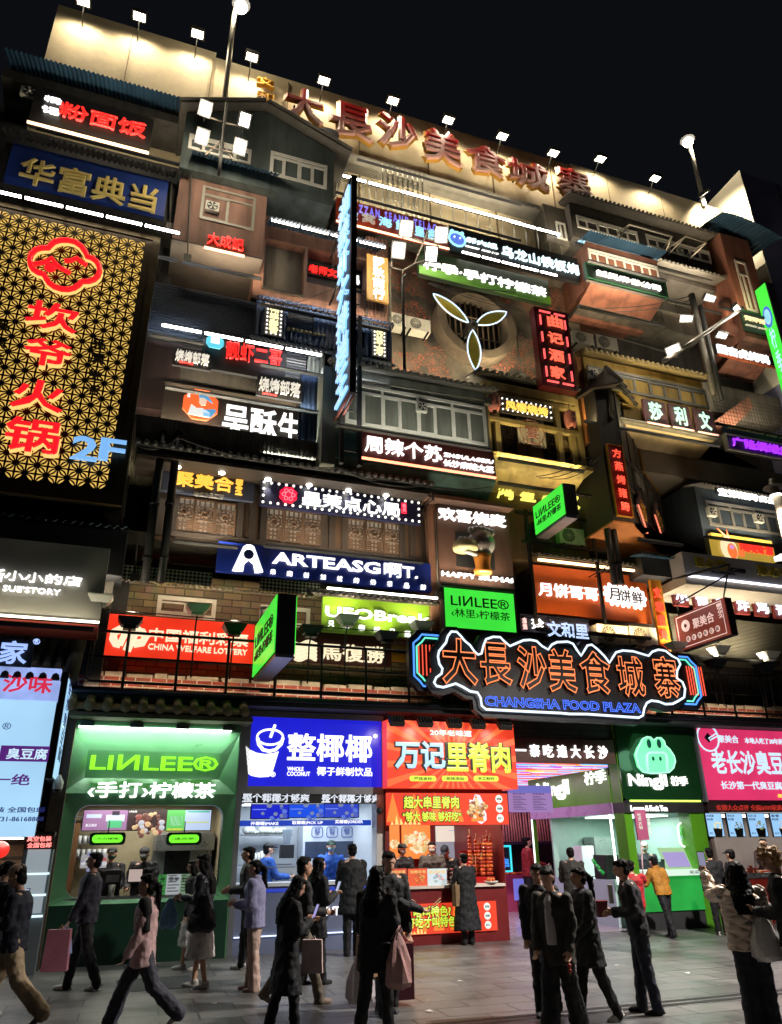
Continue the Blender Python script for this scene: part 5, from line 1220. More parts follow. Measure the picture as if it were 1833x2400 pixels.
# orange lettered sign at the timber front
sign('blue grey board with three orange characters on the timber front','G',1010,-5,1612,205,.3,PM(c(52,58,78),.5,0,.2,3,.1),.1,[('聚美合',1110,0,1482,150,EM((1.,.5,.06),1.9,name='orange acrylic'),.055),('老长沙臭豆腐',1232,140,1418,192,PM(c(130,126,120),.6,0,.1,4,.05),.03),('1992',1500,55,1538,165,EM((1.,.5,.06),1.6,name='orange acrylic'),.03,'v')])
def flower(t,X0,X1,Z0,Z1,Y):
 q = at('H',205,165,.6);m = M();RF = EM((1.,.01,.06),1.1,name='red print');RL = EM((1.,.35,.4),1.2,'NONE',name='pink line')
 r_ = (at('H',205,110,.6)-q).length
 m.disc(q,r_*.72,(0,-1,0),.03,RF,20)
 for i in range(8): a = R(45*i+22);m.disc(q+V((r_*.62*math.cos(a),.0,r_*.62*math.sin(a))),r_*.36,(0,-1,0),.03,RF,14)
 for i in range(7): a = R(60*i);m.tube([q+V((r_*.5*math.cos(a)+r_*.2*math.cos(R(40*j)),-.04,r_*.5*math.sin(a)+r_*.2*math.sin(R(40*j)))) for j in range(9)],.008,RL,4,True)
 m.build('logo',t);m = M();a,b,e,f_,y = rect('H',925,210,958,280,.6);m.box(a,b,y,y+.03,e,f_,RF);m.text('糕点',(a+.02,y-.006,e+.03),UX,UZ,b-a-.04,f_-e-.06,RL,.02,.004,vert=True);m.build('seal',t)
sign('long navy board bordered with white bulbs, red flower emblem and white characters','H',35,65,1050,350,.5,NAVY,.12,[('墨茉点心局',295,135,915,305,WH,.045)],bulb=(.17,.033,.06),extra=flower)
def alogo(t,X0,X1,Z0,Z1,Y):
 m = M();P = [(1475,640),(1545,490),(1565,477),(1595,477),(1615,490),(1672,650),(1645,655),(1620,655),(1610,600),(1580,575),(1552,600),(1545,645),(1500,645)]
 m.prism([at('G',x,y,.5) for x,y in P][::-1],(0,.05,0),WH);m.disc(at('G',1580,540,.54),.11,(0,-1,0),.01,PM(c(14,30,96),.5,0,.1,3,.05),16);m.build('logo',t)
sign('long royal blue board with a white letter emblem and white lettering','G',1388,455,2741,775,.42,PM(c(12,32,110),.4,0,.15,2,.05),.14,[('ARTEASG',1730,520,2418,668,WH,.085),('啊T.',2438,590,2655,702,WH,.04)]+[(ch_,1718+104*i+2*i,633+11*i,1750+104*i+2*i,668+11*i,WHn,.03) for i,ch_ in enumerate('来自新加坡的奶茶品牌')],extra=alogo)
def lotlogo(t,X0,X1,Z0,Z1,Y):
 m = M();q = at('G',815,1085,.2)
 m.tube([at('G',x,y,.22) for x,y in ((765,1110),(735,1105),(718,1075),(725,1035),(760,1018),(800,1020))],.085,CREAM,6);m.tube([at('G',x,y,.22) for x,y in ((800,1018),(760,1105))],.05,CREAM,6)
 m.tube([at('G',x,y,.22) for x,y in ((850,1030),(905,1035),(925,1065),(905,1100),(850,1108))],.085,CREAM,6)
 m.tube([at('G',x,y,.22) for x,y in ((875,1000),(805,1150))],.09,CREAM,6);m.tube([at('G',x,y,.22) for x,y in ((820,1015),(770,1120))],.03,CREAM,6);m.build('logo',t)
sign('bright red lightbox with cream emblem and lottery lettering behind the railing','G',678,915,1602,1240,.12,LB((.86,.035,.012),1.,1.5,.15),.12,[('中国福利彩票',950,1005,1575,1130,CREAM,.045),('CHINA WELFARE LOTTERY',942,1105,1570,1182,CREAM,.035)],extra=lotlogo)
sign('lime green board with white rounded lettering below the royal blue board','H',425,805,1122,1080,.25,PM(c(112,152,30),.5,0,.18,1.5,.08),.1,[('UFOBreak',440,865,1112,990,WH,.075)]+[(ch_,460+93*i+4*i,960+13*i,496+93*i+4*i,1000+13*i,WHn,.04) for i,ch_ in enumerate('只喝咖啡只蕴')])
M().box(*(lambda r_: (r_[0],r_[1],FY-.65,FY-.6,r_[3]+.05,r_[3]+.09))(rect('H',425,805,1122,1080,.25)),EM((1.,.97,.8),6,name='led')).build('light_strip',bld)
def waves(t,X0,X1,Z0,Z1,Y):
 m = M()
 for i in range(5): m.tube([at('H',245+14*j,1105+i*24+(10*math.sin(j*.75)),.05) for j in range(11)],.045,CREAM,5)
 m.build('logo',t)
sign('dark brown board with cream characters and a wave emblem behind the railing','H',235,1020,862,1255,-.05,PM(c(62,26,22),.5,0,.2,3,.1),.1,[('馬復勝',412,1092,820,1238,CREAM,.055)],extra=waves)
sign('small yellow poster board right of the brown wave board','H',862,1120,985,1225,-.05,PM(c(206,140,36),.5,0,.2,3,.1),.06,[('特色美食',868,1140,980,1175,PM(c(60,40,20),.5),.02)])
# dumpling shop lettering and figurine
t = thing('wall_letters','white characters and latin capitals on the brown dumpling shop panel','sign',at('H',1380,700,.5))
m = M();ftext(m,'欢喜烧麦','H',1155,238,1592,372,.52,WH,.065,.05);m.build('lettering',t);m = M();ftext(m,'HAPPY SIUMAI','H',1178,645,1632,722,.52,WH,.05,.04);m.build('lettering',t)
q = at('H',1430,470,.8);r_ = (at('H',1430,385,.8)-q).length
t = thing('figurine','round headed grey statuette holding a tray on the brown panel','statue',q-UZ*r_*2)
GLS = PM(c(176,176,170),.2,0,.08,3,.02,coat=.5);m = M();m.ball(q,r_,GLS,20,14,(1,.8,1));m.build('head',t)
m = M();m.ball(q+V((-.03,-r_*.45,-.02)),r_*.66,PM(c(120,110,104),.3,0,.1,3,.02),16,12,(1,.6,1));m.build('visor',t)
m = M()
for i in range(6): m.ball(q+V((-.28+.11*i,-.05,r_*.98-abs(i-2.5)*.025)),.09,GLS,8,6)
m.build('topknot',t)
m = M();m.lathe(q-UZ*r_*2.2,[(.0,0),(r_*.58,0),(r_*.62,r_*.15),(r_*.5,r_*.5),(r_*.55,r_*1.0),(r_*.66,r_*1.35),(.05,r_*1.5)],PM(c(184,112,40),.35,0,.15,3,.03,coat=.4),18);m.build('body',t)
m = M();tq = at('H',1330,500,1.0);m.lathe(tq,[(.0,-.05),(.28,-.05),(.3,.0),(.27,.14),(0,.15)],PM(c(196,176,128),.4,0,.1,3,.05),18);m.tube([q+V((-.2,-.1,-r_*.95)),tq-UZ*.06],.07,GLS,8)
for i in range(3): m.ball(tq+V((-.12+.12*i,0,.2)),.08,GLS,8,6)
m.build('tray',t)
# the big neon plaque over the entrance
p = 1.15
NC = [(160,190),(165,160),(205,110),(215,75),(235,48),(265,50),(290,75),(310,100),(340,125),(365,160),(385,178),(405,172),(415,130),(430,92),(470,78),(510,80),(535,105),(565,130),(600,115),(640,98),(680,95),(715,102),(745,130),(780,150),(800,122),(830,108),(890,105),(920,117),(940,150),(965,185),(985,152),(1000,127),(1025,122),(1060,150),(1095,185),(1125,225),(1142,195),(1162,165),(1200,155),(1260,160),(1310,175),(1345,185),(1365,162),(1400,150),(1440,157),(1475,185),(1510,203),(1523,232),(1505,270),(1502,310),(1535,332),(1550,370),(1545,418),(1510,440),(1480,455),(1440,457),(1400,442),(1360,437),(1335,450),(1320,480),(1313,520),(1290,533),(1200,527),(1100,520),(1000,513),(900,512),(850,507),(700,500),(600,495),(500,490),(430,486),(406,465),(400,422),(383,392),(340,384),(300,360),(260,341),(225,352),(190,362),(152,355),(138,335),(150,307),(180,285),(185,257),(167,230)]
pts = [at('N',x,y,p+.1) for x,y in NC]
mp_ = thing('neon_plaque','huge black cloud shaped neon plaque with orange outlined characters over the entrance','sign',at('N',830,540,p))
n = len(pts);out = []
for i,q in enumerate(pts):
 t_ = (pts[(i+1) % n]-pts[i-1]);nn = V((-t_.z,0,t_.x)).normalized();out.append(q+nn*.15+UY*.1)
cen = sum(out,V())/n
if (out[0]-cen).length < (pts[0]-cen).length: out = [q-(o-q) for q,o in zip(pts,out)]
BKB = PM(c(14,16,20),.45,.1,.2,3,.05)
m = M();m.prism(out[::-1] ,(0,.18,0),BKB);m.build('board',mp_)
m = M();m.tube(pts,.026,EM((.72,.86,1.),2.3,name='white neon'),6,True);m.build('neon_border',mp_)
for ch_,x0,y0,x1,y1 in (('大',170,80,385,358),('長',385,105,580,362),('沙',590,125,780,385),('美',760,140,945,400),('食',938,152,1145,408),('城',1145,182,1332,425),('寨',1345,182,1532,430)):
 a,b,e,f_,y = rect('N',x0,y0,x1,y1,p+.07)
 m = M();m.text(ch_,(a+.03,y,e+.03),UX,UZ,b-a-.06,f_-e-.06,PM(c(20,7,8),.5,0,.1,3,.02),.045,.03);o = m.build('character',mp_)
 m = M();m.text('\x01'+ch_,(a,y-.04,e),UX,UZ,b-a,f_-e,ORN,.02,.02,neon=.014);m.build('neon_outline',o)
m = M();a,b,e,f_,y = rect('N',420,408,1305,508,p+.09);m.text('\x01CHANGSHA FOOD PLAZA',(a,y,e),UX,UZ,b-a,f_-e,BLUEN,.03,.02,neon=.03);m.build('neon_lettering',mp_)
for (x0,y0,x1,y1,xs,s_) in ((18,62,190,362,(50,175),1),(1500,190,1645,462,(1545,1625),-1)):
 a,b,e,f_,y = rect('N',x0,y0,x1,y1,p-.12);m = M();k_ = .2
 def scr(i_):
  A0,B0,E0,F0 = a+i_,b-i_,e+i_,f_-i_
  if s_ > 0: return [(B0,E0),(A0+k_,E0),(A0+k_*.6,E0+k_*.5),(A0,E0+k_),(A0,F0-k_),(A0+k_*.6,F0-k_*.5),(A0+k_,F0),(B0,F0)]
  return [(A0,E0),(B0-k_,E0),(B0-k_*.6,E0+k_*.5),(B0,E0+k_),(B0,F0-k_),(B0-k_*.6,F0-k_*.5),(B0-k_,F0),(A0,F0)]
 o2 = [(x,y,z) for x,z in scr(-.1)];m.prism(o2 if s_ < 0 else o2[::-1],(0,.15,0),BKB);o = m.build('scroll_end',mp_)
 m = M();m.tube([(x,y-.03,z) for x,z in scr(.0)],.022,EM((.08,.3,1.),2.4,name='blue neon'),5);m.tube([(x,y-.03,z) for x,z in scr(.07)],.02,EM((.15,.9,.6),1.8,name='green neon'),5)
 n_ = 7
 for i in range(n_): xx = at('N',xs[0]+(xs[1]-xs[0])*i/(n_-1),210,p-.12).x;m.box(xx-.009,xx+.009,y-.04,y-.02,e+.22,f_-.22,EM((1.,.1,.05),2.,name='red neon'))
 m.build('neon_tube',o)
m = M()
for fx in (200,700,1200,1450): q = at('N',fx,400,p);m.tube([(q.x,FY-p+.2,q.z),(q.x,FY-.5,q.z)],.04,DARKMETAL,6)
m.build('bracket',mp_)
# ================================================================== lamps, air conditioners, rails, pipes, cables
LGL = EM((1.,.90,.72),26,name='floodlight glass')
HOUS = PM(c(60,60,60),.5,.4,.2,5,.05)
def flood(label,q,aim,w_=.34,h_=.26,power=0,lit=True,stem=None,group='floodlights',size=130,col=(1,.84,.56),glass=None,off=.1):
 """boxy LED floodlight with finned back, yoke and a glass face looking along aim"""
 q = V(q);d = (V(aim)-q).normalized();u = d.cross(UZ).normalized();v = u.cross(d)
 t = thing('floodlight',label,'floodlight',q,group)
 m = M();m.obox(q-u*w_/2-v*h_/2-d*.09,u*w_,v*h_,d*.085,HOUS)
 for i in range(5): m.obox(q-u*w_*.42+u*(w_*.2*i)-v*h_*.4-d*.13,u*.015,v*h_*.8,d*.04,HOUS)
 for (a,b,e,f_) in ((-w_/2,w_/2,h_/2-.04,h_/2),(-w_/2,w_/2,-h_/2,-h_/2+.04),(-w_/2,-w_/2+.04,-h_/2+.04,h_/2-.04),(w_/2-.04,w_/2,-h_/2+.04,h_/2-.04)): m.obox(q+u*a+v*e-d*.004,u*(b-a),v*(f_-e),d*.02,HOUS)
 m.build('housing',t)
 m = M();m.obox(q-u*(w_/2-.04)-v*(h_/2-.04)-d*.004,u*(w_-.08),v*(h_-.08),d*.008,glass or (LGL if lit else GLASS()));m.build('lens',t)
 if stem is not None: m = M();m.tube([q-d*.09,stem],.018,HOUS,6);m.build('stem',t)
 if power and group in ('street facing floodlights','boom floodlights'): lamp('flood_glow','POINT',q+d*.3,power*.36,col,t,shadow_soft_size=.15)
 elif power: lamp('flood_beam','SPOT',q+d*off,power,col,t,q+d*2,spot_size=R(size),spot_blend=.6,shadow_soft_size=.12)
 return t
ORD = ('first','second','third','fourth','fifth','sixth','seventh','eighth','ninth','tenth','eleventh','twelfth')
tops = [('A',530,8),('A',885,105),('A',1255,215),('A',1600,362),('B',432,512),('B',870,640),('B',1222,762),('B',1565,865),('C',235,428),('C',532,465),('C',878,588),('C',1190,685)]
for i,(k,x,y) in enumerate(tops):
 q = at(k,x,y,.15);base = V((q.x,FY+.42,q.z-.35))
 flood('lit floodlight on the parapet edge, %s from the left end of the row' % ORD[i],q,(q.x,FY-.02,q.z-1.5) if i < 11 else (q.x+1.0,FY+.2,q.z-1.2),.40,.34,230 if i < 11 else 900,True,base,'floodlights along the parapet',165,(1,.84,.60))
# tall masts with a ball-bright lamp
for (l_,k,x,y,kb,xb_,yb2,pp) in (('left','A',1530,45,'A',1420,690,.3),('right','C',1085,360,'C',1190,757,-.2)):
 q = at(k,x,y,pp);b_ = at(kb,xb_,yb2,pp)
 t = thing('lamp_mast','slim white mast with a bright round lamp at the %s end of the parapet' % l_,'lamp mast',b_,'lamp masts')
 m = M();m.tube([b_,V((b_.x,b_.y,q.z-.1)),q],.075,PM(c(206,202,190),.5,.1,.15,4,.1),10);m.build('pole',t)
 m = M();m.ball(q,.2,LGL,14,10,(1,1,.9));m.build('lamp_glass',t);m = M();m.lathe(q+UZ*.1,[(.28,.02),(.2,.16),(.0,.2)],HOUS,14);m.build('cap',t)
 lamp('mast_glow','POINT',q-UZ*.5+V((0,-.3,0)),160,(1,.86,.6),t,shadow_soft_size=.25)
# lamp clusters that face the street
def cluster(lab,pole,arms,lamps_,power,mat=None):
 t = thing('lamp_pole',lab,'lamp pole',pole[0]);m = M();m.tube(pole,.04,mat or PM(c(34,31,28),.6,.4,.25,4,.15),8);m.build('pole',t)
 m = M()
 for a in arms: m.tube(a,.025,PM(c(84,76,66),.6,.4,.25,4,.15),6)
 m.build('arm',t)
 for (l_,q,sz,pw) in lamps_:
  flood(l_,q,V((q.x*.35+1.5,2,5.5)),sz,sz*1.18,pw,True,q+V((0,.3,-.1)),'street facing floodlights',120,(1,.88,.66),EM((1.,.93,.78),14,name='floodlight glass'))
p = 2.1
L4 = [at('A',x,y,p) for x,y in ((1305,690),(1555,762),(1285,868),(1525,932))]
a,b = at('A',1440,655,p-.25),at('A',1385,1110,p-.25)
cluster('thin dark post with four street facing floodlights before the teal house',[V((a.x,a.y,b.z)),a],[[V((a.x,a.y,q.z)),q+V((0,.12,-.1))] for q in L4]+[[at('A',1410,890,p-.25),at('A',1305,985,p-.25)],[at('A',1410,890,p-.25),at('A',1475,1010,p-.25)]],
  [('%s glaring floodlight of the four on the thin post before the teal house' % n_,q,.32,pw) for n_,q,pw in zip(('upper left','upper right','lower left','lower right'),L4,(260,0,260,260))],60)
M4 = [at('d',x,y,1.6) for x,y in ((965,870),(1425,955),(865,1155),(1295,1205))]
a,b = at('E',930,275,1.25),at('E',920,875,1.25);j = at('d',1080,1330,1.4)
cluster('grey post with four street facing floodlights on bent arms near the round vent',[V((a.x,a.y,b.z)),a,at('E',955,255,1.3)],[[a,at('d',920,1425,1.3),j],[j,at('d',1250,890,1.4)],[at('d',740,1380,1.2),at('d',920,1425,1.3)],[at('d',770,1300,1.3),at('d',770,1385,1.3)],[at('d',1185,1050,1.4),M4[0]+V((.1,.15,-.1))],[at('d',1215,1000,1.4),M4[1]+V((0,.15,-.1))],[j,M4[3]+V((0,.15,-.1))]],
  [('%s glaring floodlight of the four on the grey post by the round vent' % n_,q,.37,pw) for n_,q,pw in zip(('upper left','upper right','lower left','lower right'),M4,(250,250,250,0))],80)
# right boom with long lamps
p = 2.0;bo0,bo1 = at('F',930,395,2.6),at('F',1430,60,1.6)
t = thing('lamp_pole','pair of dark round posts with a slanting boom of lamps by the ochre bay','lamp pole',at('F',1290,640,1.4))
m = M();a,b = at('C',1130,1330,1.3),at('F',1250,610,1.3);m.tube([V((b.x,FY-1.3,b.z)),V((b.x,FY-1.3,a.z))],.10,PM(c(100,96,90),.5,.4,.25,3,.2),10);a,b = at('F',1180,190,1.45),at('F',1300,640,1.45);m.tube([V((b.x,FY-1.45,b.z)),V((b.x,FY-1.45,a.z+.9))],.07,BLACK,8);m.build('pole',t)
m = M();m.tube([bo0,bo1],.06,PM(c(96,90,84),.5,.4,.2,4,.1),8);m.build('boom',t)
for (l_,k,x,y,pp,aim,pw) in (('topmost lit box lamp on the slanting boom','C',1225,1345,2.0,(0,-1,-1.3),60),('middle lit box lamp under the terracotta bay','C',1075,1475,2.3,(-.3,-1,-1.2),60),('lowest lit box lamp at the boom tip','F',990,320,2.6,(-1,-.6,-.8),60),('side lit box lamp at the upper boom end','F',1395,65,1.7,(.3,-.6,-1.6),40),('pale box lamp hanging under the boom','F',1300,232,1.8,(0,-.5,-1),40)):
 q = at(k,x,y,pp);flood(l_,q,q+V(aim),.4,.22,pw*3,True,q+V((.05,.12,.18)),'boom floodlights',130,(1,.9,.7),EM((1.,.95,.82),12,name='floodlight glass'))
# terrace floodlights (unlit fixtures on stems)
UNL = PM(c(226,224,214),.4,.2,.15,4,.05)
tf = [('G',825,985,'dark','over the left part of the lottery board'),('G',1488,1025,'dark','over the right end of the lottery board'),('G',1255,900,'pale','above the lottery board'),('G',635,842,'pale','at the left terrace corner'),('H',350,1035,'dark','left of the wave board'),('H',832,1072,'dark','below the lime board'),('H',582,968,'pale','before the lime board letters'),('H',1055,1008,'pale','at the right end of the lime board'),
  ('I',1015,858,'pale','under the hanging brown sign'),('I',1285,883,'pale','right of the hanging brown sign'),('I',1602,915,'pale','at the right edge of the terrace'),('I',1265,968,'dark','low on the right terrace rail'),('I',1575,990,'dark','lowest at the far right rail')]
for i,(k,x,y,tone,wh) in enumerate(tf):
 q = at(k,x,y,.75);t = thing('floodlight','%s trapezoid floodlight housing %s' % (tone,wh),'floodlight',q,'terrace floodlights');mt = UNL if tone == 'pale' else PM(c(30,40,44),.45,.3,.2,4,.05)
 w_ = .46;m = M()
 m.add([q+V(v) for v in ((-w_/2,-.16,.1),(w_/2,-.16,.1),(w_/2,.2,.1),(-w_/2,.2,.1),(-w_*.34,-.1,-.03),(w_*.34,-.1,-.03),(w_*.34,.14,-.03),(-w_*.34,.14,-.03))],[(0,1,2,3),(7,6,5,4),(0,4,5,1),(1,5,6,2),(2,6,7,3),(3,7,4,0)],mt);m.box(q.x-w_*.5,q.x+w_*.5,q.y-.17,q.y+.21,q.z+.1,q.z+.125,mt);m.box(q.x-w_*.26,q.x+w_*.26,q.y-.08,q.y+.1,q.z-.1,q.z-.03,mt);m.build('housing',t)
 m = M();m.tube([q-UZ*.08,V((q.x,FY-.6,q.z-.25)),V((q.x,FY-.56,zf+.3))],.018,BLACK,5);m.build('stem',t)
# terrace railing
rl = thing('railing','long black steel railing along the terrace','railing',(8,FY-.55,zf));RB = PM(c(26,28,32),.4,.6,.2,5,.05)
zt_ = at('G',580,1020,.55).z;zm = at('G',545,1180,.55).z;zb = at('G',530,1340,.55).z;x0 = at('G',530,1340,.55).x
m = M();y = FY-.55
m.tube([(X_R,y,zt_),(x0+.12,y,zt_),(x0+.02,y,zt_-.1),(x0,y,zb+.1),(x0+.1,y,zb),(X_R,y,zb)],.03,RB,6);m.tube([(x0,y,zm),(X_R,y,zm)],.022,RB,6);m.build('rail',rl)
px = [at('G',775,1390,.55).x];step = at('G',1112,1390,.55).x-px[0]
x = px[0]
while x < X_R: M().tube([(x,y,zf-.02),(x,y,zt_)],.03,RB,6).build('post',rl);x += step
m = M();x = at('I',1170,950,.3).x
while x < X_R: m.tube([(x,FY-.5,zm+.05),(x,FY-.5,zt_)],.012,RB,4);x += .18
m.build('bar',rl)
# air conditioners
ACW = PM(c(196,190,172),.5,0,.15,4,.08);ACD = PM(c(120,116,106),.5,0,.2,4,.08)
def ac(label,k,x0,y0,x1,y1,p,mat=None,d=.32,group='outdoor cooling units',fanx=.36):
 X0,X1,Z0,Z1,Y = rect(k,x0,y0,x1,y1,p);mat = mat or ACW;t = thing('air_conditioner',label,'air conditioner',((X0+X1)/2,Y+d/2,Z0),group)
 m = M();m.box(X0,X1,Y,Y+d,Z0,Z1,mat);W,H = X1-X0,Z1-Z0;m.box(X0+W*.72,X0+W*.725,Y-.004,Y,Z0,Z1,ACD);m.build('casing',t)
 q = V((X0+W*fanx,Y,(Z0+Z1)/2));r_ = min(H*.42,W*.33)
 m = M();m.disc(q-UY*.003,r_,(0,-1,0),.004,PM(c(40,40,40),.6,0,.2,5,.05),20)
 for i in range(1,5): m.tube([q+V((r_*i/4*math.cos(R(20*j)),-.02,r_*i/4*math.sin(R(20*j)))) for j in range(18)],.006,mat,3,True)
 for i in range(6): a = R(30*i);m.tube([q+V((r_*math.cos(a),-.022,r_*math.sin(a))),q-V((r_*math.cos(a),.022,r_*math.sin(a)))],.005,mat,3)
 m.build('fan_grille',t)
 m = M()
 for fx in (.12,.88): m.box(X0+W*fx-.02,X0+W*fx+.02,Y-.02,Y+d+.4,Z0-.05,Z0-.003,DARKMETAL)
 m.build('bracket',t);return t
ac('cream unit left of the pair beside the round vent','E',860,490,958,590,.0);ac('cream unit touching the rim of the round vent','E',960,515,1110,622,.0)
ac('dull grey unit left of the pair above the ochre bay','F',355,195,497,300,-.0,ACD);ac('dull grey unit right of the pair above the ochre bay','F',500,222,648,335,0,ACD)
ac('cream unit with side louvres left of the pair on the orange board','I',505,705,718,842,.35);ac('cream unit with a big round grille right of the pair on the orange board','I',712,718,900,850,.35)
ac('pale green lit unit under the green blade lightbox','F',268,1440,438,1560,.2,PM(c(180,196,170),.5,0,.15,4,.08));ac('dark unit left of the pale green one in the steel frame','F',70,1420,215,1540,.15,PM(c(70,68,64),.5,0,.2,4,.08))
def exh(label,k,x0,y0,x1,y1,p,mat=None):
 X0,X1,Z0,Z1,Y = rect(k,x0,y0,x1,y1,p);t = thing('exhaust_fan',label,'fan',((X0+X1)/2,Y,Z0),'window exhaust fans');mat = mat or PM(c(170,168,156),.5,0,.15,4,.08);W = X1-X0;q = V(((X0+X1)/2,Y,(Z0+Z1)/2));r_ = W*.4
 m = M();m.box(X0,X1,Y,Y+.12,Z0,Z1,mat);m.build('housing',t)
 m = M();m.disc(q-UY*.002,r_,(0,-1,0),.003,BLACK,18)
 for i in range(5): a = R(72*i+20);m.prism([q+V((.02*math.cos(a),-.02,.02*math.sin(a))),q+V((r_*.9*math.cos(a-.1),-.02,r_*.9*math.sin(a-.1))),q+V((r_*.9*math.cos(a+.45),-.03,r_*.9*math.sin(a+.45)))],(0,.006,0),mat)
 m.ball(q-UY*.02,r_*.2,mat,8,6);m.build('fan_blade',t)
exh('square fan left of the dark noodle board on the top storey','A',138,542,238,618,.7);exh('white window fan in the brown pink bay','A',1310,1268,1390,1345,.95);exh('white window fan in the long grey green window row','E',1022,1055,1090,1125,1.35)
exh('dusty window fan at the left of the ochre bay window','F',455,430,525,512,1.1);exh('left window fan in the dark blue bay','F',1212,1310,1275,1375,.62);exh('right window fan in the dark blue bay','F',1510,1355,1572,1415,.62);exh('round topped fan in the right top window row','C',1020,1025,1062,1065,.6)
# awning frames (bent pipes) before the dark top bay
for (l_,P) in (('left bent pipe awning frame before the dark top bay',[('C',645,975),('C',715,880),('C',985,955),('C',940,1060)]),('right bent pipe awning frame before the dark top bay',[('C',960,1070),('C',1070,955),('C',1200,995),('C',1090,1100)])):
 A = [at(k,x,y,pp) for (k,x,y),pp in zip(P,(.6,1.7,1.7,.6))];t = thing('awning_frame',l_,'frame',A[0],'bent pipe frames');PG = PM(c(140,132,118),.5,.4,.2,4,.1)
 m = M();m.tube(A,.03,PG,6);m.tube([A[0]+UZ*.25,A[1]],.02,PG,5);m.tube([A[3]+UZ*.25,A[2]],.02,PG,5);m.build('pipe',t)
# dark pipes and ladder
def pole(l_,k,x,y,k2,x2,y2,p,r,mat=None,name='pipe',cat='pipe',group='dark downpipes'):
 a,b = at(k,x,y,p),at(k2,x2,y2,p);xx = (a.x+b.x)/2;t = thing(name,l_,cat,(xx,FY-p,b.z),group);mt = mat or PM(c(22,22,24),.5,.4,.2,4,.1)
 m = M();m.tube([(xx,FY-p,b.z),(xx,FY-p,a.z)],r,mt,10);m.build('tube',t);m = M()
 for f_ in (.15,.5,.85): z = b.z+(a.z-b.z)*f_;m.tube([(xx,FY-p,z-.03),(xx,FY-p,z+.03)],r*1.25,mt,10);m.tube([(xx,FY-p,z),(xx,FY+.2,z)],.015,mt,5)
 m.build('clamp',t)
pole('left of two dark downpipes beside the orange lettered sign','D',1005,1250,'G',955,720,.8,.085);pole('right of two dark downpipes beside the orange lettered sign','D',1118,1250,'G',1040,720,.8,.085)
pole('left of two dark downpipes crossing the orange board','F',522,1010,'I',612,455,1.0,.085);pole('right of two dark downpipes crossing the orange board','F',560,1000,'I',652,455,1.0,.075)
pole('thin pale pipe right of the yellow hanging board','E',850,180,'E',850,600,.4,.04,PM(c(110,106,92),.6,.3,.2,4,.1));pole('rusty pole at the right edge of the ladder frame','H',1115,130,'H',1130,200,.9,.03)
la0,la1 = at('E',655,520,1.55),at('E',660,1470,1.55);lx = (la0.x+la1.x)/2;lx0 = at('E',545,1200,1.55).x
t = thing('ladder','tall black steel ladder before the long window bay','ladder',(lx,FY-1.55,la1.z));
for xx,zt2 in ((lx,la0.z),(lx0,at('E',545,960,1.55).z)): M().box(xx-.045,xx+.045,FY-1.6,FY-1.5,la1.z,zt2,BLACK).build('stile',t)
for i in range(9): z = la1.z+.35+i*.52;M().tube([(lx0 if z < at('E',545,960,1.55).z else lx-.5,FY-1.55,z),(lx,FY-1.55,z)],.024,BLACK,6).build('rung',t)
# cables
CAB = PM(c(16,16,17),.6,0,.2,4,.05)
def cable(l_,P,r=.012,sag=.25):
 A = [at(*q) for q in P];t_ = []
 for a,b in zip(A,A[1:]):
  for i in range(8): f_ = i/8;t_.append(a.lerp(b,f_)-UZ*sag*4*f_*(1-f_))
 t_.append(A[-1]);tag(M().tube(t_,r,CAB,5).build('cable',None,t_[0]),l_,'cable','hanging cables')
cable('upper black cable from the yellow bay to the corner house',[('O',870,1270,.9),('O',1480,1050,1.5)],.014,.1);cable('middle black cable from the yellow bay to the corner house',[('O',900,1285,.9),('O',1520,1080,1.5)],.012,.15);cable('lower black cable sagging to the corner house',[('O',980,1280,.9),('O',1540,1120,1.5)],.01,.2)
cable('black cable sagging under the pale ribbed soffit',[('D',860,1330,1.2),('D',1130,1290,1.2),('E',520,1480,1.3),('E',1100,1590,1.3)],.014,.2);cable('second black cable under the teal band',[('E',520,1465,1.35),('E',900,1560,1.3),('E',1500,1600,1.2)],.012,.15)
cable('black cable crossing under the dark green drink board',[('E',1000,240,.9),('e',560,500,1.0)],.014,.12);cable('second black cable crossing above the round vent',[('c',130,20,.9),('c',1380,390,.9)],.012,.1);cable('third thin cable above the round vent',[('c',150,5,.9),('c',1350,360,.9)],.01,.06)
cable('upper cable from the terracotta bay to the dark posts',[('F',500,60,1.2),('F',1110,-20,1.4)],.012,.15);cable('lower cable from the terracotta bay to the dark posts',[('F',620,85,1.2),('F',1130,0,1.4)],.012,.12);cable('short cable loop under the terracotta bay corner',[('F',905,60,1.2),('F',935,150,.6)],.014,.05)
cable('cable along the lottery board top',[('G',590,880,.7),('H',1000,1040,.7)],.012,.03);cable('cable down the corner house gable',[('b',20,720,1.6),('b',215,530,1.45)],.012,.05);cable('cable in front of the pink wall',[('E',480,-40,1.0),('E',495,340,.5),('E',130,480,.5)],.01,.02)
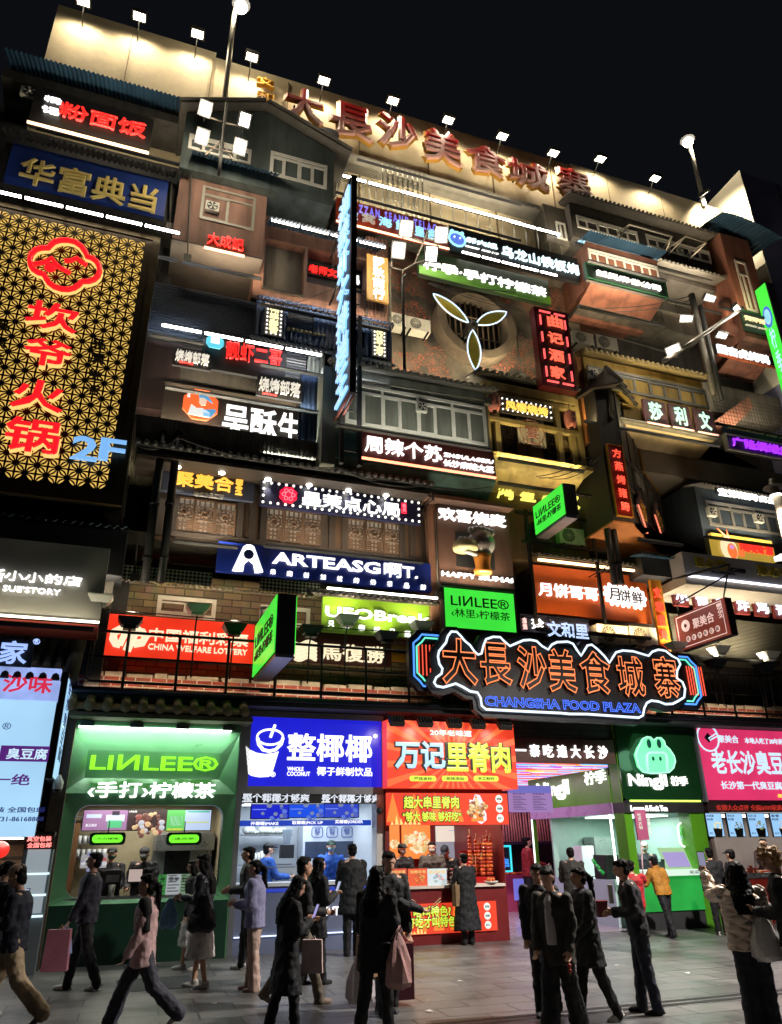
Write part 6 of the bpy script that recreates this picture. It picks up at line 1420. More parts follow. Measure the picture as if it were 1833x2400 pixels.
# thin bracing struts by the hanging brown sign
cable('red strut bracing the hanging brown sign',[('I',1230,890,.6),('I',1295,800,.8)],.02,0)
COND = PM(c(84,80,72),.6,.3,.3,4,.15)
for l_,P in (('grey conduit with a bend on the pink wall',[('E',560,30,.4),('E',562,330,.4),('E',700,360,.4),('E',702,560,.4)]),('grey conduit down the brown pink bay',[('D',1215,-380,.95),('D',1190,150,.95)]),('pale conduit along the long grey green bay top',[('E',520,905,1.35),('E',1470,1055,1.35)]),('grey conduit beside the blue board',[('A',1090,1150,.6),('A',1080,1440,.6)]),('rusty conduit on the sooty wall right of the round vent',[('c',1290,620,-.2),('c',1330,1000,-.2),('c',1370,1250,-.2)]),('grey conduit on the grey band under the timber front',[('G',870,470,.1),('G',855,690,.1)]),('dark conduit down the dumpling shop post',[('H',1130,260,.5),('H',1160,800,.5)]),('grey conduit across the grey wall under the terracotta bay',[('C',450,1545,-.2),('C',1000,1700,-.2)])):
 t = thing('conduit',l_,'pipe',at(*P[0]),'thin wall conduits');A = [at(*q) for q in P];m = M();m.tube(A,.022,COND,6);m.build('tube',t);m = M();q = A[-1];m.box(q.x-.09,q.x+.09,q.y-.06,q.y+.04,q.z-.12,q.z+.08,COND);m.build('junction_box',t)
# satellite dish on the teal roof
q = at('B',445,862,.6);t = thing('satellite_dish','black satellite dish against the pale parapet','dish',q);m = M();m.disc(q,.38,(-.2,-1,.2),.05,BLACK,20);m.build('dish',t);m = M();m.tube([q+UY*.05,q+V((.05,.3,-.5))],.03,BLACK,6);m.build('bracket',t)
# loudspeakers and street lamp at the right
q = gnd('Y',1640,600,5.0);D_ = 9.0
d_ = ray('Y',1600,245);q = CAM+d_*(D_/d_.y)
sl = thing('street_lamp','tall pale street lamp with two shaded heads at the right edge','street lamp',(q.x+.02,q.y,0));PLE = PM(c(176,160,136),.55,.1,.2,3,.2,4)
m = M();m.tube([(q.x+.02,q.y,0),(q.x+.02,q.y,q.z-.05)],.075,PLE,12);m.lathe((q.x+.02,q.y,0),[(.2,0),(.2,.25),(.11,.35),(.09,.9)],PLE,14);m.build('pole',sl)
m = M();m.lathe(q,[(.0,.24),(.05,.24),(.06,.18),(.06,.13),(.18,.08),(.185,.065),(.07,.09),(.075,.05),(.085,-.05),(.1,-.08)],PM(c(120,116,104),.5,.3,.2,4,.1),20);m.build('lamp_shade',sl)
m = M();m.disc(q-UZ*.075,.095,(0,0,-1),.012,EM((1.,.95,.85),9,name='lamp glass'),20,up=UY);m.build('lens',sl)
d_ = ray('Y',1665,985);q2 = CAM+d_*(D_/d_.y)
m = M();m.obox(q2+V((-.06,-.06,-.05)),(.24,.06,.06),(0,.14,0),(-.01,0,.08),EM((1.,.97,.9),1.6,name='lamp glass'));m.build('lens',sl);m = M();m.tube([q2+V((.3,0,.05)),(q.x+.02,q.y,q2.z+.1)],.03,DARKMETAL,6);m.build('bracket',sl)
lamp('street_beam','SPOT',q+V((-.4,-.6,-.3)),5200,(1,.92,.84),sl,(q.x,q.y,0),spot_size=R(150),spot_blend=.6,shadow_soft_size=.15)
# ================================================================== slim wall washers on the ledges
WARM = (1,.86,.62)
_wn = [0]
def washer(wh,k,x0,y0,x1,y1,p,power,aim=(0,.45,1),col=WARM,dz=0.):
 """black linear wall washer lying on a ledge; its own light leaves from the upper face"""
 a,b = at(k,x0,y0,p),at(k,x1,y1,p);z = (a.z+b.z)/2+dz;L_ = b.x-a.x;q = V(((a.x+b.x)/2,FY-p,z))
 t = thing('wall_washer','slim black linear wall washer '+wh,'light fitting',q,'linear wall washers')
 d = V(aim).normalized();v = UX.cross(d)
 m = M();m.obox(q-UX*L_/2-v*.04-d*.07,UX*L_,v*.08,d*.06,BLACK);m.build('housing',t)
 M().obox(q-UX*(L_/2-.02)-v*.025-d*.009,UX*(L_-.04),v*.05,d*.006,EM(col,2,name='washer lens')).build('lens',t)
 lamp('wash','AREA',q+d*.01,power*1.7,col,t,q+d,shape='RECTANGLE',size=max(.3,L_*.96),size_y=.05,spread=R(125))
 t.children[-1].rotation_euler = Matrix((UX,UX.cross(-d)*-1 if False else (-d).cross(UX),-d)).transposed().to_euler()
 return t
washer('under the dark noodle board','A',232,800,1170,1060,1.0,30)
washer('under the blue board with gold characters','D',-10,-100,1130,172,.8,26)
washer('along the foot of the brown pink bay','D',1160,165,1660,278,.97,34,col=(1,.74,.48))
washer('on top of the green framed board','C',450,1105,945,1230,1.5,26,(0,.35,1));washer('under the tiled eave window','C',930,1350,1290,1440,.5,24,(0,.35,1))
washer('on the eave of the blue iron hut','E',20,440,840,600,1.05,45,col=(1,.78,.54))
washer('under the blue iron hut skirt','E',30,830,850,960,1.25,36,(0,.5,1),(.85,.9,1))
washer('on the gallery slab','B',500,1215,1680,1530,.5,50,(0,.8,1))
washer('over the ledge under the rooftop letters','B',640,1010,1680,1300,.5,40,(0,.7,1))
washer('along the foot of the ochre bay','F',430,790,1280,905,1.35,55,(0,.3,1),(1,.82,.42))
washer('along the foot of the yellow timber bay','O',430,1045,1420,1200,1.25,17,(0,.35,1),(1,.84,.42))
washer('below the yellow timber bay','O',430,1330,1500,1480,.9,5,(0,.25,1),(1,.84,.42))
washer('on the slab below the terracotta bay','C',400,1400,930,1510,1.6,60,(0,.15,1),(1,.74,.46))
washer('under the left top window row','C',370,1010,780,1090,.95,32,(0,.3,1));washer('under the right top window row','C',815,1120,1235,1240,.95,32,(0,.3,1))
washer('under the green framed board','C',440,1230,930,1340,1.6,16,(0,.2,1))
washer('on the tiled eave below the round vent','E',880,930,1380,1010,.5,34,(0,.5,1),(1,.86,.6));washer('on the tiled eave right of the round vent','O',330,110,820,180,.6,34,(0,.5,1),(1,.86,.56))
washer('over the timber front roof facing the teal soffit','H',10,30,1100,160,.75,85,(0,.1,1),(.92,1,.85),.5);washer('over the timber front roof facing the ribbed soffit','D',880,1370,1560,1470,.75,45,(0,.1,1),(1,.86,.62),.5)
washer('at the foot of the long grey green bay','E',510,1190,1490,1370,1.75,14,(0,.25,1),(.96,.95,.8))
washer('at the foot of the stained wall with black boards','D',1060,900,2020,1180,.9,28,(0,.3,1))
washer('along the terrace edge facing the red bricks','G',510,1385,1560,1440,.4,9,(0,1,.25),(1,.72,.5));washer('along the terrace deck under the wave board','H',20,1400,980,1450,.4,8,(0,1,.25),(1,.78,.56));washer('along the right terrace edge','I',880,1270,1660,1320,.4,9,(0,1,.25),(1,.76,.54))
washer('below the dark blue bay windows','F',1190,1500,1680,1560,.9,30,(0,.3,1));washer('over the roller shutter','I',960,880,1660,960,.4,40,(0,.4,1),(1,.9,.7))
washer('under the fretwork screens left','G',1100,440,1510,490,.6,14,(0,.4,1));washer('under the fretwork screens right','H',50,490,1060,570,.75,30,(0,.4,1))
washer('at the foot of the dumpling shop panel','H',1170,725,1640,770,.95,22,(0,.3,1));washer('under the orange board','I',120,720,850,800,.5,30,(0,.3,1),(1,.66,.34))
washer('at the foot of the louvred wall','D',960,620,1290,700,.95,14,(0,.3,1),(.8,.9,1));washer('at the foot of the terracotta tower','F',1300,60,1560,110,1.4,26,(0,.3,1),(1,.7,.42))
washer('behind the black netting','F',1260,800,1680,850,.3,30,(0,.4,1));washer('on the grey slab facing the corner house','b',620,1560,1250,1900,2.1,9,(.2,.6,1),(1,.7,.4))
# lit lenses of the terrace floodlights
for t in [o for o in COL.objects if o.name.startswith('floodlight') and o.get('group') == 'terrace floodlights']:
 q = t.location;M().disc(q+V((0,.02,.126)),.12,(0,0,1),.006,EM((1,.9,.7),6,name='floodlight glass'),12,up=UY).build('lens',t)
 lamp('flood_beam','SPOT',q+V((0,.03,.16)),120,(1,.86,.58),t,q+V((0,1.0,2.0)),spot_size=R(120),spot_blend=.7,shadow_soft_size=.1)
# ================================================================== shop fronts at street level
def PB(key_col,r=.35,**k): return PM(key_col,r,0,.12,3,.05,**k)
LG = PM(c(92,148,104),.32,.1,.12,2,.04,coat=.3);DG = PM(c(20,60,44),.4,.1,.2,2,.05);GR = EM((.30,1.,.02),1.15,name='lime acrylic')
SILV = PM(c(150,152,160),.35,.6,.12,3,.04);TILEW = PM(c(200,206,210),.35,0,.08,4,.05);STL = PM(c(170,172,172),.3,.85,.15,3,.05)
FLOORI = PM(c(120,118,114),.4,0,.15,3,.05);PAPER = PM(c(214,212,204),.7,0,.06,4,.02)
def ceil_light(parent,X0,X1,Y0,Y1,z,power,col=(1,.97,.92)):
 M().box(X0,X1,Y0,Y1,z,z+.03,EM(col,3,name='ceiling panel')).build('ceiling_lamp',parent)
 l = lamp('room_light','AREA',((X0+X1)/2,(Y0+Y1)/2,z-.01),power,col,parent,((X0+X1)/2,(Y0+Y1)/2,0),shape='RECTANGLE',size=X1-X0,size_y=Y1-Y0);return l
def room(t,X0,X1,Y0,Y1,z1,wall,floor=FLOORI):
 m = M();m.box(X0,X1,Y1,Y1+.06,0,z1,wall);m.box(X0,X0+.05,Y0+.3,Y1,0,z1,wall);m.box(X1-.05,X1,Y0+.3,Y1,0,z1,wall);m.box(X0,X1,Y0+.05,Y1+.06,z1,z1+.06,wall);m.build('wall',t)
 M().box(X0+.05,X1-.05,Y0+.05,Y1,.004,.02,floor).build('floor',t)
def screen(label,k,x0,y0,x1,y1,p,base,fill=(),texts=(),d=.05):
 X0,X1,Z0,Z1,Y = rect(k,x0,y0,x1,y1,p);t = thing('menu_screen',label,'screen',((X0+X1)/2,Y,Z0),None);b_ = .015
 M().box(X0,X1,Y+.003,Y+d,Z0,Z1,BLACK).build('casing',t);m = M();m.box(X0+b_,X1-b_,Y,Y+.002,Z0+b_,Z1-b_,base)
 W,H = X1-X0,Z1-Z0
 for (fx0,fy0,fx1,fy1,mat) in fill: m.box(X0+W*fx0,X0+W*fx1,Y-.003,Y-.001,Z0+H*fy0,Z0+H*fy1,mat)
 m.build('display',t)
 if texts:
  m = M()
  for (st,fx0,fy0,fx1,fy1,mat) in texts: m.text(st,(X0+W*fx0,Y-.006,Z0+H*fy0),UX,UZ,W*(fx1-fx0),H*(fy1-fy0),mat,.03,.002)
  m.build('lettering',t)
 return t,X0,X1,Z0,Z1,Y
def food(parent,q,r,cols,n=26,sq=.25,name='food_picture',seed=1):
 """printed heap of food: many small overlapping blobs in low relief"""
 rnd = random.Random(seed);m = M()
 for i in range(n):
  a = rnd.uniform(0,6.28);rr = r*math.sqrt(rnd.random());m.ball(q+V((rr*math.cos(a),-.004-.008*rnd.random(),rr*math.sin(a)*.8)),r*rnd.uniform(.12,.26),EM(rnd.choice(cols),.75,'NONE',name='print'),6,4,(1,.06,.8))
 return m.build(name,parent)
# ---- green lemon tea shop
p = .3;X0,X1 = at('J',455,100,p).x,at('J',1530,130,p).x;Y = FY-p
z = lambda y,x=900,k='J',pp=p: at(k,x,y,pp).z
zT,zc,z1,z2,z3,z4,zo1,zo0 = z(72),z(165),z(300),z(470),z(478),z(570),z(640),z(1222)
ox0,ox1 = at('J',452,900,p).x,at('J',1408,900,p).x
ls = thing('tea_shop','sage green lemon tea shop with rounded window, lime letters and white letters','shop',((X0+X1)/2,Y,0))
m = M();m.box(X0,X1,Y-.12,FY+.3,zc,zT,LG)                      # canopy
bx0,bx1 = at('J',545,400,p).x,at('J',1400,400,p).x;dp = .16
o = [V((X0,Y,zc)),V((X1,Y,zc)),V((X1,Y,z4)),V((X0,Y,z4))];i_ = [V((bx0,Y+dp*.2,z1)),V((bx1,Y+dp*.2,z1)),V((bx1,Y+dp,z2)),V((bx0,Y+dp,z2))]
for a in range(4): b = (a+1) % 4;m.quad([o[a],i_[a],i_[b],o[b]],LG)
m.quad(i_[::-1],LG)
# frame with the rounded window opening
def rrect(a,b,e,f_,r,n=6):
 out = []
 for (cx,cz,s) in ((b-r,f_-r,0),(a+r,f_-r,90),(a+r,e+r,180),(b-r,e+r,270)):
  out += [V((cx+r*math.cos(R(s+90*i/n)),0,cz+r*math.sin(R(s+90*i/n)))) for i in range(n+1)]
 return out
inn = rrect(ox0,ox1,zo0,zo1,.22)
def toedge(v,A,B,E,F):
 cx,cz = (A+B)/2,(E+F)/2;dx,dz = v.x-cx,v.z-cz;s = min((B-A)/2/max(abs(dx),1e-6),(F-E)/2/max(abs(dz),1e-6));return V((cx+dx*s,0,cz+dz*s))
bz = .9 if zo0 > .95 else zo0-.08
outv = []
for q in inn: outv.append(toedge(q,X0,X1,zo0-.1,z4))
n = len(inn)
for a in range(n): b = (a+1) % n;m.quad([outv[a]+UY*Y,outv[b]+UY*Y,inn[b]+UY*(Y+.08),inn[a]+UY*(Y+.08)],LG);m.quad([inn[a]+UY*(Y+.08),inn[b]+UY*(Y+.08),inn[b]+UY*(Y+.35),inn[a]+UY*(Y+.35)],DG)
for (cx,cz) in ((X0,z4),(X1,z4),(X0,zo0-.1),(X1,zo0-.1)):
 near = sorted(outv,key=lambda v: (v.x-cx)**2+(v.z-cz)**2)[:2];m.quad([V((cx,Y,cz)),near[0]+UY*Y,near[1]+UY*Y],LG)
m.box(X0,X0+.02,Y+.001,FY+.3,0,zT-.01,LG);m.box(X1-.02,X1,Y+.001,FY+.3,0,zT-.01,LG)
m.build('front',ls)
M().box(X0+.021,X1-.021,Y+.0,Y+.3,0,zo0-.1,DG).build('counter_front',ls);M().box(ox0-.02,ox1+.02,Y+.05,Y+.5,zo0-.06,zo0,STL).build('counter_top',ls)
m = M();m.box(X0+.15,X1-.2,Y-.14,Y-.121,zc-.005,zc+.03,EM((.85,1,.9),10,name='led tube'));m.build('light_strip',ls)
lamp('canopy_wash','AREA',((X0+X1)/2,Y-.18,zc-.02),40,(.94,1,.92),ls,((X0+X1)/2,Y+.12,zc-1.3),shape='RECTANGLE',size=X1-X0-.3,size_y=.05)
m = M()
for x,w_ in ((560,75),(870,75),(1160,70),(1450,70)): q = at('J',x,118,p);m.box(q.x-.12,q.x+.12,Y-.22,Y-.12,zc+.02,zc+.1,PM(c(70,80,76),.5,.2,.2,4,.05))
m.build('fixture',ls)
m = M();ftext(m,'LIИLEE®','J',580,318,1385,430,p+.02,GR,.05,.05);m.build('lettering',ls);m = M();ftext(m,'‹手打›柠檬茶','J',565,490,1368,600,p+.03,WH,.06,.04);m.build('lettering',ls)
room(ls,X0,X1,Y,Y+2.6,z4-.02,PM(c(150,140,112),.5,0,.12,6,.1));ceil_light(ls,X0+.5,X1-.5,Y+.9,Y+1.9,z4-.1,45,(1,.96,.86))
m = M();a,b,e,f_,y = rect('S',812,285,1330,680,-1.9);m.box(a,b,y,y+.4,e-.6,f_,STL);m.box(a+.02,b,y-.35,y,f_-.35,f_-.05,STL);m.box(a+.25,a+.75,y-.02,y,e-.1,e+.75,PM(c(60,62,64),.3,.8,.2,3,.05));m.build('steel_cabinet',ls)
m = M();a,b,e,f_,y = rect('S',40,250,320,520,-1.8)
for i in range(4): m.box(a,b,y,y+.3,e+i*.25,e+i*.25+.02,STL)
for i in range(14): m.lathe((a+.06+.1*(i % 7),y+.1,e+.02+(i//7)*.25),[(0,0),(.035,0),(.045,.14),(0,.14)],TILEW,8)
m.build('shelf',ls)
S1 = [(.55,.15,.85,.5,EM((.1,.6,.25),.9,'NONE')),(.5,.45,.9,.75,EM((.75,.85,1.),.9,'NONE')),(.62,.72,.78,.92,EM((.05,.03,.06),.4,'NONE')),(.08,.6,.4,.78,EM((.6,.7,1.),.9,'NONE'))]
screen('left hanging menu screen with a red and blue teapot picture','S',146,68,557,270,-.9,EM((.42,.22,.42),.8),S1,[('夏日清凉',.08,.2,.32,.34,EM((.9,.9,1),1,'NONE'))])
t,a,b,e,f_,y = screen('middle hanging menu screen with a dark ice picture','S',556,66,950,266,-.9,EM((.055,.028,.028),.8),(),[('LINLEE',.05,.85,.22,.93,WHn)]);food(t,V((a+(b-a)*.5,y-.004,e+(f_-e)*.28)),(b-a)*.33,[(.6,.62,.7),(.35,.1,.08),(.8,.55,.3),(.2,.08,.06)],40)
screen('right hanging menu screen with green and pale blue panes','S',934,68,1335,270,-.9,EM((.50,.62,.86),.9),[(.0,.03,.4,.97,EM((.12,.55,.12),.9,'NONE')),(.07,.25,.35,.7,EM((.75,.82,.9),.9,'NONE')),(.03,.03,.38,.14,EM((.8,.75,.1),.8,'NONE')),(.45,.86,.95,.93,EM((.05,.5,.3),.8,'NONE')),(.44,.38,.95,.43,EM((.6,.7,.1),.8,'NONE'))])
for l_,x0,x1,y0,y1,st in (('left',205,530,285,400,'大力爆锤'),('right',925,1245,285,400,'请点单')):
 a,b,e,f_,y = rect('S',x0,y0,x1,y1,-.5);t = thing('pill_sign','%s lime pill shaped sign hanging inside the green tea shop window' % l_,'sign',((a+b)/2,y,e));hh = (f_-e)/2
 m = M();m.prism([q+UY*y for q in rrect(a,b,e,f_,hh*.6)],(0,.1,0),DG);m.build('housing',t);m = M();m.prism([q+UY*(y-.012) for q in rrect(a+.05,b-.05,e+.04,f_-.04,hh*.6)],(0,.01,0),EM((.22,1.,.04),1.1,name='lime acrylic'));m.build('panel',t)
 m = M();m.text('‹'+st+'›',(a+.1,y-.018,e+.09),UX,UZ,b-a-.2,f_-e-.18,TXB,.02,.003);m.tube([((a+b)/2,y+.05,f_),((a+b)/2,y+.05,f_+.2)],.01,BLACK,4);m.build('lettering',t)
cw = zo0
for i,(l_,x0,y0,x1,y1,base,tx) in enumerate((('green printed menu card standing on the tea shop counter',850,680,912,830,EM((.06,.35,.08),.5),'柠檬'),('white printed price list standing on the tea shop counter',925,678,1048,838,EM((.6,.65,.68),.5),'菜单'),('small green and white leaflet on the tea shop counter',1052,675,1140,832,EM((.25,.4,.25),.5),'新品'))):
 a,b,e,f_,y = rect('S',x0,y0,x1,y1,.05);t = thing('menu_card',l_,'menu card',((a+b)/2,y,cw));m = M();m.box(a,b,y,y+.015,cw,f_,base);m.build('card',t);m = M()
 m.text(tx,(a+.04,y-.004,f_-.12),UX,UZ,b-a-.08,.08,TXB,.02,.002)
 for r_ in range(6): m.box(a+.03,b-.03-.05*(r_ % 2),y-.003,y-.001,cw+.05+.05*r_,cw+.065+.05*r_,PM(c(60,70,64),.6))
 m.build('print',t)
t = thing('cash_register','grey till with a bright tilted screen on the tea shop counter','till',at('S',620,760,.0));a,b,e,f_,y = rect('S',565,615,695,760,.0)
m = M();m.box(a+.08,b-.08,y+.1,y+.2,cw,e+.1,DARKMETAL);m.obox((a,y,e),(b-a,0,0),(0,.06,0),(0,.06,f_-e),DARKMETAL);m.build('casing',t);m = M();m.obox((a+.02,y-.008,e+.03),(b-a-.04,0,0),(0,.005,0),(0,.05,f_-e-.06),EM((.7,.55,.5),.6));m.build('display',t)
t = thing('juice_machine','black drink machine with steel spouts at the left of the tea shop counter','machine',at('S',380,820,-.2));a,b,e,f_,y = rect('S',350,640,478,860,-.3);m = M();m.box(a,b,y,y+.35,cw,f_,BLACK);m.box(a+.03,b-.03,y-.004,y-.001,f_-.2,f_-.08,STL);m.lathe(((a+b)/2,y-.06,cw+.0),[(0,0),(.05,0),(.06,.18),(0,.18)],PAPER,10);m.build('body',t)
t = thing('poster_stand','white poster stand with a pale picture at the left of the tea shop window','poster',at('S',240,620,.0));a,b,e,f_,y = rect('S',125,490,355,615,-.3);m = M();m.box(a,b,y,y+.03,e,f_,EM((.62,.60,.62),.5));m.tube([((a+b)/2,y+.02,cw),((a+b)/2,y+.02,e)],.02,DARKMETAL,6);m.build('board',t);food(t,V(((a+b)/2,y-.003,(e+f_)/2)),.2,[(.5,.15,.15),(.3,.3,.5),(.7,.7,.7)],18)
# ---- blue coconut shop
p = .12;X0,X1 = X1+.03,at('K',812,700,p).x;Y = FY-p
zs1,zs0 = at('K',100,85,p).z,at('K',500,527,p).z
cs = thing('drink_shop','coconut drink shop with royal blue lightbox and silver frame','shop',((X0+X1)/2,Y,0))
a,b = at('J',1585,300,p).x,at('K',797,300,p).x
BLB = LB((.012,.014,.62),1.,1.2,.12,name='blue lightbox')
M().box(a,b,Y,Y+.02,zs0,zs1,BLB).build('sign_panel',cs)
m = M();m.box(X0,X1,Y-.03,Y+.3,zs1,zs1+.12,SILV);m.box(X0,X1,Y-.03,Y+.3,zs0-.14,zs0,SILV);m.box(X0,a,Y-.03,Y+.3,zs0,zs1,SILV);m.box(b,X1,Y-.03,Y+.3,zs0,zs1,SILV);m.box(a,b,Y+.021,Y+.3,zs0,zs1,BLACK);m.box(X0,X0+.1,Y-.02,Y+.3,0,zs0-.14,SILV);m.box(X1-.16,X1,Y-.02,Y+.3,0,zs0-.14,PM(c(196,190,186),.5,0,.1,3,.08));m.build('frame',cs)
m = M();ftext(m,'整椰椰','K',200,182,738,372,p+.03,WH,.05,.01);ftext(m,'WHOLE','K',200,398,302,426,p+.03,WH,.03,.01);ftext(m,'COCONUT','K',198,428,343,458,p+.03,WH,.03,.01);ftext(m,'椰子鲜制饮品','K',388,398,738,460,p+.03,WH,.04,.01);ftext(m,'®','K',745,190,772,218,p+.03,WH,.01,.01);ftext(m,'®','K',92,430,124,464,p+.03,WH,.01,.01);m.build('lettering',cs)
m = M();y_ = p+.03
def kp(pts): return [at('K',x,y,y_) for x,y in pts]
m.prism(kp([(-65,265),(-40,290),(5,310),(60,318),(110,312),(145,300),(100,450),(80,462),(20,465),(-30,455),(-50,440)])[::-1],(0,.012,0),WH);m.tube(kp([(10,215),(18,255),(45,290),(85,300),(125,290),(160,255),(172,215)]),.035,WH,6);m.tube([at('K',90+82*math.cos(R(15*j)),210+48*math.sin(R(15*j)),y_) for j in range(24)],.022,WH,5,True);m.tube(kp([(92,212),(122,132)]),.03,WH,6);m.build('logo',cs)
zt0 = at('K',500,632,p).z;m = M();m.box(X0+.1,X1-.16,Y+.0,Y+.12,zt0,zs0-.145,BLACK);m.build('led_ticker',cs)
m = M();LEDP = EM((.85,.9,1.),2,'NONE',name='led dots');rnd = random.Random(5)
def dots(st,k,x0,y0,x1,y1,pp,col,nrow=9):
 """dot matrix writing: lettering sampled on a grid of small diodes"""
 A0,B0,E0,F0,yy = rect(k,x0,y0,x1,y1,pp);vs,fs,xa,xb,ya,yb = text_data(st,.035,.01,0);g_ = (F0-E0)/nrow;nc = int((B0-A0)/g_)
 from mathutils.bvhtree import BVHTree
 bv = BVHTree.FromPolygons([V(v) for v in vs],fs)
 for i in range(nc):
  for j in range(nrow):
   u = xa+(xb-xa)*(i+.5)/nc;v_ = ya+(yb-ya)*(j+.5)/nrow
   if bv.ray_cast(V((u,v_,1)),V((0,0,-1)))[0] is not None: x = A0+g_*(i+.5);zz_ = E0+g_*(j+.5);m.box(x-g_*.36,x+g_*.36,yy-.006,yy,zz_-g_*.36,zz_+g_*.36,col)
dots('整个椰椰才够爽','T',40,85,775,190,p+.01,LEDP,12);dots('整个椰椰才够爽','T',905,95,1548,195,p+.01,LEDP,12);m.build('led_lettering',cs)
room(cs,X0,X1,Y,Y+2.6,zs0-.16,TILEW);ceil_light(cs,X0+.4,X1-.5,Y+.7,Y+1.8,zs0-.28,48,(.78,.88,1))
zc_ = at('K',400,1128,p).z
M().box(X0+.1,X1-.16,Y+.0,Y+.55,zc_-.06,zc_,PB(c(214,220,230))).build('counter_top',cs);m = M();m.box(X0+.1,X1-.16,Y+.04,Y+.5,0,zc_-.061,PM(c(120,130,160),.4,.2,.1,3,.04));m.box(X0+.3,X1-.3,Y+.03,Y+.039,zc_-.16,zc_-.1,EM((.02,.05,.5),.8));m.build('counter_front',cs)
m = M();ftext(m,'COCONUT','K',250,1296,528,1342,p-.03,WH,.04,.02);m.build('lettering',cs)
m = M();m.box(X0+.12,X1-.3,Y-.0,Y+.02,.28,.3,EM((.7,.8,1.),3));m.build('light_strip',cs)
hz0,hz1 = at('T',700,445,-.2).z,at('T',700,385,-.2).z
M().box(X0+.1,at('T',1445,400,-.2).x,FY+.2,FY+.26,hz0,hz1,EM((.01,.045,.42),1.,name='blue strip')).build('header_strip',cs);m = M()
for st,x0,y0,x1,y1 in (('开椰椰|MAKE',130,400,432,445),('取椰椰|PICK UP',583,392,918,435),('买椰椰|ORDER',1052,382,1358,425)): ftext(m,st,'T',x0,y0,x1,y1,-.17,WHn,.03,.004)
m.build('lettering',cs)
for l_,x0,x1,y0,y1,cl_ in (('left deep blue menu screen above the coconut counter',133,548,205,372,(.012,.02,.55)),('middle deep blue menu screen with a pale mound',545,940,205,360,(.012,.08,.75)),('right deep blue menu screen with drink pictures',932,1315,200,358,(.03,.06,.55))):
 t,a,b,e,f_,y = screen(l_,'T',x0,y0,x1,y1,-.5,EM(cl_,1.),[(.05,.6,.4,.66,EM((.2,.3,.9),.9,'NONE'))]);food(t,V((a+(b-a)*.6,y-.004,e+(f_-e)*.4)),.24,[(.15,.25,.8),(.25,.3,.5),(.1,.15,.6)],14)
m = M();a,b,e,f_,y = rect('T',705,450,1330,585,-1.9);m.box(a,b,y,y+.5,0,f_,PM(c(196,204,216),.35,.1,.08,3,.04));m.box(a+.05,b-.05,y-.006,y-.001,at('T',900,800,-1.9).z,e-.05,PM(c(70,80,100),.2,.3,.2,3,.04));m.build('fridge',cs)
m = M()
for i,st in enumerate(('泰国','现切','椰青')):
 a,b,e,f_,y = rect('T',800+162*i,458,915+162*i,568,-1.88);m.tube([q+UY*(y-.004) for q in rrect(a,b,e,f_,.05)],.008,EM((.03,.08,.4),.5,'NONE'),4,True);m.text(st,(a+.06,y-.004,(e+f_)/2-.02),UX,UZ,b-a-.12,.1,EM((.03,.08,.4),.5,'NONE'),.03,.003);m.text('每日鲜',(a+.08,y-.004,e+.05),UX,UZ,b-a-.16,.05,EM((.03,.08,.4),.5,'NONE'),.02,.003)
m.build('label',cs)
m = M();a,b,e,f_,y = rect('T',45,540,590,560,-1.9);m.box(a,b,y,y+.35,f_-.03,f_,STL);m.box(a,b,y,y+.35,f_-.62,f_-.59,STL);rnd = random.Random(2)
for i in range(12): r_ = rnd.uniform(.05,.11);m.ball((a+.1+(b-a-.2)*i/11,y+.12,f_+r_*.8),r_,PB(c(200,206,196)),8,6,(1,1,.8))
for i in range(7): m.lathe((a+.1+.07*i,y+.1,f_-.59),[(0,0),(.03,0),(.04,.2+.03*(i % 3)),(0,.22)],PAPER,8)
m.build('shelf',cs)
t = thing('blender','black based blender with a clear jug in the coconut shop','blender',at('T',520,800,-1.6));q = at('T',520,800,-1.6);m = M();m.obox(q+V((-.14,-.1,0)),(.28,0,0),(0,.2,0),(0,0,.26),BLACK);m.build('base',t);M().lathe(q+UZ*.27,[(.07,0),(.11,.28),(.11,.3)],PB(c(120,130,140)),12).build('jug',t)
a,b,e,f_,y = rect('T',285,905,620,1040,.0);t = thing('counter_screen','glass counter guard with white printed badge on the coconut counter','glass guard',((a+b)/2,y,zc_));M().box(a,b,y+.1,y+.11,zc_,f_,CLEAR()).build('pane',t);m = M();m.box(a,b,y+.09,y+.12,f_-.01,f_+.01,STL);m.text('不只好喝',(a+.4,y+.095,(e+f_)/2),UX,UZ,.3,.1,PAPER,.02,.002);m.build('rim',t)
for i in range(3): m = M()
t = thing('camera','small black dome camera on the silver pillar of the coconut shop','camera',at('T',1540,280,.2));q = at('T',1540,280,.2);m = M();m.ball(q,.07,BLACK,12,8);m.tube([q,q+UY*.15],.05,PAPER,10);m.build('body',t)
# ---- red skewer stall
p = .45;RD = PM(c(112,22,26),.45,0,.15,3,.05);X0,X1 = at('K',822,900,.2).x,at('K',1608,1400,.2).x;Y = FY-.2
rs = thing('food_stall','dark red skewer stall with red sunburst lightbox and picture banners','stall',((X0+X1)/2,Y,0))
a,b,zs0,zs1,y = rect('K',830,100,1665,540,p);zs1 = (zs1+at('K',1640,130,p).z)/2
REDLB = LB((.80,.05,.018),1.,1.,.1,name='red lightbox')
M().box(a,b,y,FY+.2,zs0,zs1,REDLB).build('sign_panel',rs);m = M();cx,cz = a+(b-a)*.5,zs0+(zs1-zs0)*.4;RAY = EM((1.,.13,.03),1.15,'NONE',name='print');n = 26
def ray_poly(an,wd):
 out = []
 for t_ in (an-wd,an+wd):
  dx,dz = math.cos(t_),math.sin(t_);s = min(((b if dx > 0 else a)-cx)/dx if abs(dx) > 1e-6 else 9e9,((zs1 if dz > 0 else zs0)-cz)/dz if abs(dz) > 1e-6 else 9e9);out.append(V((cx+dx*s,y-.003,cz+dz*s)))
 return out
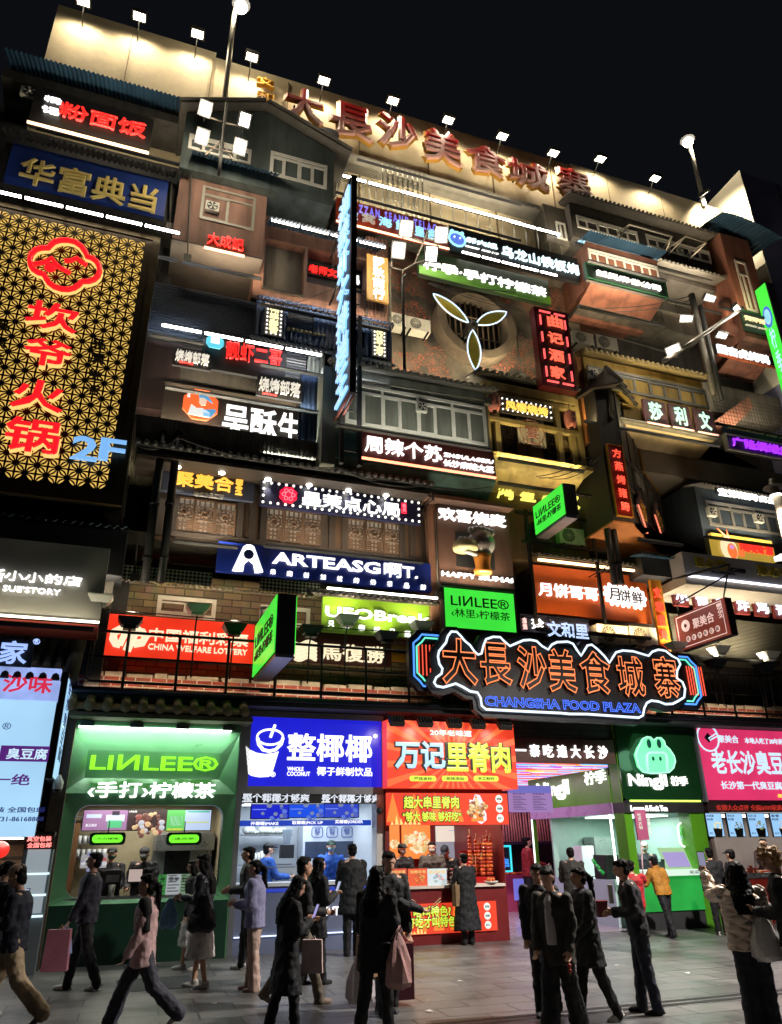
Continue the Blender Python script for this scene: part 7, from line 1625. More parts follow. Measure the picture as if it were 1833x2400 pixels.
for i in range(n): an = R(360/n*i+3);P_ = ray_poly(an,.045);m.quad([V((cx,y-.003,cz)),P_[0],P_[1]],RAY)
m.build('sunburst',rs)
m = M();BK = PM(c(10,10,12),.5,0,.1,3,.02);ftext(m,'万记里脊肉','K',868,222,1632,452,p+.012,BK,.18,.004);m.build('lettering_shadow',rs);m = M();ftext(m,'万记','K',880,228,1208,425,p+.024,EM((.42,.68,.95),1.05,name='pale blue print'),.08,.004);ftext(m,'里脊肉','K',1205,236,1622,440,p+.024,EM((.62,.80,.06),1.05,name='lime print'),.08,.004)
ftext(m,'20年老味道','K',1105,160,1372,208,p+.024,WHn,.05,.004);m.build('lettering',rs);m = M()
for st,x0,x1 in (('严选食材',975,1145),('拒绝添加',1180,1348),('手工制作',1382,1542)): A0,B0,E0,F0,yy = rect('K',x0,455,x1,492,p+.01);m.prism([q+UY*yy for q in rrect(A0,B0,E0,F0,(F0-E0)*.45)],(0,.006,0),EM((.62,.80,.06),1.,'NONE'));m.text(st,(A0+.1,yy-.006,E0+.025),UX,UZ,B0-A0-.2,F0-E0-.05,BK,.03,.003)
m.build('badge',rs)
for i,x in enumerate((890,1070,1255,1405,1575)):
 q = at('K',x,118+i*6,.95);flood('black clip on floodlight over the red sunburst sign, %s from the left' % ORD[i],q,q+V((0,1,-.9)),.3,.2,16,True,V((q.x,FY,zs1+.2)),'red sign floodlights',100,(1,.8,.6),EM((1,.9,.8),5,name='floodlight glass'))
bz0,bz1 = at('K',1200,768,.35).z,at('K',1200,566,.35).z;bxa,bxb = at('K',828,650,.35).x,at('K',1600,650,.35).x;y = FY-.35
m = M();m.box(X0,X1,FY-.3,FY+.2,bz1-.01,zs0-.003,RD);m.box(X0,X0+.09,Y,FY+.2,0,bz1,RD);m.box(at('K',1565,900,.2).x,X1,Y,FY+2.4,0,bz1,RD);m.build('frame',rs)
def banner(par,a,b,e,f_,y,lines,fs,badge_x,pic):
 M().box(a,b,y,y+.03,e,f_,LB((.82,.055,.02),.95,1.,.1,name='red lightbox')).build('banner',par);W,H = b-a,f_-e;m = M();OR_ = EM((1.,.22,.03),1.0,'NONE',name='print')
 for i in range(5): x = a+W*(.05+.17*i);m.prism([V((x,y-.003,f_)),V((x-W*.05,y-.003,e+H*.1)),V((x+W*.06,y-.003,e+H*.1))],(0,.002,0),OR_)
 for i in range(7): x = a+W*(.03+.035*i);h_ = H*(.12+.1*((i*5) % 3));m.prism([V((x,y-.004,e+.01)),V((x+W*.03,y-.004,e+.01)),V((x+W*.012,y-.004,e+h_))],(0,.002,0),EM((1.,.65,.2),1.,'NONE'))
 m.build('pattern',par);m = M()
 for st,fx0,fy0,fx1,fy1 in lines: m.text(st,(a+W*fx0-.02,y-.006,e+H*fy0-.02),UX,UZ,W*(fx1-fx0)+.04,H*(fy1-fy0)+.04,BK,.15,.003)
 for st,fx0,fy0,fx1,fy1 in lines: m.text(st,(a+W*fx0,y-.014,e+H*fy0),UX,UZ,W*(fx1-fx0),H*(fy1-fy0),EM((.62,.80,.06),1.05,name='lime print'),.08,.003)
 for i,st in enumerate(('现烤现做','鲜肉腌制','纯手工')): q = V((a+W*badge_x,y-.006,e+H*(.82-.31*i)));m.disc(q,H*.135,(0,-1,0),.003,EM((.75,.85,.78),.95,'NONE'),16);m.text(st,q+V((-H*.09,-.008,-H*.04)),UX,UZ,H*.18,H*.08,BK,.02,.002)
 m.build('lettering',par)
 if pic: q = V((a+W*.735,y-.005,e+H*.5));m = M();m.prism([q+V((dx*W,.003,dz*H)) for dx,dz in ((-.065,.05),(-.06,.3),(-.03,.28),(-.01,.48),(.03,.44),(.05,.25),(.045,.1),(.075,-.15),(.075,-.35),(.03,-.48),(.0,-.42),(-.03,-.2))],(0,.003,0),EM((.85,.8,.95),.9,'NONE'));m.build('picture_edge',par);food(par,q,H*.36,[(.75,.55,.22),(.55,.30,.10),(.85,.7,.4),(.35,.12,.05)],46,seed=4)
banner(rs,bxa,bxb,bz0,bz1,y,[('超大串里脊肉',.135,.5,.585,.9),('“够大 够味 够好吃”',.125,.1,.6,.42)],1,.925,True)
pz0,pz1 = at('U',700,1715,.22).z,at('U',700,1365,.22).z;banner(rs,at('U',172,1500,.22).x,at('U',1303,1500,.22).x,pz0,pz1,FY-.232,[('啥叫特色?',.14,.55,.52,.92),('好吃才叫特色!',.07,.2,.59,.56)],1,.9,False)
zc_ = at('K',1000,1158,.25).z
m = M();m.box(X0+.09,at('K',1565,900,.2).x,Y,FY+.25,0,zc_-.05,RD);m.build('counter_front',rs);M().box(X0+.05,at('K',1560,900,.2).x,Y-.06,FY+.3,zc_-.049,zc_,PB(c(220,206,196))).build('counter_top',rs)
m = M();m.box(X0,X1,FY+2.4,FY+2.46,0,bz1,RD);m.box(X0,X0+.05,FY+.2,FY+2.4,0,bz1,RD);m.box(X0,X1,FY-.25,FY+2.46,bz1,bz1+.05,RD);m.build('wall',rs);M().box(X0,X1,FY-.1,FY+2.4,.004,.02,FLOORI).build('floor',rs)
ceil_light(rs,X0+.4,X1-.5,FY+.3,FY+1.3,bz1-.08,45,(1,.9,.78))
for l_,x0,y0,x1,y1,seed in (('left orange food poster on the back wall of the red stall',45,470,185,905,6),('middle orange poster of a heaped plate in the red stall',205,470,545,850,7)):
 a,b,e,f_,y = rect('U',x0,y0,x1,y1,-2.2);t = thing('poster',l_,'poster',((a+b)/2,y,e));M().box(a,b,y,y+.03,e,f_+.4,EM((.95,.24,.04),.9,name='lit poster')).build('panel',t);food(t,V(((a+b)/2,y-.004,(e+f_)/2)),(b-a)*.42,[(.9,.75,.42),(.75,.52,.2),(.95,.85,.6)],50,seed=seed)
a,b,e,f_,y = rect('U',590,475,1090,1000,-2.35);t = thing('passage_window','bright opening at the back of the red stall showing another lit stall','opening',((a+b)/2,y,e));m = M();m.box(a,b,y-.03,y,e,f_,EM((.36,.36,.44),.6,name='lit room'));m.box(a,b,y-.06,y-.03,f_-.35,f_,EM((.8,.7,.6),.9));m.box(b-.75,b-.3,y-.07,y-.035,e+.9,f_-.1,EM((.2,.3,.6),.9));m.build('panel',t);m = M();m.text('炸炸',(b-.1+.0,y-.3,e+.9),UX,UZ,.3,1.0,EM((1,.7,.1),1.8),.05,.02,vert=True);m.box(b-.25,b-.12,y-.3,y-.25,e+.8,f_,EM((.1,.7,.8),1.3));m.build('lettering',t)
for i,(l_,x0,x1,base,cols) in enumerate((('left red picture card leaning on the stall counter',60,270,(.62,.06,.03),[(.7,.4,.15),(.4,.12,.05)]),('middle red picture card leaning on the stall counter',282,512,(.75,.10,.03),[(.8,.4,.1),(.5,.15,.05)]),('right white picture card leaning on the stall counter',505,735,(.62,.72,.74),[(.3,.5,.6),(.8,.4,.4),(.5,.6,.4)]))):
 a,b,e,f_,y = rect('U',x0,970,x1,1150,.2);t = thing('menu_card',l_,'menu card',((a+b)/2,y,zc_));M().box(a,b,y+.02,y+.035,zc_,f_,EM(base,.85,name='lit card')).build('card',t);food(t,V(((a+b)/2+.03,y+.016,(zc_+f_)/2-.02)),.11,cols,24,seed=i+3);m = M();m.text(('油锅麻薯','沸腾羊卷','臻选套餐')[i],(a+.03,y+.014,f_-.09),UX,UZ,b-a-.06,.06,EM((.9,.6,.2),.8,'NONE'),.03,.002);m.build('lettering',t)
SKM = [PM(c(196,66,24),.35,0,.25,8,.1,coat=.3),PM(c(168,44,20),.35,0,.25,8,.1,coat=.3),PM(c(214,110,40),.35,0,.25,8,.1,coat=.3)]
rnd = random.Random(9);a,b,e,f_,y = rect('U',985,640,1265,1040,-.1)
t = thing('skewer_rack','tall red rack crowded with glazed orange skewers','rack',((a+b)/2,y,zc_));m = M();m.box(a-.05,b+.05,y+.0,y+.4,zc_,zc_+.12,PB(c(170,20,20)));m.box(a-.05,b+.05,y+.36,y+.4,zc_+.12,f_-.2,PB(c(170,20,20)));m.build('tray',t);m = M()
for i in range(34):
 x = rnd.uniform(a,b);yy = y+rnd.uniform(.02,.3);h_ = rnd.uniform(.25,.5)+.35*(i % 3 == 0);m.tube([(x,yy,zc_+.1),(x+.03,yy,zc_+.12+h_+.1)],.006,PM(c(190,150,100),.7),4)
 for j in range(int(h_/.07)): m.ball((x+.03*j*.07,yy-.01,zc_+.18+j*.07),.042,SKM[(i+j) % 3],7,5,(1,.8,.8))
m.build('skewer',t)
t = thing('fruit_skewers','bundle of dark red glazed fruit skewers in a stand on the stall counter','snack',at('U',800,1000,.1));q = at('U',800,1000,.1);q.z = zc_;m = M()
for i in range(16):
 x = q.x+rnd.uniform(-.2,.2);yy = q.y+rnd.uniform(-.05,.15)
 for j in range(4): m.ball((x,yy,zc_+.06+j*.07),.03,PM((c(130,20,24),c(210,190,180))[(i+j) % 3 == 0],.2,0,.2,6,.02,coat=.5),7,5)
m.build('fruit',t)
t = thing('snack_plate','paper plate heaped with golden snacks on the right of the stall counter','plate',at('U',1240,1105,.2));q = at('U',1240,1105,.2);q.z = zc_;M().lathe(q,[(0,.005),(.1,.005),(.15,.05),(.14,.05),(.1,.012),(0,.012)],PAPER,16).build('plate',t);m = M()
for i in range(14): m.ball(q+V((rnd.uniform(-.08,.08),rnd.uniform(-.08,.08),.05+rnd.uniform(0,.04))),.03,SKM[2],6,5)
m.build('snack',t)
# ---- entrance passage
X0p,X1p = X1+.02,at('L',640,500,.0).x;zpt = at('L',300,390,.0).z
es = thing('entrance_board','dark brown board with seven white brush characters over the passage','sign',((X0p+X1p)/2,FY-.1,zpt))
a,b,e,f_,y = rect('X',180,235,1405,550,.12);M().box(X0p-.3,b,y,y+.1,e,f_,PM(c(62,28,22),.5,0,.2,3,.1)).build('board',es);m = M()
for i,ch_ in enumerate('一寨吃遍大长沙'): ftext(m,ch_,'X',238+158*i+(0 if i else 0),310+4*i,368+158*i,462+5*i,.15,WH,.06,.03) if i else ftext(m,ch_,'X',240,372,362,400,.15,WH,.06,.03)
m.build('lettering',es)
Lp = 9.;cl_ = thing('neon_ceiling','rainbow ceiling of slanting neon lines inside the passage','ceiling',((X0p+X1p)/2,FY+3,zpt+.1));M().box(X0p-.3,X1p+3,FY+.35,FY+Lp,zpt+.12,zpt+.2,BLACK).build('panel',cl_)
NCOL = [EM(v,2.2,name='ceiling neon') for v in ((1.,.12,.02),(.1,.5,1.),(1.,.5,.05),(.25,.05,1.),(.5,.8,1.),(1.,.1,.3))];m = M();rnd = random.Random(3)
for i in range(64):
 yy = FY+.5+i*.12;xs = X0p-.2
 while xs < X1p+2.5: L_ = rnd.uniform(.5,1.4);m.box(xs,min(xs+L_,X1p+2.8),yy,yy+.04,zpt+.09,zpt+.115,NCOL[(i//2+int(xs*.7)) % 6]);xs += L_+.06
m.build('neon_line',cl_)
pw_ = thing('passage_wall','dim far walls closing the lit passage','wall',((X0p+X1p)/2,FY+Lp,0));m = M();m.box(X0p-.3,X1p+3,FY+Lp,FY+Lp+.1,0,zpt+.1,PM(c(120,100,130),.6,0,.2,2,.1));m.box(X0p-.3,X0p-.2,FY+2.5,FY+Lp,0,zpt+.1,PM(c(110,90,110),.6,0,.2,2,.1));m.build('wall',pw_);M().box(X0p-.3,X1p+3,FY+.1,FY+Lp,.004,.016,PM(c(150,140,150),.2,0,.1,3,.03)).build('floor',pw_)
lamp('passage_light','AREA',((X0p+X1p)/2,FY+3.5,zpt),120,(1,.72,.9),cl_,((X0p+X1p)/2,FY+3.5,0),shape='RECTANGLE',size=1.6,size_y=5)
a,b,e,f_,y = rect('V',45,290,560,590,.02);t = thing('hanging_banner','violet banner with two columns of small print hanging in the passage mouth','banner',((a+b)/2,y,e));m = M();VI = EM((.28,.16,.42),.75,name='lit banner');m.box(a,b,y,y+.02,e,f_,VI);m.box(a+.01,b-.01,y-.004,y-.001,f_-.28*(f_-e),f_,EM((.12,.12,.5),.7,'NONE'));m.build('panel',t);m = M()
for cx in (.1,.55):
 for r_ in range(9): m.box(a+(b-a)*cx,a+(b-a)*(cx+.3-.06*(r_ % 3)),y-.006,y-.002,e+(f_-e)*(.1+.06*r_),e+(f_-e)*(.118+.06*r_),PM(c(60,40,90),.6))
 m.text('特色菜单',(a+(b-a)*cx,y-.006,e+(f_-e)*.66),UX,UZ,(b-a)*.28,(f_-e)*.05,PM(c(30,20,120),.6),.03,.002)
m.build('print',t)
# far skewer counter in the passage
q0_ = V((at('V',8,1200,-5.6).x,FY+5.6,0));t = thing('food_counter','far glass counter of skewers with a violet picture front in the passage','counter',q0_+V((1,0,0)));m = M();m.box(q0_.x,q0_.x+2.2,q0_.y,q0_.y+.7,0,.95,PM(c(150,50,90),.5,0,.15,3,.05));m.build('body',t);m = M();m.box(q0_.x+.25,q0_.x+1.9,q0_.y-.01,q0_.y-.002,.3,.85,EM((.16,.16,.62),.9,name='lit picture'));m.build('picture',t);food(t,q0_+V((1.45,-.015,.5)),.3,[(.8,.5,.4),(.6,.3,.25),(.8,.7,.9)],30);m = M();rnd = random.Random(8)
for i in range(40): m.ball((q0_.x+rnd.uniform(.05,2.1),q0_.y+rnd.uniform(.05,.6),.98),.06,SKM[i % 3],6,4,(1.4,1,.5))
m.build('food',t)
t = thing('hanging_skewers','rows of long pale red meat skewers hung on dark panels in the passage','skewers',q0_+V((1,.9,2.0)));m = M();m.box(q0_.x,q0_.x+2.2,q0_.y+.95,q0_.y+1.0,1.75,2.75,PM(c(60,50,80),.5));m.build('panel',t);m = M()
for i in range(24): m.tube([(q0_.x+.08+.09*i,q0_.y+.9,1.82),(q0_.x+.06+.09*i+rnd.uniform(-.03,.03),q0_.y+.9,2.65)],.028,PM(c(220,150,140),.5,0,.3,14,.2),5)
m.build('skewer',t)
t = thing('neon_screen','turquoise framed neon panel with red and blue strokes in the passage','neon sign',q0_+V((.4,1.3,.9)));m = M();m.box(q0_.x-.1,q0_.x+.95,q0_.y+1.3,q0_.y+1.36,.95,1.75,PM(c(30,30,50),.5));m.tube([q0_+V((x,1.27,z_)) for x,z_ in ((.0,1.0),(.9,1.0),(.9,1.7),(.0,1.7))],.04,EM((.05,.75,.85),1.6),6,True);m.text('炸串',q0_+V((.12,1.26,1.08)),UX,UZ,.7,.3,EM((.05,.3,1.),1.8),.02,.02,neon=.03);m.text('川',q0_+V((.25,1.26,1.42)),UX,UZ,.4,.25,EM((1.,.1,.05),1.6),.05,.02);m.build('neon',t)
# ---- frog tea shop on the corner
NG = PM(c(18,52,26),.2,.1,.15,2,.03,coat=.6);NGL = PM(c(80,140,30),.35,0,.15,2,.05);X0n = X1p;X1n = at('L',1185,700,.1).x;Yn = FY-.1;zn = at('L',900,140,.1).z;zb1,zb0 = at('L',900,622,.1).z,at('L',900,688,.1).z
ns = thing('tea_shop','corner tea shop with a glowing frog head emblem and bright green counter','shop',((X0n+X1n)/2,Yn,0));nX = V((X0n,0,0))
m = M();fx0,fx1 = at('L',655,400,.15).x,at('L',1150,400,.15).x;m.prism([q+UY*(Yn-.05) for q in rrect(fx0,fx1,zb1+.04,zn,.12)],(0,.45,0),NG);m.build('sign_housing',ns)
m = M();m.box(fx1,X1n,Yn,FY+.3,zb1,zn,DG);m.box(X0n,fx0,Yn+.0,FY+.3,zb1,zn,NGL);m.build('cladding',ns)
m = M();m.box(X0n,X1n,Yn-.04,FY+.3,zb0,zb1,BLACK);m.build('fascia',ns);m = M();m.box(fx0+.15,fx1-.1,Yn-.06,Yn-.045,zb1+.01,zb1+.05,EM((.55,.9,.1),2.2,name='lime led'));m.build('light_strip',ns)
m = M();ftext(m,'Lemon & Fruit Tea','L',722,640,957,678,.16,WH,.04,.02);ftext(m,'NingJI','L',705,440,962,545,.18,WH,.07,.03);ftext(m,'柠季','L',975,455,1088,518,.18,WH,.06,.03);m.build('lettering',ns)
FRG = EM((.18,.92,.42),1.0,name='mint lit acrylic');FRL = EM((.4,1.,.65),1.25,name='mint lit acrylic');EYE = PM(c(10,70,60),.4);q = lambda x,y,pp=.2: at('W',x,y,pp)
m = M();hp = [(195,350),(215,290),(245,240),(265,200),(300,185),(335,190),(360,215),(390,195),(430,195),(460,225),(470,265),(510,300),(550,360),(562,410),(545,470),(505,510),(400,520),(330,520),(275,510),(225,460)]
m.prism([q(x,y,.26) for x,y in hp][::-1],(0,.08,0),FRG);ctr = q(378,360,.28)
m.prism([q(x-8,y-2,.16) for x,y in hp][::-1],(0,.05,0),PM(c(8,14,10),.4));o_ = m.build('frog_emblem',ns);m = M();m.tube([q(x,y,.275) for x,y in ((310,515),(298,380),(305,345),(330,330),(450,330),(475,345),(485,380),(490,500))],.03,FRL,6);m.tube([q(x,y,.27) for x,y in hp],.02,FRL,5,True)
for x,y,rx,rz in ((318,247,.06,.105),(410,247,.06,.105),(357,385,.035,.05),(423,385,.035,.05)): m.disc(q(x,y,.285),rz,(0,-1,0),.01,EYE,14,rx=rx)
m.build('frog_face',o_)
lamp('emblem_glow','POINT',q(378,360,.7),8,(.4,1,.6),ns,shadow_soft_size=.25)
px0,px1 = X0n,at('L',752,850,.1).x;wx1 = at('L',1112,800,.1).x;zl1,zl0 = at('L',960,1048,.1).z,at('L',960,1086,.1).z;zg0 = at('L',1100,1302,.1).z
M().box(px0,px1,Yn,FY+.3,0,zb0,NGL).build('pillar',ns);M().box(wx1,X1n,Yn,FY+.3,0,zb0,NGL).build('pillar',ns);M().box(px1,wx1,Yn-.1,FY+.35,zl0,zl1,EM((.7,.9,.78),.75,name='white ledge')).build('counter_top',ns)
m = M();m.box(px1,wx1,Yn-.02,FY+.2,zg0,zl0-.001,LB((.015,.36,.05),.8,1.5,.3,name='green lightbox'));m.build('counter_front',ns);m = M();m.box(px0,X1n,Yn+.01,FY+.3,0,zg0-.001,PM(c(50,50,52),.6));m.build('base',ns)
m = M();ftext(m,'NO.1622','L',1098,1052,1160,1070,.21,PM(c(60,70,64),.6),.01,.003);m.build('number',ns)
TLW = PM(c(150,176,166),.35,0,.1,4,.05);m = M();m.box(X0n+.02,X1n,FY+3.2,FY+3.26,0,zb1,TLW);m.box(X1n-.05,X1n,FY+.3,FY+3.2,0,zb1,TLW);m.box(X0n,X1n,FY+.3,FY+3.26,zb0+.0,zb0+.05,TLW);m.build('wall',ns);M().box(X0n,X1n,FY+.3,FY+3.2,.004,.02,FLOORI).build('floor',ns);ceil_light(ns,X0n+.5,X1n-.4,FY+.7,FY+2.3,zb0-.05,75,(.8,1,.9))
# its open side along the passage
def sp(k,x,y): return onplane(k,x,y,nX,UX)
yf = min(sp('X',360,900).y,FY+4.2);zst = sp('X',1000,640).z;zsb = sp('X',1480,985).z;zsc = sp('X',1480,1120).z
m = M();m.box(X0n-.02,X0n+.04,FY+.3,yf,zsb,zst,NGL);m.build('side_sign',ns);m = M();wv = yf-FY-.3;m.text('NingJI',(X0n-.03,yf-.5,zsb+.18),-UY,UZ,wv*.42,(zst-zsb)*.62,WH,.06,.03);m.text('柠季',(X0n-.03,FY+1.3,zsb+.45),-UY,UZ,wv*.24,(zst-zsb)*.4,WH,.05,.03);m.build('side_lettering',ns)
m = M();m.box(X0n-.03,X0n+.05,FY+.3,yf,zsc,zsb-.002,PM(c(160,130,170),.3,0,.1,3,.03));m.build('side_fascia',ns)
m = M();m.box(X0n-.02,X0n+.08,yf-.1,yf,0,zsc,NGL);m.box(X0n-.04,X0n-.021,yf-.08,yf-.03,.9,zsc,EM((.9,1,.9),5));m.box(X0n-.04,X0n-.005,FY+.4,FY+.45,.9,zsc,EM((.9,1,.9),5));m.build('light_strip',ns)
m = M();m.box(X0n-.02,X0n+.45,FY+.6,yf-.1,0,.98,PM(c(170,190,200),.4,0,.08,3,.05));m.build('side_counter',ns);m = M();rnd = random.Random(4);CUPS = [PB(c(220,226,220)),PB(c(40,44,46)),PB(c(150,190,90))]
for r_,z_ in enumerate((1.55,1.95)):
 m.box(X0n+2.0,X1n-.1,FY+2.8,FY+3.15,z_,z_+.03,STL)
 for i in range(9): m.lathe((X0n+2.1+.1*i,FY+2.9,z_+.03),[(0,0),(.035,0),(.045,.2),(0,.2)],CUPS[(i+r_) % 3],8)
m.box(X0n+.9,X0n+1.4,FY+2.6,FY+3.1,.9,1.9,STL);m.box(X0n+.3,X0n+.65,FY+2.3,FY+2.7,1.0,1.7,PB(c(210,214,214)));m.build('shelf',ns)
t = thing('juicer','black green juicer on the side counter of the frog tea shop','machine',(X0n+.2,FY+1.1,.98));m = M();m.box(X0n+.02,X0n+.4,FY+.9,FY+1.4,.98,1.5,BLACK);m.build('casing',t);m = M()
for i in range(3): m.tube([(X0n+.01,FY+1.0+.15*i,1.1+.1*i),(X0n+.01,FY+1.2+.1*i,1.2+.1*i)],.045,PM(c(20,150,60),.2,0,.1,3,.02,coat=.5),8)
m.build('bottle',t)
a,b,e,f_,y = rect('W',460,1205,720,1385,.0);t = thing('menu_screen','tilted green edged order screen with violet drink rows on the frog shop ledge','screen',((a+b)/2,y,zl1));m = M();m.obox((a,y+.0,zl1),(b-a,0,0),(0,.05,0),(-.06,.14,f_-zl1),EM((.35,.6,.3),.7));m.build('casing',t);m = M();m.obox((a+.04,y-.008,zl1+.05),(b-a-.08,0,0),(0,.005,0),(-.05,.11,(f_-zl1)*.68),EM((.34,.28,.6),.75));m.build('display',t)
a,b,e,f_,y = rect('W',575,978,712,1195,-.25);t = thing('neon_sign','white neon oval with a small green frog print on the shop glass','neon sign',((a+b)/2,y,e));m = M();m.tube([q_+UY*y for q_ in rrect(a,b,e,f_,(b-a)*.42)],.022,EM((.85,1,.9),2.4,name='white neon'),6,True);m.build('neon_tube',t);m = M();m.disc(((a+b)/2,y+.02,f_-.24),.11,(0,-1,0),.01,EM((.1,.5,.1),.8),14);m.ball(((a+b)/2-.05,y+.01,f_-.13),.04,EM((.1,.5,.1),.8),8,6);m.ball(((a+b)/2+.05,y+.01,f_-.13),.04,EM((.1,.5,.1),.8),8,6);m.box(a+.06,b-.06,y+.01,y+.02,(e+f_)/2-.06,(e+f_)/2-.02,EM((.4,.6,.7),.7));m.build('print',t)
# ---- pink tofu shop
p = .1;a = at('L',1137,200,p).x;zs1,zs0 = at('L',1150,138,p).z,at('L',1400,606,p).z;Xr_ = X_R+1.5
ps = thing('snack_shop','snack shop with a large pink lightbox and pale blue menu screens','shop',(a+2,FY,0));PKB = LB((.72,.035,.14),.95,1.2,.15,name='pink lightbox')
M().box(a,Xr_,FY-p,FY+.2,zs0,zs1,PKB).build('sign_panel',ps);m = M();m.box(a-.06,a-.003,FY-p-.04,FY+.2,zs0-.05,zs1+.04,SILV);m.box(a-.06,Xr_,FY-p-.04,FY+.2,zs1+.003,zs1+.05,SILV);m.build('frame',ps)
PBL = EM((.62,.85,1.),1.05,name='pale blue print');m = M();ftext(m,'聚美合','W',945,165,1150,245,p+.02,PBL,.05,.01);ftext(m,'本地人吃了30年的老品牌','W',1195,190,1690,262,p+.02,PBL,.03,.01);ftext(m,'老长沙臭豆腐','W',872,300,1710,545,p+.02,PBL,.07,.01);ftext(m,'长沙第一代臭豆腐传承','W',975,590,1690,675,p+.02,PBL,.045,.01);ftext(m,'醒目','W',1505,712,1580,745,p+.02,EM((1,.7,.1),1.,'NONE'),.03,.01);m.build('lettering',ps)
m = M();qc = at('W',863,193,p+.02);m.tube([qc+V((.32*math.cos(R(18*i)),-.0,.32*math.sin(R(18*i)))) for i in range(20)],.022,PBL,5,True);m.obox(qc+V((-.12,-.01,0)),(.12,0,.12),(0,.01,0),(.12,0,-.12),PM(c(20,14,30),.5));m.tube([qc+V((.0,-.01,-.02)),qc+V((.28,-.01,.12))],.016,PBL,4);m.tube([qc+V((.03,-.01,-.06)),qc+V((.3,-.01,.05))],.016,PBL,4);m.build('logo',ps)
zt1,zt0 = zs0-.1,at('L',1400,682,.1).z;m = M();m.box(a,Xr_,FY-.06,FY+.2,zt0,zs0-.003,PM(c(46,28,30),.5,0,.2,3,.05));m.build('fascia',ps);m = M();RDL = EM((.5,.03,.02),1.,'NONE',name='red led');dots('金牌大众点评 全国6000家臭豆腐','W',930,808,1650,865,.07,RDL,10);m.build('led_lettering',ps)
for i,(l_,x0,x1,tx,cols) in enumerate((('first pale blue menu screen with a bowl of yellow tofu',832,1022,'冰淇淋',[(.9,.75,.3),(.95,.85,.5)]),('second pale blue menu screen with a bowl of black tofu',1024,1214,'老长沙',[(.06,.05,.05),(.15,.3,.1),(.4,.4,.4)]),('third pale blue menu screen with a bowl and a long skewer',1216,1424,'长沙三宝',[(.06,.05,.05),(.5,.3,.2),(.15,.3,.1)]),('last pale blue menu screen at the right edge',1426,1640,'套餐',[(.5,.3,.2),(.8,.6,.5)]))):
 t,A0,B0,E0,F0,y = screen(l_,'W',x0,884,x1,1106,.05,EM((.32,.60,.95),.95),(),[(tx,.05,.82,.5,.93,TXB),('¥12',.08,.12,.3,.2,TXB),('臭豆腐',.05,.68,.42,.78,TXB)]);W_ = B0-A0;qf = V((A0+W_*.62,y-.005,E0+(F0-E0)*.36));m = M();m.prism([qf+V((-W_*.28,-.002,.0)),qf+V((W_*.28,-.002,0)),qf+V((W_*.2,-.002,-.2)),qf+V((-W_*.2,-.002,-.2))][::-1],(0,.002,0),BK);m.build('bowl_picture',t);food(t,qf+V((0,-.004,.06)),W_*.22,cols,20,seed=i)
zmb = at('W',1000,1110,.05).z;m = M();m.box(a,Xr_,FY+2.6,FY+2.66,0,zmb+.6,PM(c(120,110,104),.5,0,.15,3,.05));m.box(a,a+.08,FY,FY+2.6,0,zmb+.6,PM(c(100,90,84),.5));m.box(a,Xr_,FY+.2,FY+2.66,zmb+.6,zmb+.66,BLACK);m.box(a+1.2,a+1.7,FY+2.2,FY+2.6,0,zmb+.5,STL);m.build('wall',ps);ceil_light(ps,a+.4,Xr_-1,FY+.6,FY+2,zmb+.5,60,(1,.95,.88));m = M();m.box(a,Xr_,FY-.05,FY+.6,0,.95,PM(c(150,40,30),.45,0,.15,3,.05));m.build('counter_front',ps);M().box(a,Xr_,FY-.08,FY+.62,.951,1.0,STL).build('counter_top',ps)
t = thing('food_tray','steel trays of snacks on the pink shop counter','tray',(a+1.5,FY+.2,1.0));m = M();rnd = random.Random(6)
for i in range(5): m.box(a+.9+.5*i,a+1.32+.5*i,FY+.02,FY+.42,1.002,1.06,STL)
m.build('tray',t);m = M()
for i in range(60): m.ball((a+.95+rnd.random()*2.3,FY+.06+rnd.random()*.3,1.07),.04,SKM[i % 3],6,4)
m.build('food',t)
# ---- left neighbour: white snack lightboxes
sign('plain taupe board with glowing white characters and capitals at the left','G',-330,400,632,965,.85,PM(c(150,148,140),.5,.2,.08,1,.05),.1,[('小小的店',35,640,515,745,WH,.045),('SUE’STORY',22,735,382,800,WH,.03),('新',-55,625,20,715,WH,.05)],strip=(EM((1.,.92,.7),3,name='warm led'),.04),extra=lambda t,A0,B0,E0,F0,yy: M().box(A0,B0,yy+.01,yy+.1,E0-.35,E0-.075,PM(c(140,44,30),.5,0,.2,2,.05)).build('skirt',t))
washer('under the taupe board at the left','G',-260,960,600,990,1.05,6,(0,.25,1),(1,.9,.66))
sign('round dark backing with one pale blue glowing character on the left tiled roof','R',-60,345,262,600,1.3,BLACK,.06,[('家',12,365,222,580,EM((.35,.5,1.),1.6,name='blue acrylic'),.06),('®',288,355,342,405,EM((.4,.55,1.),1.2),.02)])
wp = 1.1;a,b,e,f_,y = rect('R',-400,880,490,885,wp);b = at('R',490,880,wp).x;zt1 = at('R',300,605,wp).z;zt0 = at('R',300,882,wp).z;zb_ = at('R',200,2058,wp).z;a = b-4.2;PALB = LB((.42,.72,1.),.95,.6,.14,name='white lightbox')
t = thing('lightbox_sign','tall pale blue white lightbox of the left snack shop with violet and navy lettering','sign',((a+b)/2,y,zb_));M().box(a,b,y,y+.03,zb_,zt0-.01,PALB).build('panel',t);M().box(a,b,y+.031,y+.25,zb_,zt0-.01,BLACK).build('box',t);m = M();NVY = EM((.02,.03,.22),.5);PUR = EM((.13,.025,.26),.7)
for st,x0,y0,x1,y1,mt in (('一绝',-60,1515,252,1615,PUR),('真空包装 全国包邮',-290,1800,385,1850,NVY),('0731-86168888',-60,1885,372,1925,NVY)): ftext(m,st,'R',x0,y0,x1,y1,wp+.01,mt,.05,.004)
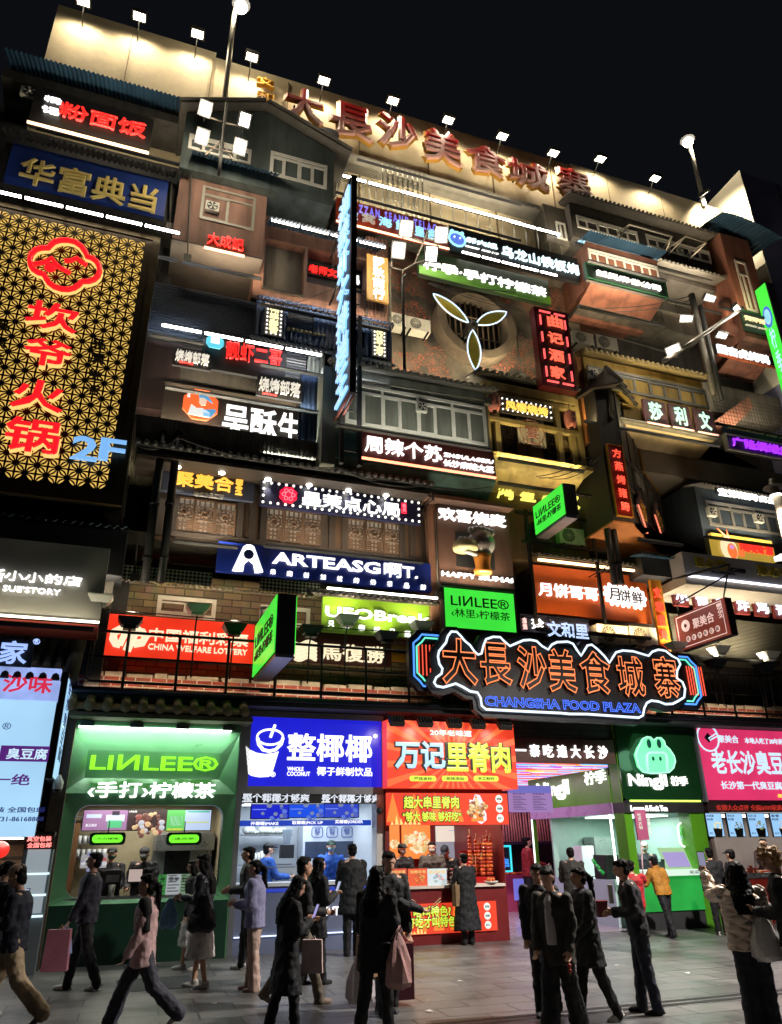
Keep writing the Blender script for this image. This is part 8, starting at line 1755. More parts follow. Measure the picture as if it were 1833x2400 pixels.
ftext(m,'®','R',25,1075,92,1138,wp+.01,NVY,.01,.004);A0,B0,E0,F0,yy = rect('R',12,1272,440,1415,wp+.01);m.box(A0,B0,yy,yy+.006,E0,F0,PUR);ftext(m,'臭豆腐','R',65,1295,400,1398,wp+.025,PBL,.05,.004);m.build('lettering',t)
t = thing('lightbox_sign','short pale lightbox strip with two red brush characters at the left','sign',((a+b)/2,y,zt0));b2 = at('R',528,640,wp).x;M().box(a,b2,y-.02,y+.25,zt0,zt1,LB((.36,.48,.95),.9,2.2,.25,name='white lightbox')).build('panel',t);m = M();ftext(m,'沙味','R',38,655,440,832,wp+.04,EM((.75,.03,.08),.9,name='red print'),.06,.006);m.build('lettering',t)
bxx = at('R',420,1540,1.75).x;zb2,zt2 = at('R',410,1555,1.75).z,at('R',560,640,1.75).z;t = thing('blade_sign','black blade box with a pale blue lettered side left of the green tea shop','sign',(bxx,FY-1.4,zb2));w_ = at('R',440,1540,1.75).x-at('R',382,1520,1.75).x;m = M();m.box(bxx-w_/2,bxx+w_/2,FY-1.75,FY-.6,zb2,zt2,BLACK);m.build('box',t);M().box(bxx+w_/2+.001,bxx+w_/2+.015,FY-1.72,FY-.65,zb2+.03,zt2-.1,PALB).build('panel',t);m = M();m.text('长沙臭豆腐',(bxx+w_/2+.02,FY-1.55,zb2+.3),UY,UZ,.7,(zt2-zb2)*.8,NVY,.04,.004,vert=True);m.build('lettering',t)
t = thing('camera','white dome camera under the black blade box','camera',at('R',500,1610,1.2));q_ = at('R',500,1610,1.2);m = M();m.lathe(q_,[(.0,-.14),(.05,-.12),(.08,-.04),(.08,.05),(.05,.1),(.02,.16)],PAPER,12);m.ball(q_-UZ*.08,.07,BLACK,10,8);m.build('body',t)
lk = thing('snack_shop','left snack shop with a bamboo back wall and lit shelves of packed food','shop',(b-1.5,FY-.3,0));zz = zb_-.02;m = M();m.box(-9,b+.6,FY+1.6,FY+1.66,0,zz+.3,PM(c(120,84,50),.6,0,.3,3,.3,6));m.box(-9,b+.3,FY-.9,FY+1.6,zz+.05,zz+.1,BLACK);m.build('wall',lk);ceil_light(lk,b-3,b-.3,FY-.6,FY+.6,zz+.0,40,(1,.9,.8));m = M()
for i in range(10): m.box(-6+.5*i,-5.96+.5*i,FY+1.55,FY+1.59,0,zz+.3,WOODD);m.box(-7,b+.5,FY+1.53,FY+1.57,.4+.25*i,.44+.25*i,WOODD)
m.build('lattice',lk)
cx0,cx1 = at('J',140,1000,1.0).x,at('J',325,1000,1.0).x;m = M();m.box(cx0,cx1,FY-.95,FY-.5,0,at('J',200,925,1.0).z,PM(c(120,130,136),.4,.3,.1,3,.05));m.build('shelf',lk)
m = M()
for i in range(2):
 for j in range(3): A0 = cx0+.06+(cx1-cx0-.1)*.5*i;z_ = at('J',200,1060+135*j,1.0).z;m.box(A0,A0+(cx1-cx0)*.4,FY-1.0,FY-.955,z_,z_+.32,EM((.42,.5,.55),.6,name='lit packet'))
for j in range(3): z_ = at('J',200,1060+135*j,1.0).z;m.box(cx0,cx1,FY-1.02,FY-.96,z_-.06,z_-.03,EM((.7,.9,1.),2));
m.build('packet',lk);m = M();RW = EM((1.,.25,.22),2.,name='red white led');ftext(m,'真空包装','J',175,840,325,872,1.05,RW,.05,.01);ftext(m,'全国包邮','J',175,880,325,912,1.05,RW,.05,.01);A0,B0,E0,F0,yy = rect('J',165,830,335,920,1.0);m.box(A0,B0,yy,yy+.04,E0,F0,BLACK);m.build('led_lettering',lk)
q_ = at('J',0,925,.3);t = thing('red_lantern','red glowing festive ornament inside the left snack shop','ornament',q_);M().ball(q_,.15,EM((1.,.03,.02),1.1,name='red shade'),12,8,(1,1,.9)).build('shade',t);m = M();m.tube([q_-UZ*.18,q_-UZ*.5],.03,EM((.8,.03,.02),.6),6);m.build('tassel',t)
# sign on a pole held over the crowd is with the people
for l_,k,x,y,pp,col,n in (('stack of white paper cups on the green tea shop counter','S',745,850,-.1,PAPER,3),('stack of pale cups on the coconut counter','T',690,1050,.0,PAPER,3),('row of dark cups on the frog shop ledge','W',430,1395,.05,PM(c(40,60,50),.4),2),('sauce bottles on the pink shop counter','W',1250,1470,-.1,PM(c(130,40,30),.3),3)):
 q = at(k,x,y,pp);q.z = {'S': cw,'T': at('K',400,1128,.12).z,'W': 1.0 if x > 1000 else zl1}[k];t = thing('cup_stack',l_,'cups',q);m = M()
 for i in range(n): m.lathe(q+V((.09*i,.02*(i % 2),0)),[(0,0),(.03,0),(.042,.16+.05*(i % 2)),(.045,.17+.05*(i % 2)),(0,.17+.05*(i % 2))],col,10)
 m.build('cup',t)
sc_ = M();rnd = random.Random(12)
for (k,x,y) in (('J',1360,1900),('K',1300,1760),('L',640,1650),('L',1080,1700),('J',700,1960),('K',1100,1950)):
 q = gnd(k,x,y,.006);a = rnd.uniform(0,3);u = V((math.cos(a),math.sin(a),0))*.045;v = V((-u.y,u.x,0))*rnd.uniform(.4,.9);sc_.quad([q-u-v,q+u-v+UZ*.01,q+u+v,q-u+v+UZ*.006],PAPER)
tag(sc_.build('litter'),'small pale paper scraps scattered on the paving',kind='stuff')
# ================================================================== people
SOFT = []
def soft(m,name,parent,vox,smooth=4,disp=0.,dscale=.12):
 """fuse the overlapping shapes of m into one continuous skin"""
 o = m.build(name,parent);r_ = o.modifiers.new('fuse','REMESH');r_.mode = 'VOXEL';r_.voxel_size = vox;r_.use_smooth_shade = True
 if disp:
  tx = bpy.data.textures.get('folds%g' % dscale) or bpy.data.textures.new('folds%g' % dscale,'CLOUDS');tx.noise_scale = dscale
  d = o.modifiers.new('folds','DISPLACE');d.texture = tx;d.texture_coords = 'LOCAL';d.strength = disp;d.mid_level = .5
 if smooth: s_ = o.modifiers.new('ease','SMOOTH');s_.iterations = smooth;s_.factor = .5
 SOFT.append(o);return o
def cloth(r,g,b,rough=.75): return PM(c(r,g,b),rough,0,.22,9,.12,2)
def quilt(col):
 m,t,b = _new('quilted fabric');N,L = t.nodes,t.links;b.inputs['Base Color'].default_value = col+(1,);b.inputs['Roughness'].default_value = .5
 tc = N.new('ShaderNodeTexCoord');prev = None
 for an in (38,-38):
  mp = N.new('ShaderNodeMapping');mp.inputs['Rotation'].default_value = (0,R(an),0);L.new(tc.outputs['Object'],mp.inputs[0]);wv = N.new('ShaderNodeTexWave');wv.bands_direction = 'Z';wv.wave_profile = 'SIN';wv.inputs['Scale'].default_value = 3.6;wv.inputs['Distortion'].default_value = .6;L.new(mp.outputs[0],wv.inputs[0])
  if prev is None: prev = wv.outputs['Fac']
  else: mn = N.new('ShaderNodeMath');mn.operation = 'MULTIPLY';L.new(prev,mn.inputs[0]);L.new(wv.outputs['Fac'],mn.inputs[1]);prev = mn.outputs[0]
 pw = N.new('ShaderNodeMath');pw.operation = 'POWER';pw.inputs[1].default_value = .4;L.new(prev,pw.inputs[0]);bp = N.new('ShaderNodeBump');bp.inputs['Distance'].default_value = .05;bp.inputs['Strength'].default_value = .9;L.new(pw.outputs[0],bp.inputs['Height']);L.new(bp.outputs[0],b.inputs['Normal']);return m
SKIN = PM(c(206,160,134),.5,0,.06,6,.03);HAIRM = PM(c(11,9,9),.6,0,.3,30,.08,6);BLOND = PM(c(150,112,66),.6,0,.3,30,.1,6);HAIRM.node_tree.nodes['Principled BSDF'].inputs['Specular IOR Level'].default_value = .15
def person(label,head,foot=None,depth=None,face=-90,stride=0.,lean=3,arms=((5,6,10,0),(5,6,10,0)),nod=0,turn=0,top='jacket',tc_=None,bot='trousers',bc=None,hair='short',hc=None,shoe=None,shirt=None,hem=None,fat=1.2,mask=None,cap=None,group=None,legs=None,flare=.0,hood=None,dx=0):
 D_ = gnd(*foot).y if foot else depth;r_ = ray(*head);q = CAM+r_*(D_/r_.y);h = q.z
 bx = q.x+dx
 tx = tc_ or cloth(30,30,34);bt = bc or cloth(26,26,30);sh = shoe or cloth(224,220,214);HM = hc or HAIRM
 face += math.degrees(math.atan2(q.x,D_))          # headings are given relative to the line of sight
 f = V((math.sin(R(face)),math.cos(R(face)),0));s = V((f.y,-f.x,0));k = h/1.70
 st = 25*stride;lg = legs or ((st,7*stride),(-st*.8,26*stride))        # (hip, knee) of the right and left leg
 T,S = .425*k,.415*k
 drop = min(-math.cos(R(a))*T-math.cos(R(a-b_))*S for a,b_ in lg);hipz = -drop+.075*k
 ln = R(lean);up = UZ*math.cos(ln)+f*math.sin(ln);fw = f*math.cos(ln)-UZ*math.sin(ln)
 P0 = V((bx,D_,hipz));P0 -= f*math.sin(ln)*.45*k
 ch = P0+up*.40*k;nk = P0+up*.53*k
 nd = R(nod);hu = up*math.cos(nd)+fw*math.sin(nd);tr = R(turn);hf0 = fw*math.cos(nd)-up*math.sin(nd);hf = hf0*math.cos(tr)+s*math.sin(tr);hs = s*math.cos(tr)-hf0*math.sin(tr)
 hk = (h-.001-(nk.z+.03*k))/.27 if nod < 20 else k
 hk = max(.86*k,min(1.12*k,hk));hc_ = nk+hu*.155*hk+hf*.018*k
 t = thing('person',label,'person',V((bx,D_,0)),group);vx = .0095*k
 def ell(m,ctr,rx,ry,rz,X,Y,Z,mat,nu=14,nv=9):
  vs = [];fs = []
  for i in range(nv+1):
   a = math.pi*i/nv
   for j in range(nu): b_ = 2*math.pi*j/nu;vs.append(ctr+X*(rx*math.sin(a)*math.cos(b_))+Y*(ry*math.sin(a)*math.sin(b_))+Z*(rz*math.cos(a)))
  for i in range(nv):
   for j in range(nu): fs.append((i*nu+j,(i+1)*nu+j,(i+1)*nu+(j+1) % nu,i*nu+(j+1) % nu))
  m.add(vs,fs,mat,True)
 def limb(m,pts,rs,mat,n=10):
  for (a,b_,ra,rb) in zip(pts,pts[1:],rs,rs[1:]): m.tube([a,b_],ra,mat,n,r2=rb)
  for a,ra in zip(pts,rs): m.ball(a,ra,mat,n,7)
 def loft(m,rings,mat,n=18):
  vs = [c0+X*(rx*math.cos(2*math.pi*j/n))+Y*(ry*math.sin(2*math.pi*j/n)) for (c0,rx,ry,X,Y) in rings for j in range(n)]
  fs = [(i*n+j,i*n+(j+1) % n,(i+1)*n+(j+1) % n,(i+1)*n+j) for i in range(len(rings)-1) for j in range(n)]+[tuple(range(n-1,-1,-1)),tuple((len(rings)-1)*n+j for j in range(n))]
  m.add(vs,fs,mat,True)
 # joints
 hips,knees,ank = [],[],[]
 for sg,(a,b_) in zip((1,-1),lg):
  hp = P0+s*(.085*k*sg);d1 = f*math.sin(R(a))-UZ*math.cos(R(a));d2 = f*math.sin(R(a-b_))-UZ*math.cos(R(a-b_));kn = hp+d1*T;hips.append(hp);knees.append(kn);ank.append((kn+d2*S,d2))
 shs,els,wrs,hds = [],[],[],[]
 for sg,(p_,ab,e_,inn) in zip((1,-1),arms):
  s0 = ch+up*.058*k+s*(.158*k*fat*sg);d1 = s*(sg*math.sin(R(ab)))+(fw*math.sin(R(p_))-up*math.cos(R(p_)))*math.cos(R(ab));el = s0+d1*.29*k
  d2 = s*(-sg*math.sin(R(inn)))+(fw*math.sin(R(p_+e_))-up*math.cos(R(p_+e_)))*math.cos(R(inn));w0 = el+d2*.25*k;shs.append(s0);els.append(el);wrs.append(w0);hds.append((w0,d2,sg))
 # body: one skin with head, neck, trunk, arms, hands with five fingers, legs
 m = M();ell(m,hc_+hu*.025*hk-hf*.012*k,.076*k,.094*k,.098*hk,hs,hf,hu,SKIN);ell(m,hc_-hu*.045*hk+hf*.022*k,.058*k,.066*k,.072*hk,hs,hf,hu,SKIN)
 ell(m,hc_-hu*.012*hk+hf*.094*k,.013*k,.02*k,.026*hk,hs,hf,hu,SKIN,8,6);ell(m,hc_+hu*.03*hk+hf*.078*k,.05*k,.014*k,.012*hk,hs,hf,hu,SKIN,8,6);ell(m,hc_-hu*.055*hk+hf*.082*k,.025*k,.012*k,.012*hk,hs,hf,hu,SKIN,8,6)
 for sg in (1,-1): ell(m,hc_+hs*(.078*k*sg)-hf*.008*k,.012*k,.022*k,.03*hk,hs,hf,hu,SKIN,8,6)
 limb(m,[nk-up*.05*k,hc_-hu*.06*hk-hf*.01*k],[.056*k,.05*k],SKIN)
 loft(m,[(P0-up*.06*k,.12*k,.09*k,s,fw),(P0+up*.03*k,.15*k*fat,.105*k,s,fw),(P0+up*.16*k,.125*k*fat,.09*k,s,fw),(ch,.155*k*fat,.105*k,s,fw),(ch+up*.09*k,.15*k*fat,.085*k,s,fw),(nk,.055*k,.05*k,s,fw)],SKIN)
 for i in range(2):
  limb(m,[hips[i],knees[i],ank[i][0]],[.075*k,.05*k,.034*k],SKIN);limb(m,[ank[i][0],ank[i][0]+ank[i][1]*.03*k],[.032*k,.03*k],SKIN)
  limb(m,[shs[i],els[i],wrs[i]],[.05*k,.038*k,.025*k],SKIN);w0,d2,sg = hds[i];cr = d2.cross(fw)
  if cr.length < .2: cr = s*sg
  cr = cr.normalized();pn = cr.cross(d2).normalized();pc_ = w0+d2*.05*k;ell(m,pc_,.036*k,.015*k,.046*k,cr,pn,d2,SKIN,10,7);cu = .55
  for j,L_ in enumerate((.066,.076,.07,.054)):
   b0 = pc_+d2*.036*k+cr*((j-1.5)*.0195*k);m1 = b0+(d2*.86+pn*cu)*(L_*.5*k);m2 = m1+(d2*.45+pn*.85)*(L_*.5*k);limb(m,[b0,m1,m2],[.0098*k,.009*k,.0078*k],SKIN,7)
  b0 = pc_-d2*.015*k+cr*(.03*k*-sg);m1 = b0+(d2*.5-cr*sg*.7+pn*.35)*(.036*k);limb(m,[b0,m1,m1+(d2*.85+pn*.4)*(.03*k)],[.012*k,.0105*k,.009*k],SKIN,7)
 soft(m,'body',t,vx,2)
 if abs(((face-math.degrees(math.atan2(q.x,D_))+turn+180) % 360)-180) > 50 and not mask:
  for sg in (1,-1): m = M();ell(m,hc_+hu*.014*hk+hf*.088*k+hs*(.032*k*sg),.008*k,.005*k,.005*k,hs,hf,hu,HAIRM,8,6);m.build('eye',t)
  m = M();ell(m,hc_-hu*.058*hk+hf*.094*k,.022*k,.004*k,.005*k,hs,hf,hu,PM(c(140,70,66),.5,0,.1,5,.02),8,6);m.build('mouth',t)
 if mask: m = M();ell(m,hc_-hu*.045*hk+hf*.035*k,.066*k,.072*k,.05*hk,hs,hf,hu,mask);soft(m,'face_mask',t,.01,2)
 # top garment
 pf = {'puffer': .045,'coat': .03,'jacket': .026,'tee': .012,'hoodie': .03}[top]*k;hm = hem if hem is not None else {'puffer': -.12,'coat': -.62,'jacket': -.10,'tee': -.06,'hoodie': -.08}[top]
 m = M();e_ = P0+UZ*(hm*k);gap = max(0,-hm-.1)*.14
 rings = [(e_+f*.0,(.165+gap)*k*fat+pf*.6,(.125+gap)*k+pf*.6,s,f)]
 if hm < -.25: rings.append((P0+UZ*(hm*.5*k),(.17+gap*.5)*k*fat+pf*.6,(.125+gap*.4)*k+pf*.5,s,f))
 rings += [(P0+up*.0,.16*k*fat+pf*.7,.115*k+pf*.7,s,fw),(P0+up*.16*k,.145*k*fat+pf,.105*k+pf,s,fw),(ch,.165*k*fat+pf,.115*k+pf,s,fw),(ch+up*.085*k,.138*k*fat+pf*.5,.085*k+pf*.6,s,fw),(nk+up*.0,.07*k+pf*.3,.062*k+pf*.3,s,fw)]
 loft(m,rings,tx)
 for i in range(2): limb(m,[shs[i],els[i],wrs[i].lerp(els[i],.06)] if top != 'tee' else [shs[i],shs[i].lerp(els[i],.75)],([.05*k+pf*.75,.044*k+pf*.8,.035*k+pf*.6] if top != 'tee' else [.058*k+pf,.05*k+pf]),tx)
 if top in ('puffer','hoodie') or hood: limb(m,[nk-s*.07*k-fw*.03*k,nk-fw*.075*k+up*.01*k,nk+s*.07*k-fw*.03*k],[.035*k,.045*k,.035*k],hood or tx)
 soft(m,{'tee': 'shirt'}.get(top,top),t,.012*k,2,.03 if top == 'puffer' else .042,.09)
 if shirt: m = M();loft(m,[(P0+up*-.02*k+fw*.075*k,.075*k,.075*k+pf,s,fw),(P0+up*.2*k+fw*.07*k,.075*k,.07*k+pf,s,fw),(ch+up*.03*k+fw*.072*k,.065*k,.062*k+pf,s,fw),(nk-up*.01*k+fw*.045*k,.035*k,.04*k,s,fw)],shirt);soft(m,'shirt',t,.012,3,.008,.1)
 # bottom garment
 m = M()
 if bot == 'skirt': loft(m,[(P0-UZ*.55*k,.25*k,.21*k,s,f),(P0-UZ*.3*k,.2*k,.17*k,s,f),(P0,.16*k,.12*k,s,f),(P0+up*.1*k,.14*k,.1*k,s,f)],bt);soft(m,'skirt',t,.014,2,.04,.07)
 else:
  loft(m,[(P0-UZ*.07*k,.15*k*fat,.115*k,s,f),(P0+up*.06*k,.15*k*fat,.11*k,s,f)],bt)
  for i in range(2): limb(m,[hips[i]-UZ*.02*k,knees[i],ank[i][0]+ank[i][1]*.03*k],[.092*k*fat,(.076+flare*.5)*k,(.064+flare)*k],bt)
  soft(m,'trousers',t,.012*k,2,.036,.08)
 for i in range(2):
  a0,d2 = ank[i];pt = R(min(0,(lg[i][0]-lg[i][1])*.8));ff = f*math.cos(pt)+UZ*math.sin(pt);uu = UZ*math.cos(pt)-f*math.sin(pt);b0 = a0-uu*.045*k;m = M()
  ell(m,b0+ff*.05*k-uu*.002*k,.043*k,.125*k,.034*k,s,ff,uu,sh);ell(m,b0-ff*.01*k+uu*.03*k,.042*k,.06*k,.045*k,s,ff,uu,sh);ell(m,b0+ff*.045*k-uu*.022*k,.046*k,.13*k,.014*k,s,ff,uu,sh);soft(m,'shoe',t,.01,2)
 # hair or cap
 m = M();ell(m,hc_+hu*.05*hk-hf*.03*k,.084*k,.092*k,.086*hk,hs,hf,hu,HM);ell(m,hc_+hu*.092*hk+hf*.012*k,.068*k,.07*k,.036*hk,hs,hf,hu,HM);ell(m,hc_-hu*.02*hk-hf*.05*k,.078*k,.06*k,.09*hk,hs,hf,hu,HM)
 if hair == 'fluffy':
  rnd = random.Random(2)
  for i in range(46): d_ = V((rnd.gauss(0,1),rnd.gauss(0,1),rnd.gauss(.5,.8))).normalized();o_ = hc_+hu*.05*hk-hf*.015*k+d_*.085*k;m.tube([o_,o_+d_*.05*k-UZ*.01],.02*k,HM,5,r2=.006*k)
 if hair in ('long','pony','braid'):
  if hair == 'long':
   for sg in (1,-1): limb(m,[hc_+hs*(.07*k*sg)+hu*.02*hk,hc_+hs*(.085*k*sg)-hu*.1*hk-hf*.01*k,ch+up*.09*k+s*(.1*k*sg)-fw*.05*k,ch-up*.08*k+s*(.08*k*sg)-fw*.115*k],[.035*k,.04*k,.045*k,.03*k],HM)
   loft(m,[(ch-up*.16*k-fw*(.11*k+pf),.09*k,.03*k,s,fw),(ch+up*.02*k-fw*(.10*k+pf),.12*k,.04*k,s,fw),(nk-up*.02*k-fw*.08*k,.105*k,.05*k,s,fw),(hc_-hf*.05*k,.085*k,.055*k,hs,hf)],HM)
  else: limb(m,[hc_+hu*.03*hk-hf*.1*k,hc_-hu*.03*hk-hf*.16*k,nk-up*.02*k-fw*.14*k,ch+up*.0*k-fw*(.13*k+pf)],[.035*k,.042*k,.036*k,.018*k],HM)
 if hair == 'bun': ell(m,hc_+hu*.06*hk-hf*.125*k,.045*k,.04*k,.045*k,hs,hf,hu,HM)
 soft(m,'hair',t,.01,1,.026,.025)
 if cap: m = M();ell(m,hc_+hu*.07*hk-hf*.01*k,.092*k,.105*k,.07*hk,hs,hf,hu,cap);ell(m,hc_+hu*.055*hk+hf*.12*k,.065*k,.07*k,.012*k,hs,hf,hu,cap);soft(m,'cap',t,.011,2)
 return {'t': t,'k': k,'f': f,'s': s,'ch': ch,'up': up,'hand': [w0+d2*.085*k for (w0,d2,sg) in hds],'wr': wrs,'hd': hc_,'P0': P0,'fw': fw}
DK = cloth(26,27,32);DK2 = cloth(20,22,28);NVJ = cloth(28,34,52);KH = cloth(196,172,140);WHC = cloth(236,230,226);MASKB = cloth(150,190,214);MASKW = cloth(214,214,210);BKC = cloth(18,18,20)
HANG = (4,5,14,4);PHONE = (10,6,108,30)
p1 = person('person at the left edge with a ponytail in a dark jacket looking at a phone',('J',40,985),('J',10,1985),face=60,arms=(PHONE,PHONE),hair='pony',tc_=cloth(24,34,46),stride=.3,nod=18)
p2 = person('person in a beige cap, navy jacket and khaki trousers striding left',('J',165,1000),('J',110,2050),face=-70,stride=1.,arms=((6,5,92,22),(4,8,96,26)),tc_=NVJ,bc=KH,flare=.025,cap=cloth(220,186,160),nod=16,shoe=cloth(150,140,130),fat=1.24)
p3 = person('person in an open dark jacket and pale shirt walking left with shopping bags',('J',610,932),('J',535,1815),face=-82,stride=.5,arms=((-12,10,20,0),(14,8,12,4)),tc_=cloth(44,42,56),shirt=cloth(190,180,190),lean=0,nod=-4)
p4 = person('person with braided hair in a pink and black jacket striding left',('J',955,1068),('J',840,2065),face=-84,stride=1.05,arms=((-6,8,30,0),(10,5,20,0)),tc_=cloth(236,196,196),bc=cloth(74,74,88),flare=.03,hair='braid',hood=cloth(206,176,160),top='hoodie',hem=-.2)
m = M();ctr = p4['ch']-p4['s']*.2*p4['k']
for a,b_,ra,rb in ((.09,-.02,.075,.07),(-.02,-.2,.07,.055)): m.tube([ctr+p4['up']*a+p4['fw']*.0,ctr+p4['up']*b_-p4['fw']*.02],ra,BKC,10,r2=rb)
m.ball(ctr+p4['up']*.09,.078,BKC,10,7);soft(m,'sleeve',p4['t'],.012,3,.012,.1)
p5 = person('person with long hair in a black leather jacket and white lace skirt',('J',1310,943),('J',1290,1800),face=-75,stride=.25,arms=((4,6,92,26),(8,6,94,26)),tc_=PM(c(24,26,34),.35,0,.2,6,.1),bot='skirt',bc=WHC,hair='long',nod=6)
person('person in a white dress half hidden behind the black leather jacket',('J',1240,985),('J',1185,1690),face=-90,stride=.3,arms=((4,6,84,20),HANG),tc_=cloth(40,40,46),bot='skirt',bc=WHC,hair='long')
p6 = person('person in a lavender puffer jacket and beige trousers facing left',('J',1630,985),('J',1590,1822),face=-80,stride=.12,arms=((6,4,92,24),(6,4,92,24)),top='puffer',tc_=cloth(158,158,200),bc=cloth(214,184,170),flare=.02,hair='pony',shoe=cloth(190,160,160))
person('person in black behind the lavender puffer with face turned left',('J',1590,900),('J',1530,1690),face=-85,stride=.2,arms=((5,6,88,20),(5,6,84,20)))
p8 = person('person in a long black coat and boots looking down at a glowing phone',('K',225,1092),('K',165,2085),face=70,stride=.35,arms=((12,6,104,28),(14,6,104,28)),top='coat',hem=-.5,tc_=DK2,hair='long',nod=26,shoe=BKC)
p9 = person('person in a dark top and khaki trousers walking behind the black coat',('K',300,960),('K',310,1905),face=75,stride=.85,arms=((8,6,80,14),(-6,6,20,4)),tc_=DK,bc=cloth(108,98,84),hair='short',shoe=cloth(150,130,116))
p10 = person('person with long hair in a black jacket reading a phone near the blue stall',('K',395,965),('K',400,1780),face=60,stride=.3,arms=((10,6,104,26),(10,6,100,26)),tc_=DK2,hair='long',hem=-.3,shoe=BKC)
person('person in black standing at the coconut counter with back turned',('K',612,883),None,14.7,face=-15,arms=((15,6,50,10),(15,6,50,10)),tc_=DK2,hem=-.3,shoe=BKC)
p12 = person('person with cropped hair in a black jacket facing the street',('K',700,925),('K',620,1995),face=165,stride=.25,arms=((5,6,14,0),(5,6,14,0)),tc_=DK,nod=14,fat=1.2,dx=.28,shoe=cloth(70,70,76))
p13b = person('person in a black jacket reaching right with chopsticks',('K',800,1020),('K',800,1960),face=80,arms=((62,10,16,4),(30,8,86,0)),tc_=DK2,hair='short',nod=8)
p13 = person('person with very long black hair and a pink shoulder bag seen from behind',('K',762,1018),('K',790,2110),face=25,stride=.5,arms=((8,8,20,4),(8,8,30,4)),tc_=DK2,hair='long',hem=-.28,shoe=BKC,fat=1.16)
p14 = person('person in a long black coat and boots ordering at the red stall',('K',1318,943),('K',1355,1528),face=-28,arms=((18,8,60,10),(18,8,60,10)),top='coat',tc_=DK2,hair='bun',shoe=BKC,hem=-.66,bc=BKC)
p15 = person('person in a dark olive blazer over a white top looking down',('L',205,1023),('L',270,2085),face=205,stride=.5,arms=((8,8,14,4),(8,10,16,4)),tc_=cloth(52,48,40),shirt=cloth(206,196,196),bc=BKC,flare=.05,hair='bun',nod=20,hem=-.22,fat=1.16,shoe=BKC)
person('person in a dark jacket half hidden left of the olive blazer',('L',125,998),('L',165,1975),face=190,stride=.3,arms=(HANG,(10,6,30,4)),tc_=DK,hair='short',nod=10,shoe=BKC)
p17 = person('smiling person with long tied hair in a black coat walking left',('L',395,1022),('L',520,2000),face=250,stride=.5,arms=(HANG,(10,6,40,10)),top='coat',tc_=DK2,hem=-.32,hair='pony',bc=BKC,fat=1.24)
person('person in a dark jacket with back turned at the passage counter',('L',338,903),None,15.2,face=-10,arms=((20,6,60,10),(20,6,60,10)),tc_=cloth(46,44,42),fat=1.24)
p19 = person('person in a dark jacket holding a food bucket and walking left',('L',680,968),('L',820,1955),face=-95,stride=.2,lean=8,arms=((6,6,92,26),(6,6,90,26)),tc_=cloth(30,30,36),bc=cloth(34,40,56),nod=6,shoe=BKC)
p20 = person('person in a red jacket holding up a sign on a long pole',('L',715,985),('L',790,1575),face=0,arms=((78,10,30,0),HANG),tc_=cloth(190,36,44),bc=cloth(180,40,50),shoe=cloth(170,170,176))
p21 = person('person in a mustard jacket leaning on the frog shop ledge',('L',872,958),('L',970,1472),face=-45,lean=16,arms=((40,40,50,20),(40,20,60,10)),top='puffer',tc_=cloth(190,130,40),bc=DK2,hem=-.04,shoe=BKC,legs=((4,2),(-14,4)))
p23 = person('person in a cream quilted jacket photographing the facade with a phone',('L',1375,985),('L',1410,2150),face=-8,arms=((30,10,30,0),(84,14,72,-6)),top='puffer',tc_=quilt(c(236,212,190)),bc=cloth(40,42,50),flare=.035,hair='long',hem=-.1,fat=1.2,nod=-10)
p24 = person('person with tousled blond hair in black at the right edge looking down',('L',1625,893),('L',1690,2190),face=-80,arms=((6,8,98,20),(6,8,94,20)),tc_=BKC,hair='fluffy',hc=BLOND,nod=14,fat=1.2)
person('person with dark bobbed hair waiting at the pink tofu shop',('L',1212,905),None,14.3,face=-20,arms=(HANG,HANG),tc_=DK,hair='short');person('person in a black hat waiting at the pink tofu shop',('L',1350,915),None,13.9,face=-55,arms=(HANG,HANG),tc_=DK2,cap=BKC)
GRPS = 'shop staff'
person('staff member in a black cap and green mask at the left of the tea shop',('J',718,908),None,17.0,face=185,tc_=DK,cap=BKC,mask=cloth(40,90,60),arms=((20,6,60,10),)*2,group=GRPS)
person('staff member in a black cap bending over the tea shop counter',('J',930,895),None,16.8,face=190,tc_=DK,cap=BKC,mask=cloth(60,80,50),arms=((30,10,50,10),)*2,lean=10,nod=18,group=GRPS)
person('staff member in blue with back turned making drinks in the coconut shop',('K',75,880),None,17.2,face=70,tc_=cloth(36,90,180),cap=BKC,arms=((30,6,60,10),)*2,group=GRPS)
person('staff member in blue with green cap and mask serving in the coconut shop',('K',478,862),None,16.9,face=175,tc_=cloth(40,100,200),cap=cloth(34,66,54),mask=MASKB,arms=((15,14,50,10),)*2,group=GRPS,top='hoodie')
person('staff member in a black cap and white mask at the left of the red stall',('K',925,883),None,17.0,face=150,tc_=DK,cap=BKC,mask=MASKW,arms=((20,6,60,10),)*2,group=GRPS)
person('staff member in a grey hoodie and white mask in the red stall',('K',1115,872),None,16.9,face=180,top='hoodie',tc_=cloth(92,86,82),mask=MASKW,arms=((15,10,50,10),)*2,group=GRPS)
person('staff member in a navy cap bowing over the skewers in the red stall',('K',1212,885),None,17.2,face=200,tc_=DK2,cap=cloth(24,28,46),lean=18,nod=20,arms=((30,10,40,10),)*2,group=GRPS)
person('staff member in dark clothes inside the frog shop window',('L',805,868),None,17.1,face=180,tc_=cloth(30,34,44),cap=cloth(210,210,206),mask=MASKW,arms=((15,6,50,10),)*2,group=GRPS)
person('staff member with dark hair behind the pink shop counter',('L',1555,845),None,17.0,face=190,tc_=cloth(60,40,44),arms=((20,6,60,10),)*2,group=GRPS)
person('staff member in a dark red top at the far passage counter',('V',255,868),None,20.6,face=70,tc_=cloth(150,24,34),hair='bun',arms=((25,6,60,10),)*2,group=GRPS)
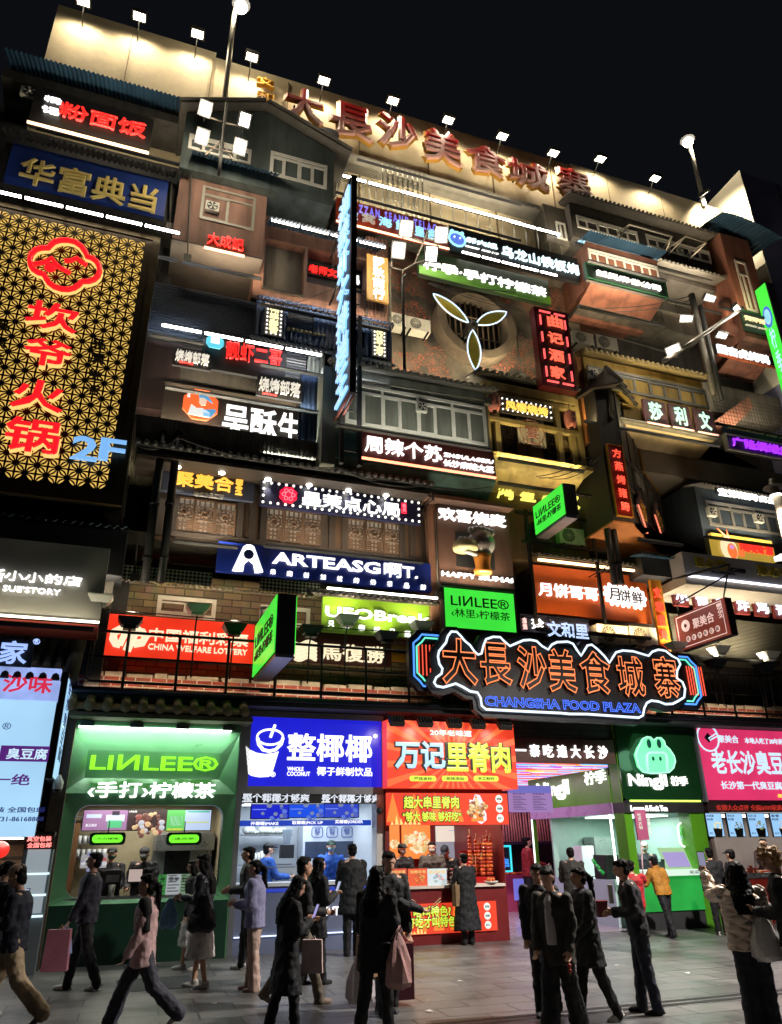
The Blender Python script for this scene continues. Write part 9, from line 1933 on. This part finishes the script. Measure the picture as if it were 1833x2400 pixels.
# things people hold
def phone(lab,who,i,tilt=(0,.4,1),glow=None):
 q = who['hand'][i];u = who['s'];d = (who['fw']*.35+who['up']).normalized();n_ = u.cross(d);t = thing('phone',lab,'phone',q);m = M();m.obox(q-u*.037+n_*.01,u*.075,n_*.01,d*.155,BLACK);m.build('body',t)
 M().obox(q-u*.034+n_*.0215,u*.069,n_*.001,d*.145,EM(glow or (.5,.55,.8),.8,name='phone screen')).build('display',t);return t
phone('phone held by the ponytailed person at the left edge',p1,0);phone('phone with violet glow held by the long black coat',p8,0,glow=(.4,.35,.8));phone('phone held by the long haired person near the blue stall',p10,0);phone('raised phone photographing the neon facade',p23,1,glow=(.3,.3,.45))
def bag(lab,q,w_,d_,h_,mat,name='shopping_bag',ang=0.,mat2=None,plastic=False):
 t = thing(name,lab,'bag',q-UZ*h_);u = V((math.cos(R(ang)),math.sin(R(ang)),0));v = V((-u.y,u.x,0));m = M()
 if plastic:
  n = 14;rings = [(.16,-h_*.1),(.55,-h_*.3),(.92,-h_*.6),(1.0,-h_*.9),(.8,-h_)];rnd = random.Random(len(lab));vs = [];
  for r_,z_ in rings: vs += [q+u*(w_*.5*r_*math.cos(2*math.pi*j/n)*rnd.uniform(.78,1.12))+v*(d_*.5*r_*math.sin(2*math.pi*j/n)*rnd.uniform(.7,1.15))+UZ*(z_+rnd.uniform(-.02,.02)) for j in range(n)]
  m.add(vs,[(i*n+j,(i+1)*n+j,(i+1)*n+(j+1) % n,i*n+(j+1) % n) for i in range(4) for j in range(n)]+[tuple(range(n)),tuple(4*n+j for j in range(n))[::-1]],mat,False)
 else:
  b0 = q-UZ*h_;P_ = [b0-u*w_/2-v*d_/2,b0+u*w_/2-v*d_/2,b0+u*w_/2+v*d_/2,b0-u*w_/2+v*d_/2];Tp = [p_.lerp(q,.12)+UZ*h_*.78*1.0 for p_ in P_];m.add(P_+Tp,[(3,2,1,0),(0,1,5,4),(1,2,6,5),(2,3,7,6),(3,0,4,7),(4,5,6,7)],mat)
 m.build('body',t);m = M()
 for sg in (-1,1): m.tube([q+u*(w_*.2)+v*(d_*.2*sg)-UZ*h_*.22,q+u*.02,q-u*(w_*.2)+v*(d_*.2*sg)-UZ*h_*.22],.008,mat2 or mat,5)
 m.build('handle',t);return t
BPINK = PM(c(206,130,150),.4,0,.15,6,.15,coat=.2);BWH = PM(c(208,200,204),.35,0,.1,8,.3);BROWNP = PM(c(176,140,112),.7,0,.12,6,.1)
bag('pink and gold shopping bag carried by the person in the open jacket',p3['hand'][1]+V((-.08,-.02,.02)),.34,.14,.56,BPINK,ang=-10,mat2=PM(c(196,150,80),.5));bag('pale blue plastic bag above the pink shopping bag',p3['hand'][1]+V((-.02,.04,.03)),.28,.18,.4,PM(c(150,170,214),.4,0,.1,8,.3),plastic=True)
bag('large black shoulder bag on the leather jacketed person',p5['P0']+p5['f']*-.05-p5['s']*.22+UZ*.28,.42,.16,.5,PM(c(22,22,26),.45,0,.2,6,.2),'shoulder_bag',10,plastic=True);bag('clear blue plastic bag held before the white lace skirt',p5['hand'][1]+V((-.12,0,.02)),.26,.16,.42,PM(c(130,170,214),.3,0,.15,8,.3),plastic=True)
bag('brown paper bag carried by the cropped haired person',p12['hand'][0]+V((-.06,-.05,.1)),.3,.16,.46,BROWNP,ang=20);bag('white plastic bag hanging below the brown paper bag',p12['hand'][0]+V((-.16,-.05,-.08)),.36,.24,.52,BWH,plastic=True)
bag('pale pink shoulder bag hanging at the long haired person',p13['P0']+p13['s']*.27+UZ*.16,.34,.2,.56,PM(c(196,150,146),.5,0,.15,7,.3),'shoulder_bag',20,plastic=True);bag('white and red printed carrier bag beside the long black coat',p8['P0']+V((.3,.05,.08)),.24,.1,.36,PM(c(226,200,196),.5,0,.25,9,.1),ang=-20)
bag('white plastic carrier bag held by the blond person',p24['hand'][1]+V((.1,-.05,.0)),.36,.22,.46,PM(c(220,214,208),.4,0,.08,8,.3),plastic=True);bag('tan shoulder bag on the black coat at the red stall',p14['P0']+V((-.24,-.06,.22)),.16,.1,.42,PM(c(130,106,78),.6,0,.2,6,.1),'shoulder_bag',30)
q = gnd('K',890,1910);t = thing('suitcase','dark maroon suitcase standing behind the long haired person','suitcase',q);m = M();m.box(q.x-.24,q.x+.2,q.y-.12,q.y+.12,.06,.66,PM(c(70,18,32),.4,0,.15,4,.05));m.build('shell',t);m = M();m.tube([q+V((-.12,.08,.66)),q+V((-.12,.08,.95)),q+V((.1,.08,.95)),q+V((.1,.08,.66))],.012,STL,6);m.build('handle',t)
q = p19['hand'][0]+p19['f']*.06;t = thing('food_bucket','dark red paper food bucket held by the walking person','bucket',q);m = M();m.lathe(q-UZ*.06,[(0,0),(.062,0),(.088,.17),(.092,.175),(.08,.17),(0,.165)],PM(c(120,30,44),.5,0,.3,14,.05),18);m.build('tub',t)
q = p19['ch']+p19['s']*-.0+p19['f']*.2-UZ*.12;t = thing('white_parcel','white paper packet tucked at the chest of the walking person','packet',q);M().obox(q-p19['s']*.2,p19['s']*.16,p19['f']*.05,(0,0,.2),PAPER).build('packet',t)
h_ = p20['hand'][0];tp = at('L',785,800,FY-h_.y);bt_ = V((h_.x+(h_.x-tp.x)*.6+.12,h_.y-.1,.9));bt_ = h_+(h_-tp)*((h_.z-.05)/max(.1,tp.z-h_.z));t = thing('pole_sign','mauve board with white characters on a long pole over the crowd','sign',bt_);m = M();m.tube([bt_,tp],.014,PM(c(150,120,130),.4,.3,.1,4,.05),8);m.build('pole',t)
a,b,e,f_,y = rect('L',745,668,842,858,FY-h_.y+.02);m = M();m.box(a,b,y,y+.03,e,f_,PM(c(150,72,106),.5,0,.15,4,.05));m.build('board',t);m = M();m.text('吃贡火锅',(a+.05,y-.006,e+.18),UX,UZ,(b-a)*.34,(f_-e)*.55,PAPER,.03,.003,vert=True);m.text('串串香菜馆',(a+.26,y-.006,e+.1),UX,UZ,(b-a)*.26,(f_-e)*.7,PAPER,.03,.003,vert=True);m.build('lettering',t)
q = p13b['hand'][0];t = thing('chopsticks','pair of wooden chopsticks held out towards the red stall','chopsticks',q);m = M()
for i in range(2): m.tube([q+V((-.04,0,-.03+.01*i)),q+V((.2,.05,.1+.035*i))],.004,PM(c(200,170,120),.6),5)
m.build('stick',t)
q = p15['hand'][1];t = thing('fruit_skewer','short skewer of two red candied fruits in the hand of the olive blazer','snack',q);m = M();m.tube([q+UZ*.03,q-UZ*.16],.003,PM(c(200,170,120),.6),5);m.ball(q-UZ*.07,.022,SKM[1],10,8);m.ball(q-UZ*.115,.022,SKM[1],10,8);m.build('fruit',t)
q = (p24['hand'][0]+p24['hand'][1])*.5;t = thing('snack_box','paper box of food in the hands of the blond person','box',q);m = M();m.obox(q+V((-.08,-.06,-.03)),(.16,0,0),(0,.12,0),(0,0,.07),PM(c(150,130,60),.6,0,.2,10,.05));m.build('box',t);m = M()
for i in range(8): m.ball(q+V((-.06+.018*i,.03*math.sin(i*2),.05)),.022,SKM[i % 3],6,5)
m.build('food',t)
# bake the fused skins into plain meshes
dg = bpy.context.evaluated_depsgraph_get()
for o in SOFT:
 me = bpy.data.meshes.new_from_object(o.evaluated_get(dg));me.name = o.name;me.polygons.foreach_set('use_smooth',[True]*len(me.polygons));o['_n'] = len(me.polygons);o_me = o.data;SOFT[SOFT.index(o)] = (o,me)
for o,me in SOFT: o.modifiers.clear();o.data = me;del o['_n']
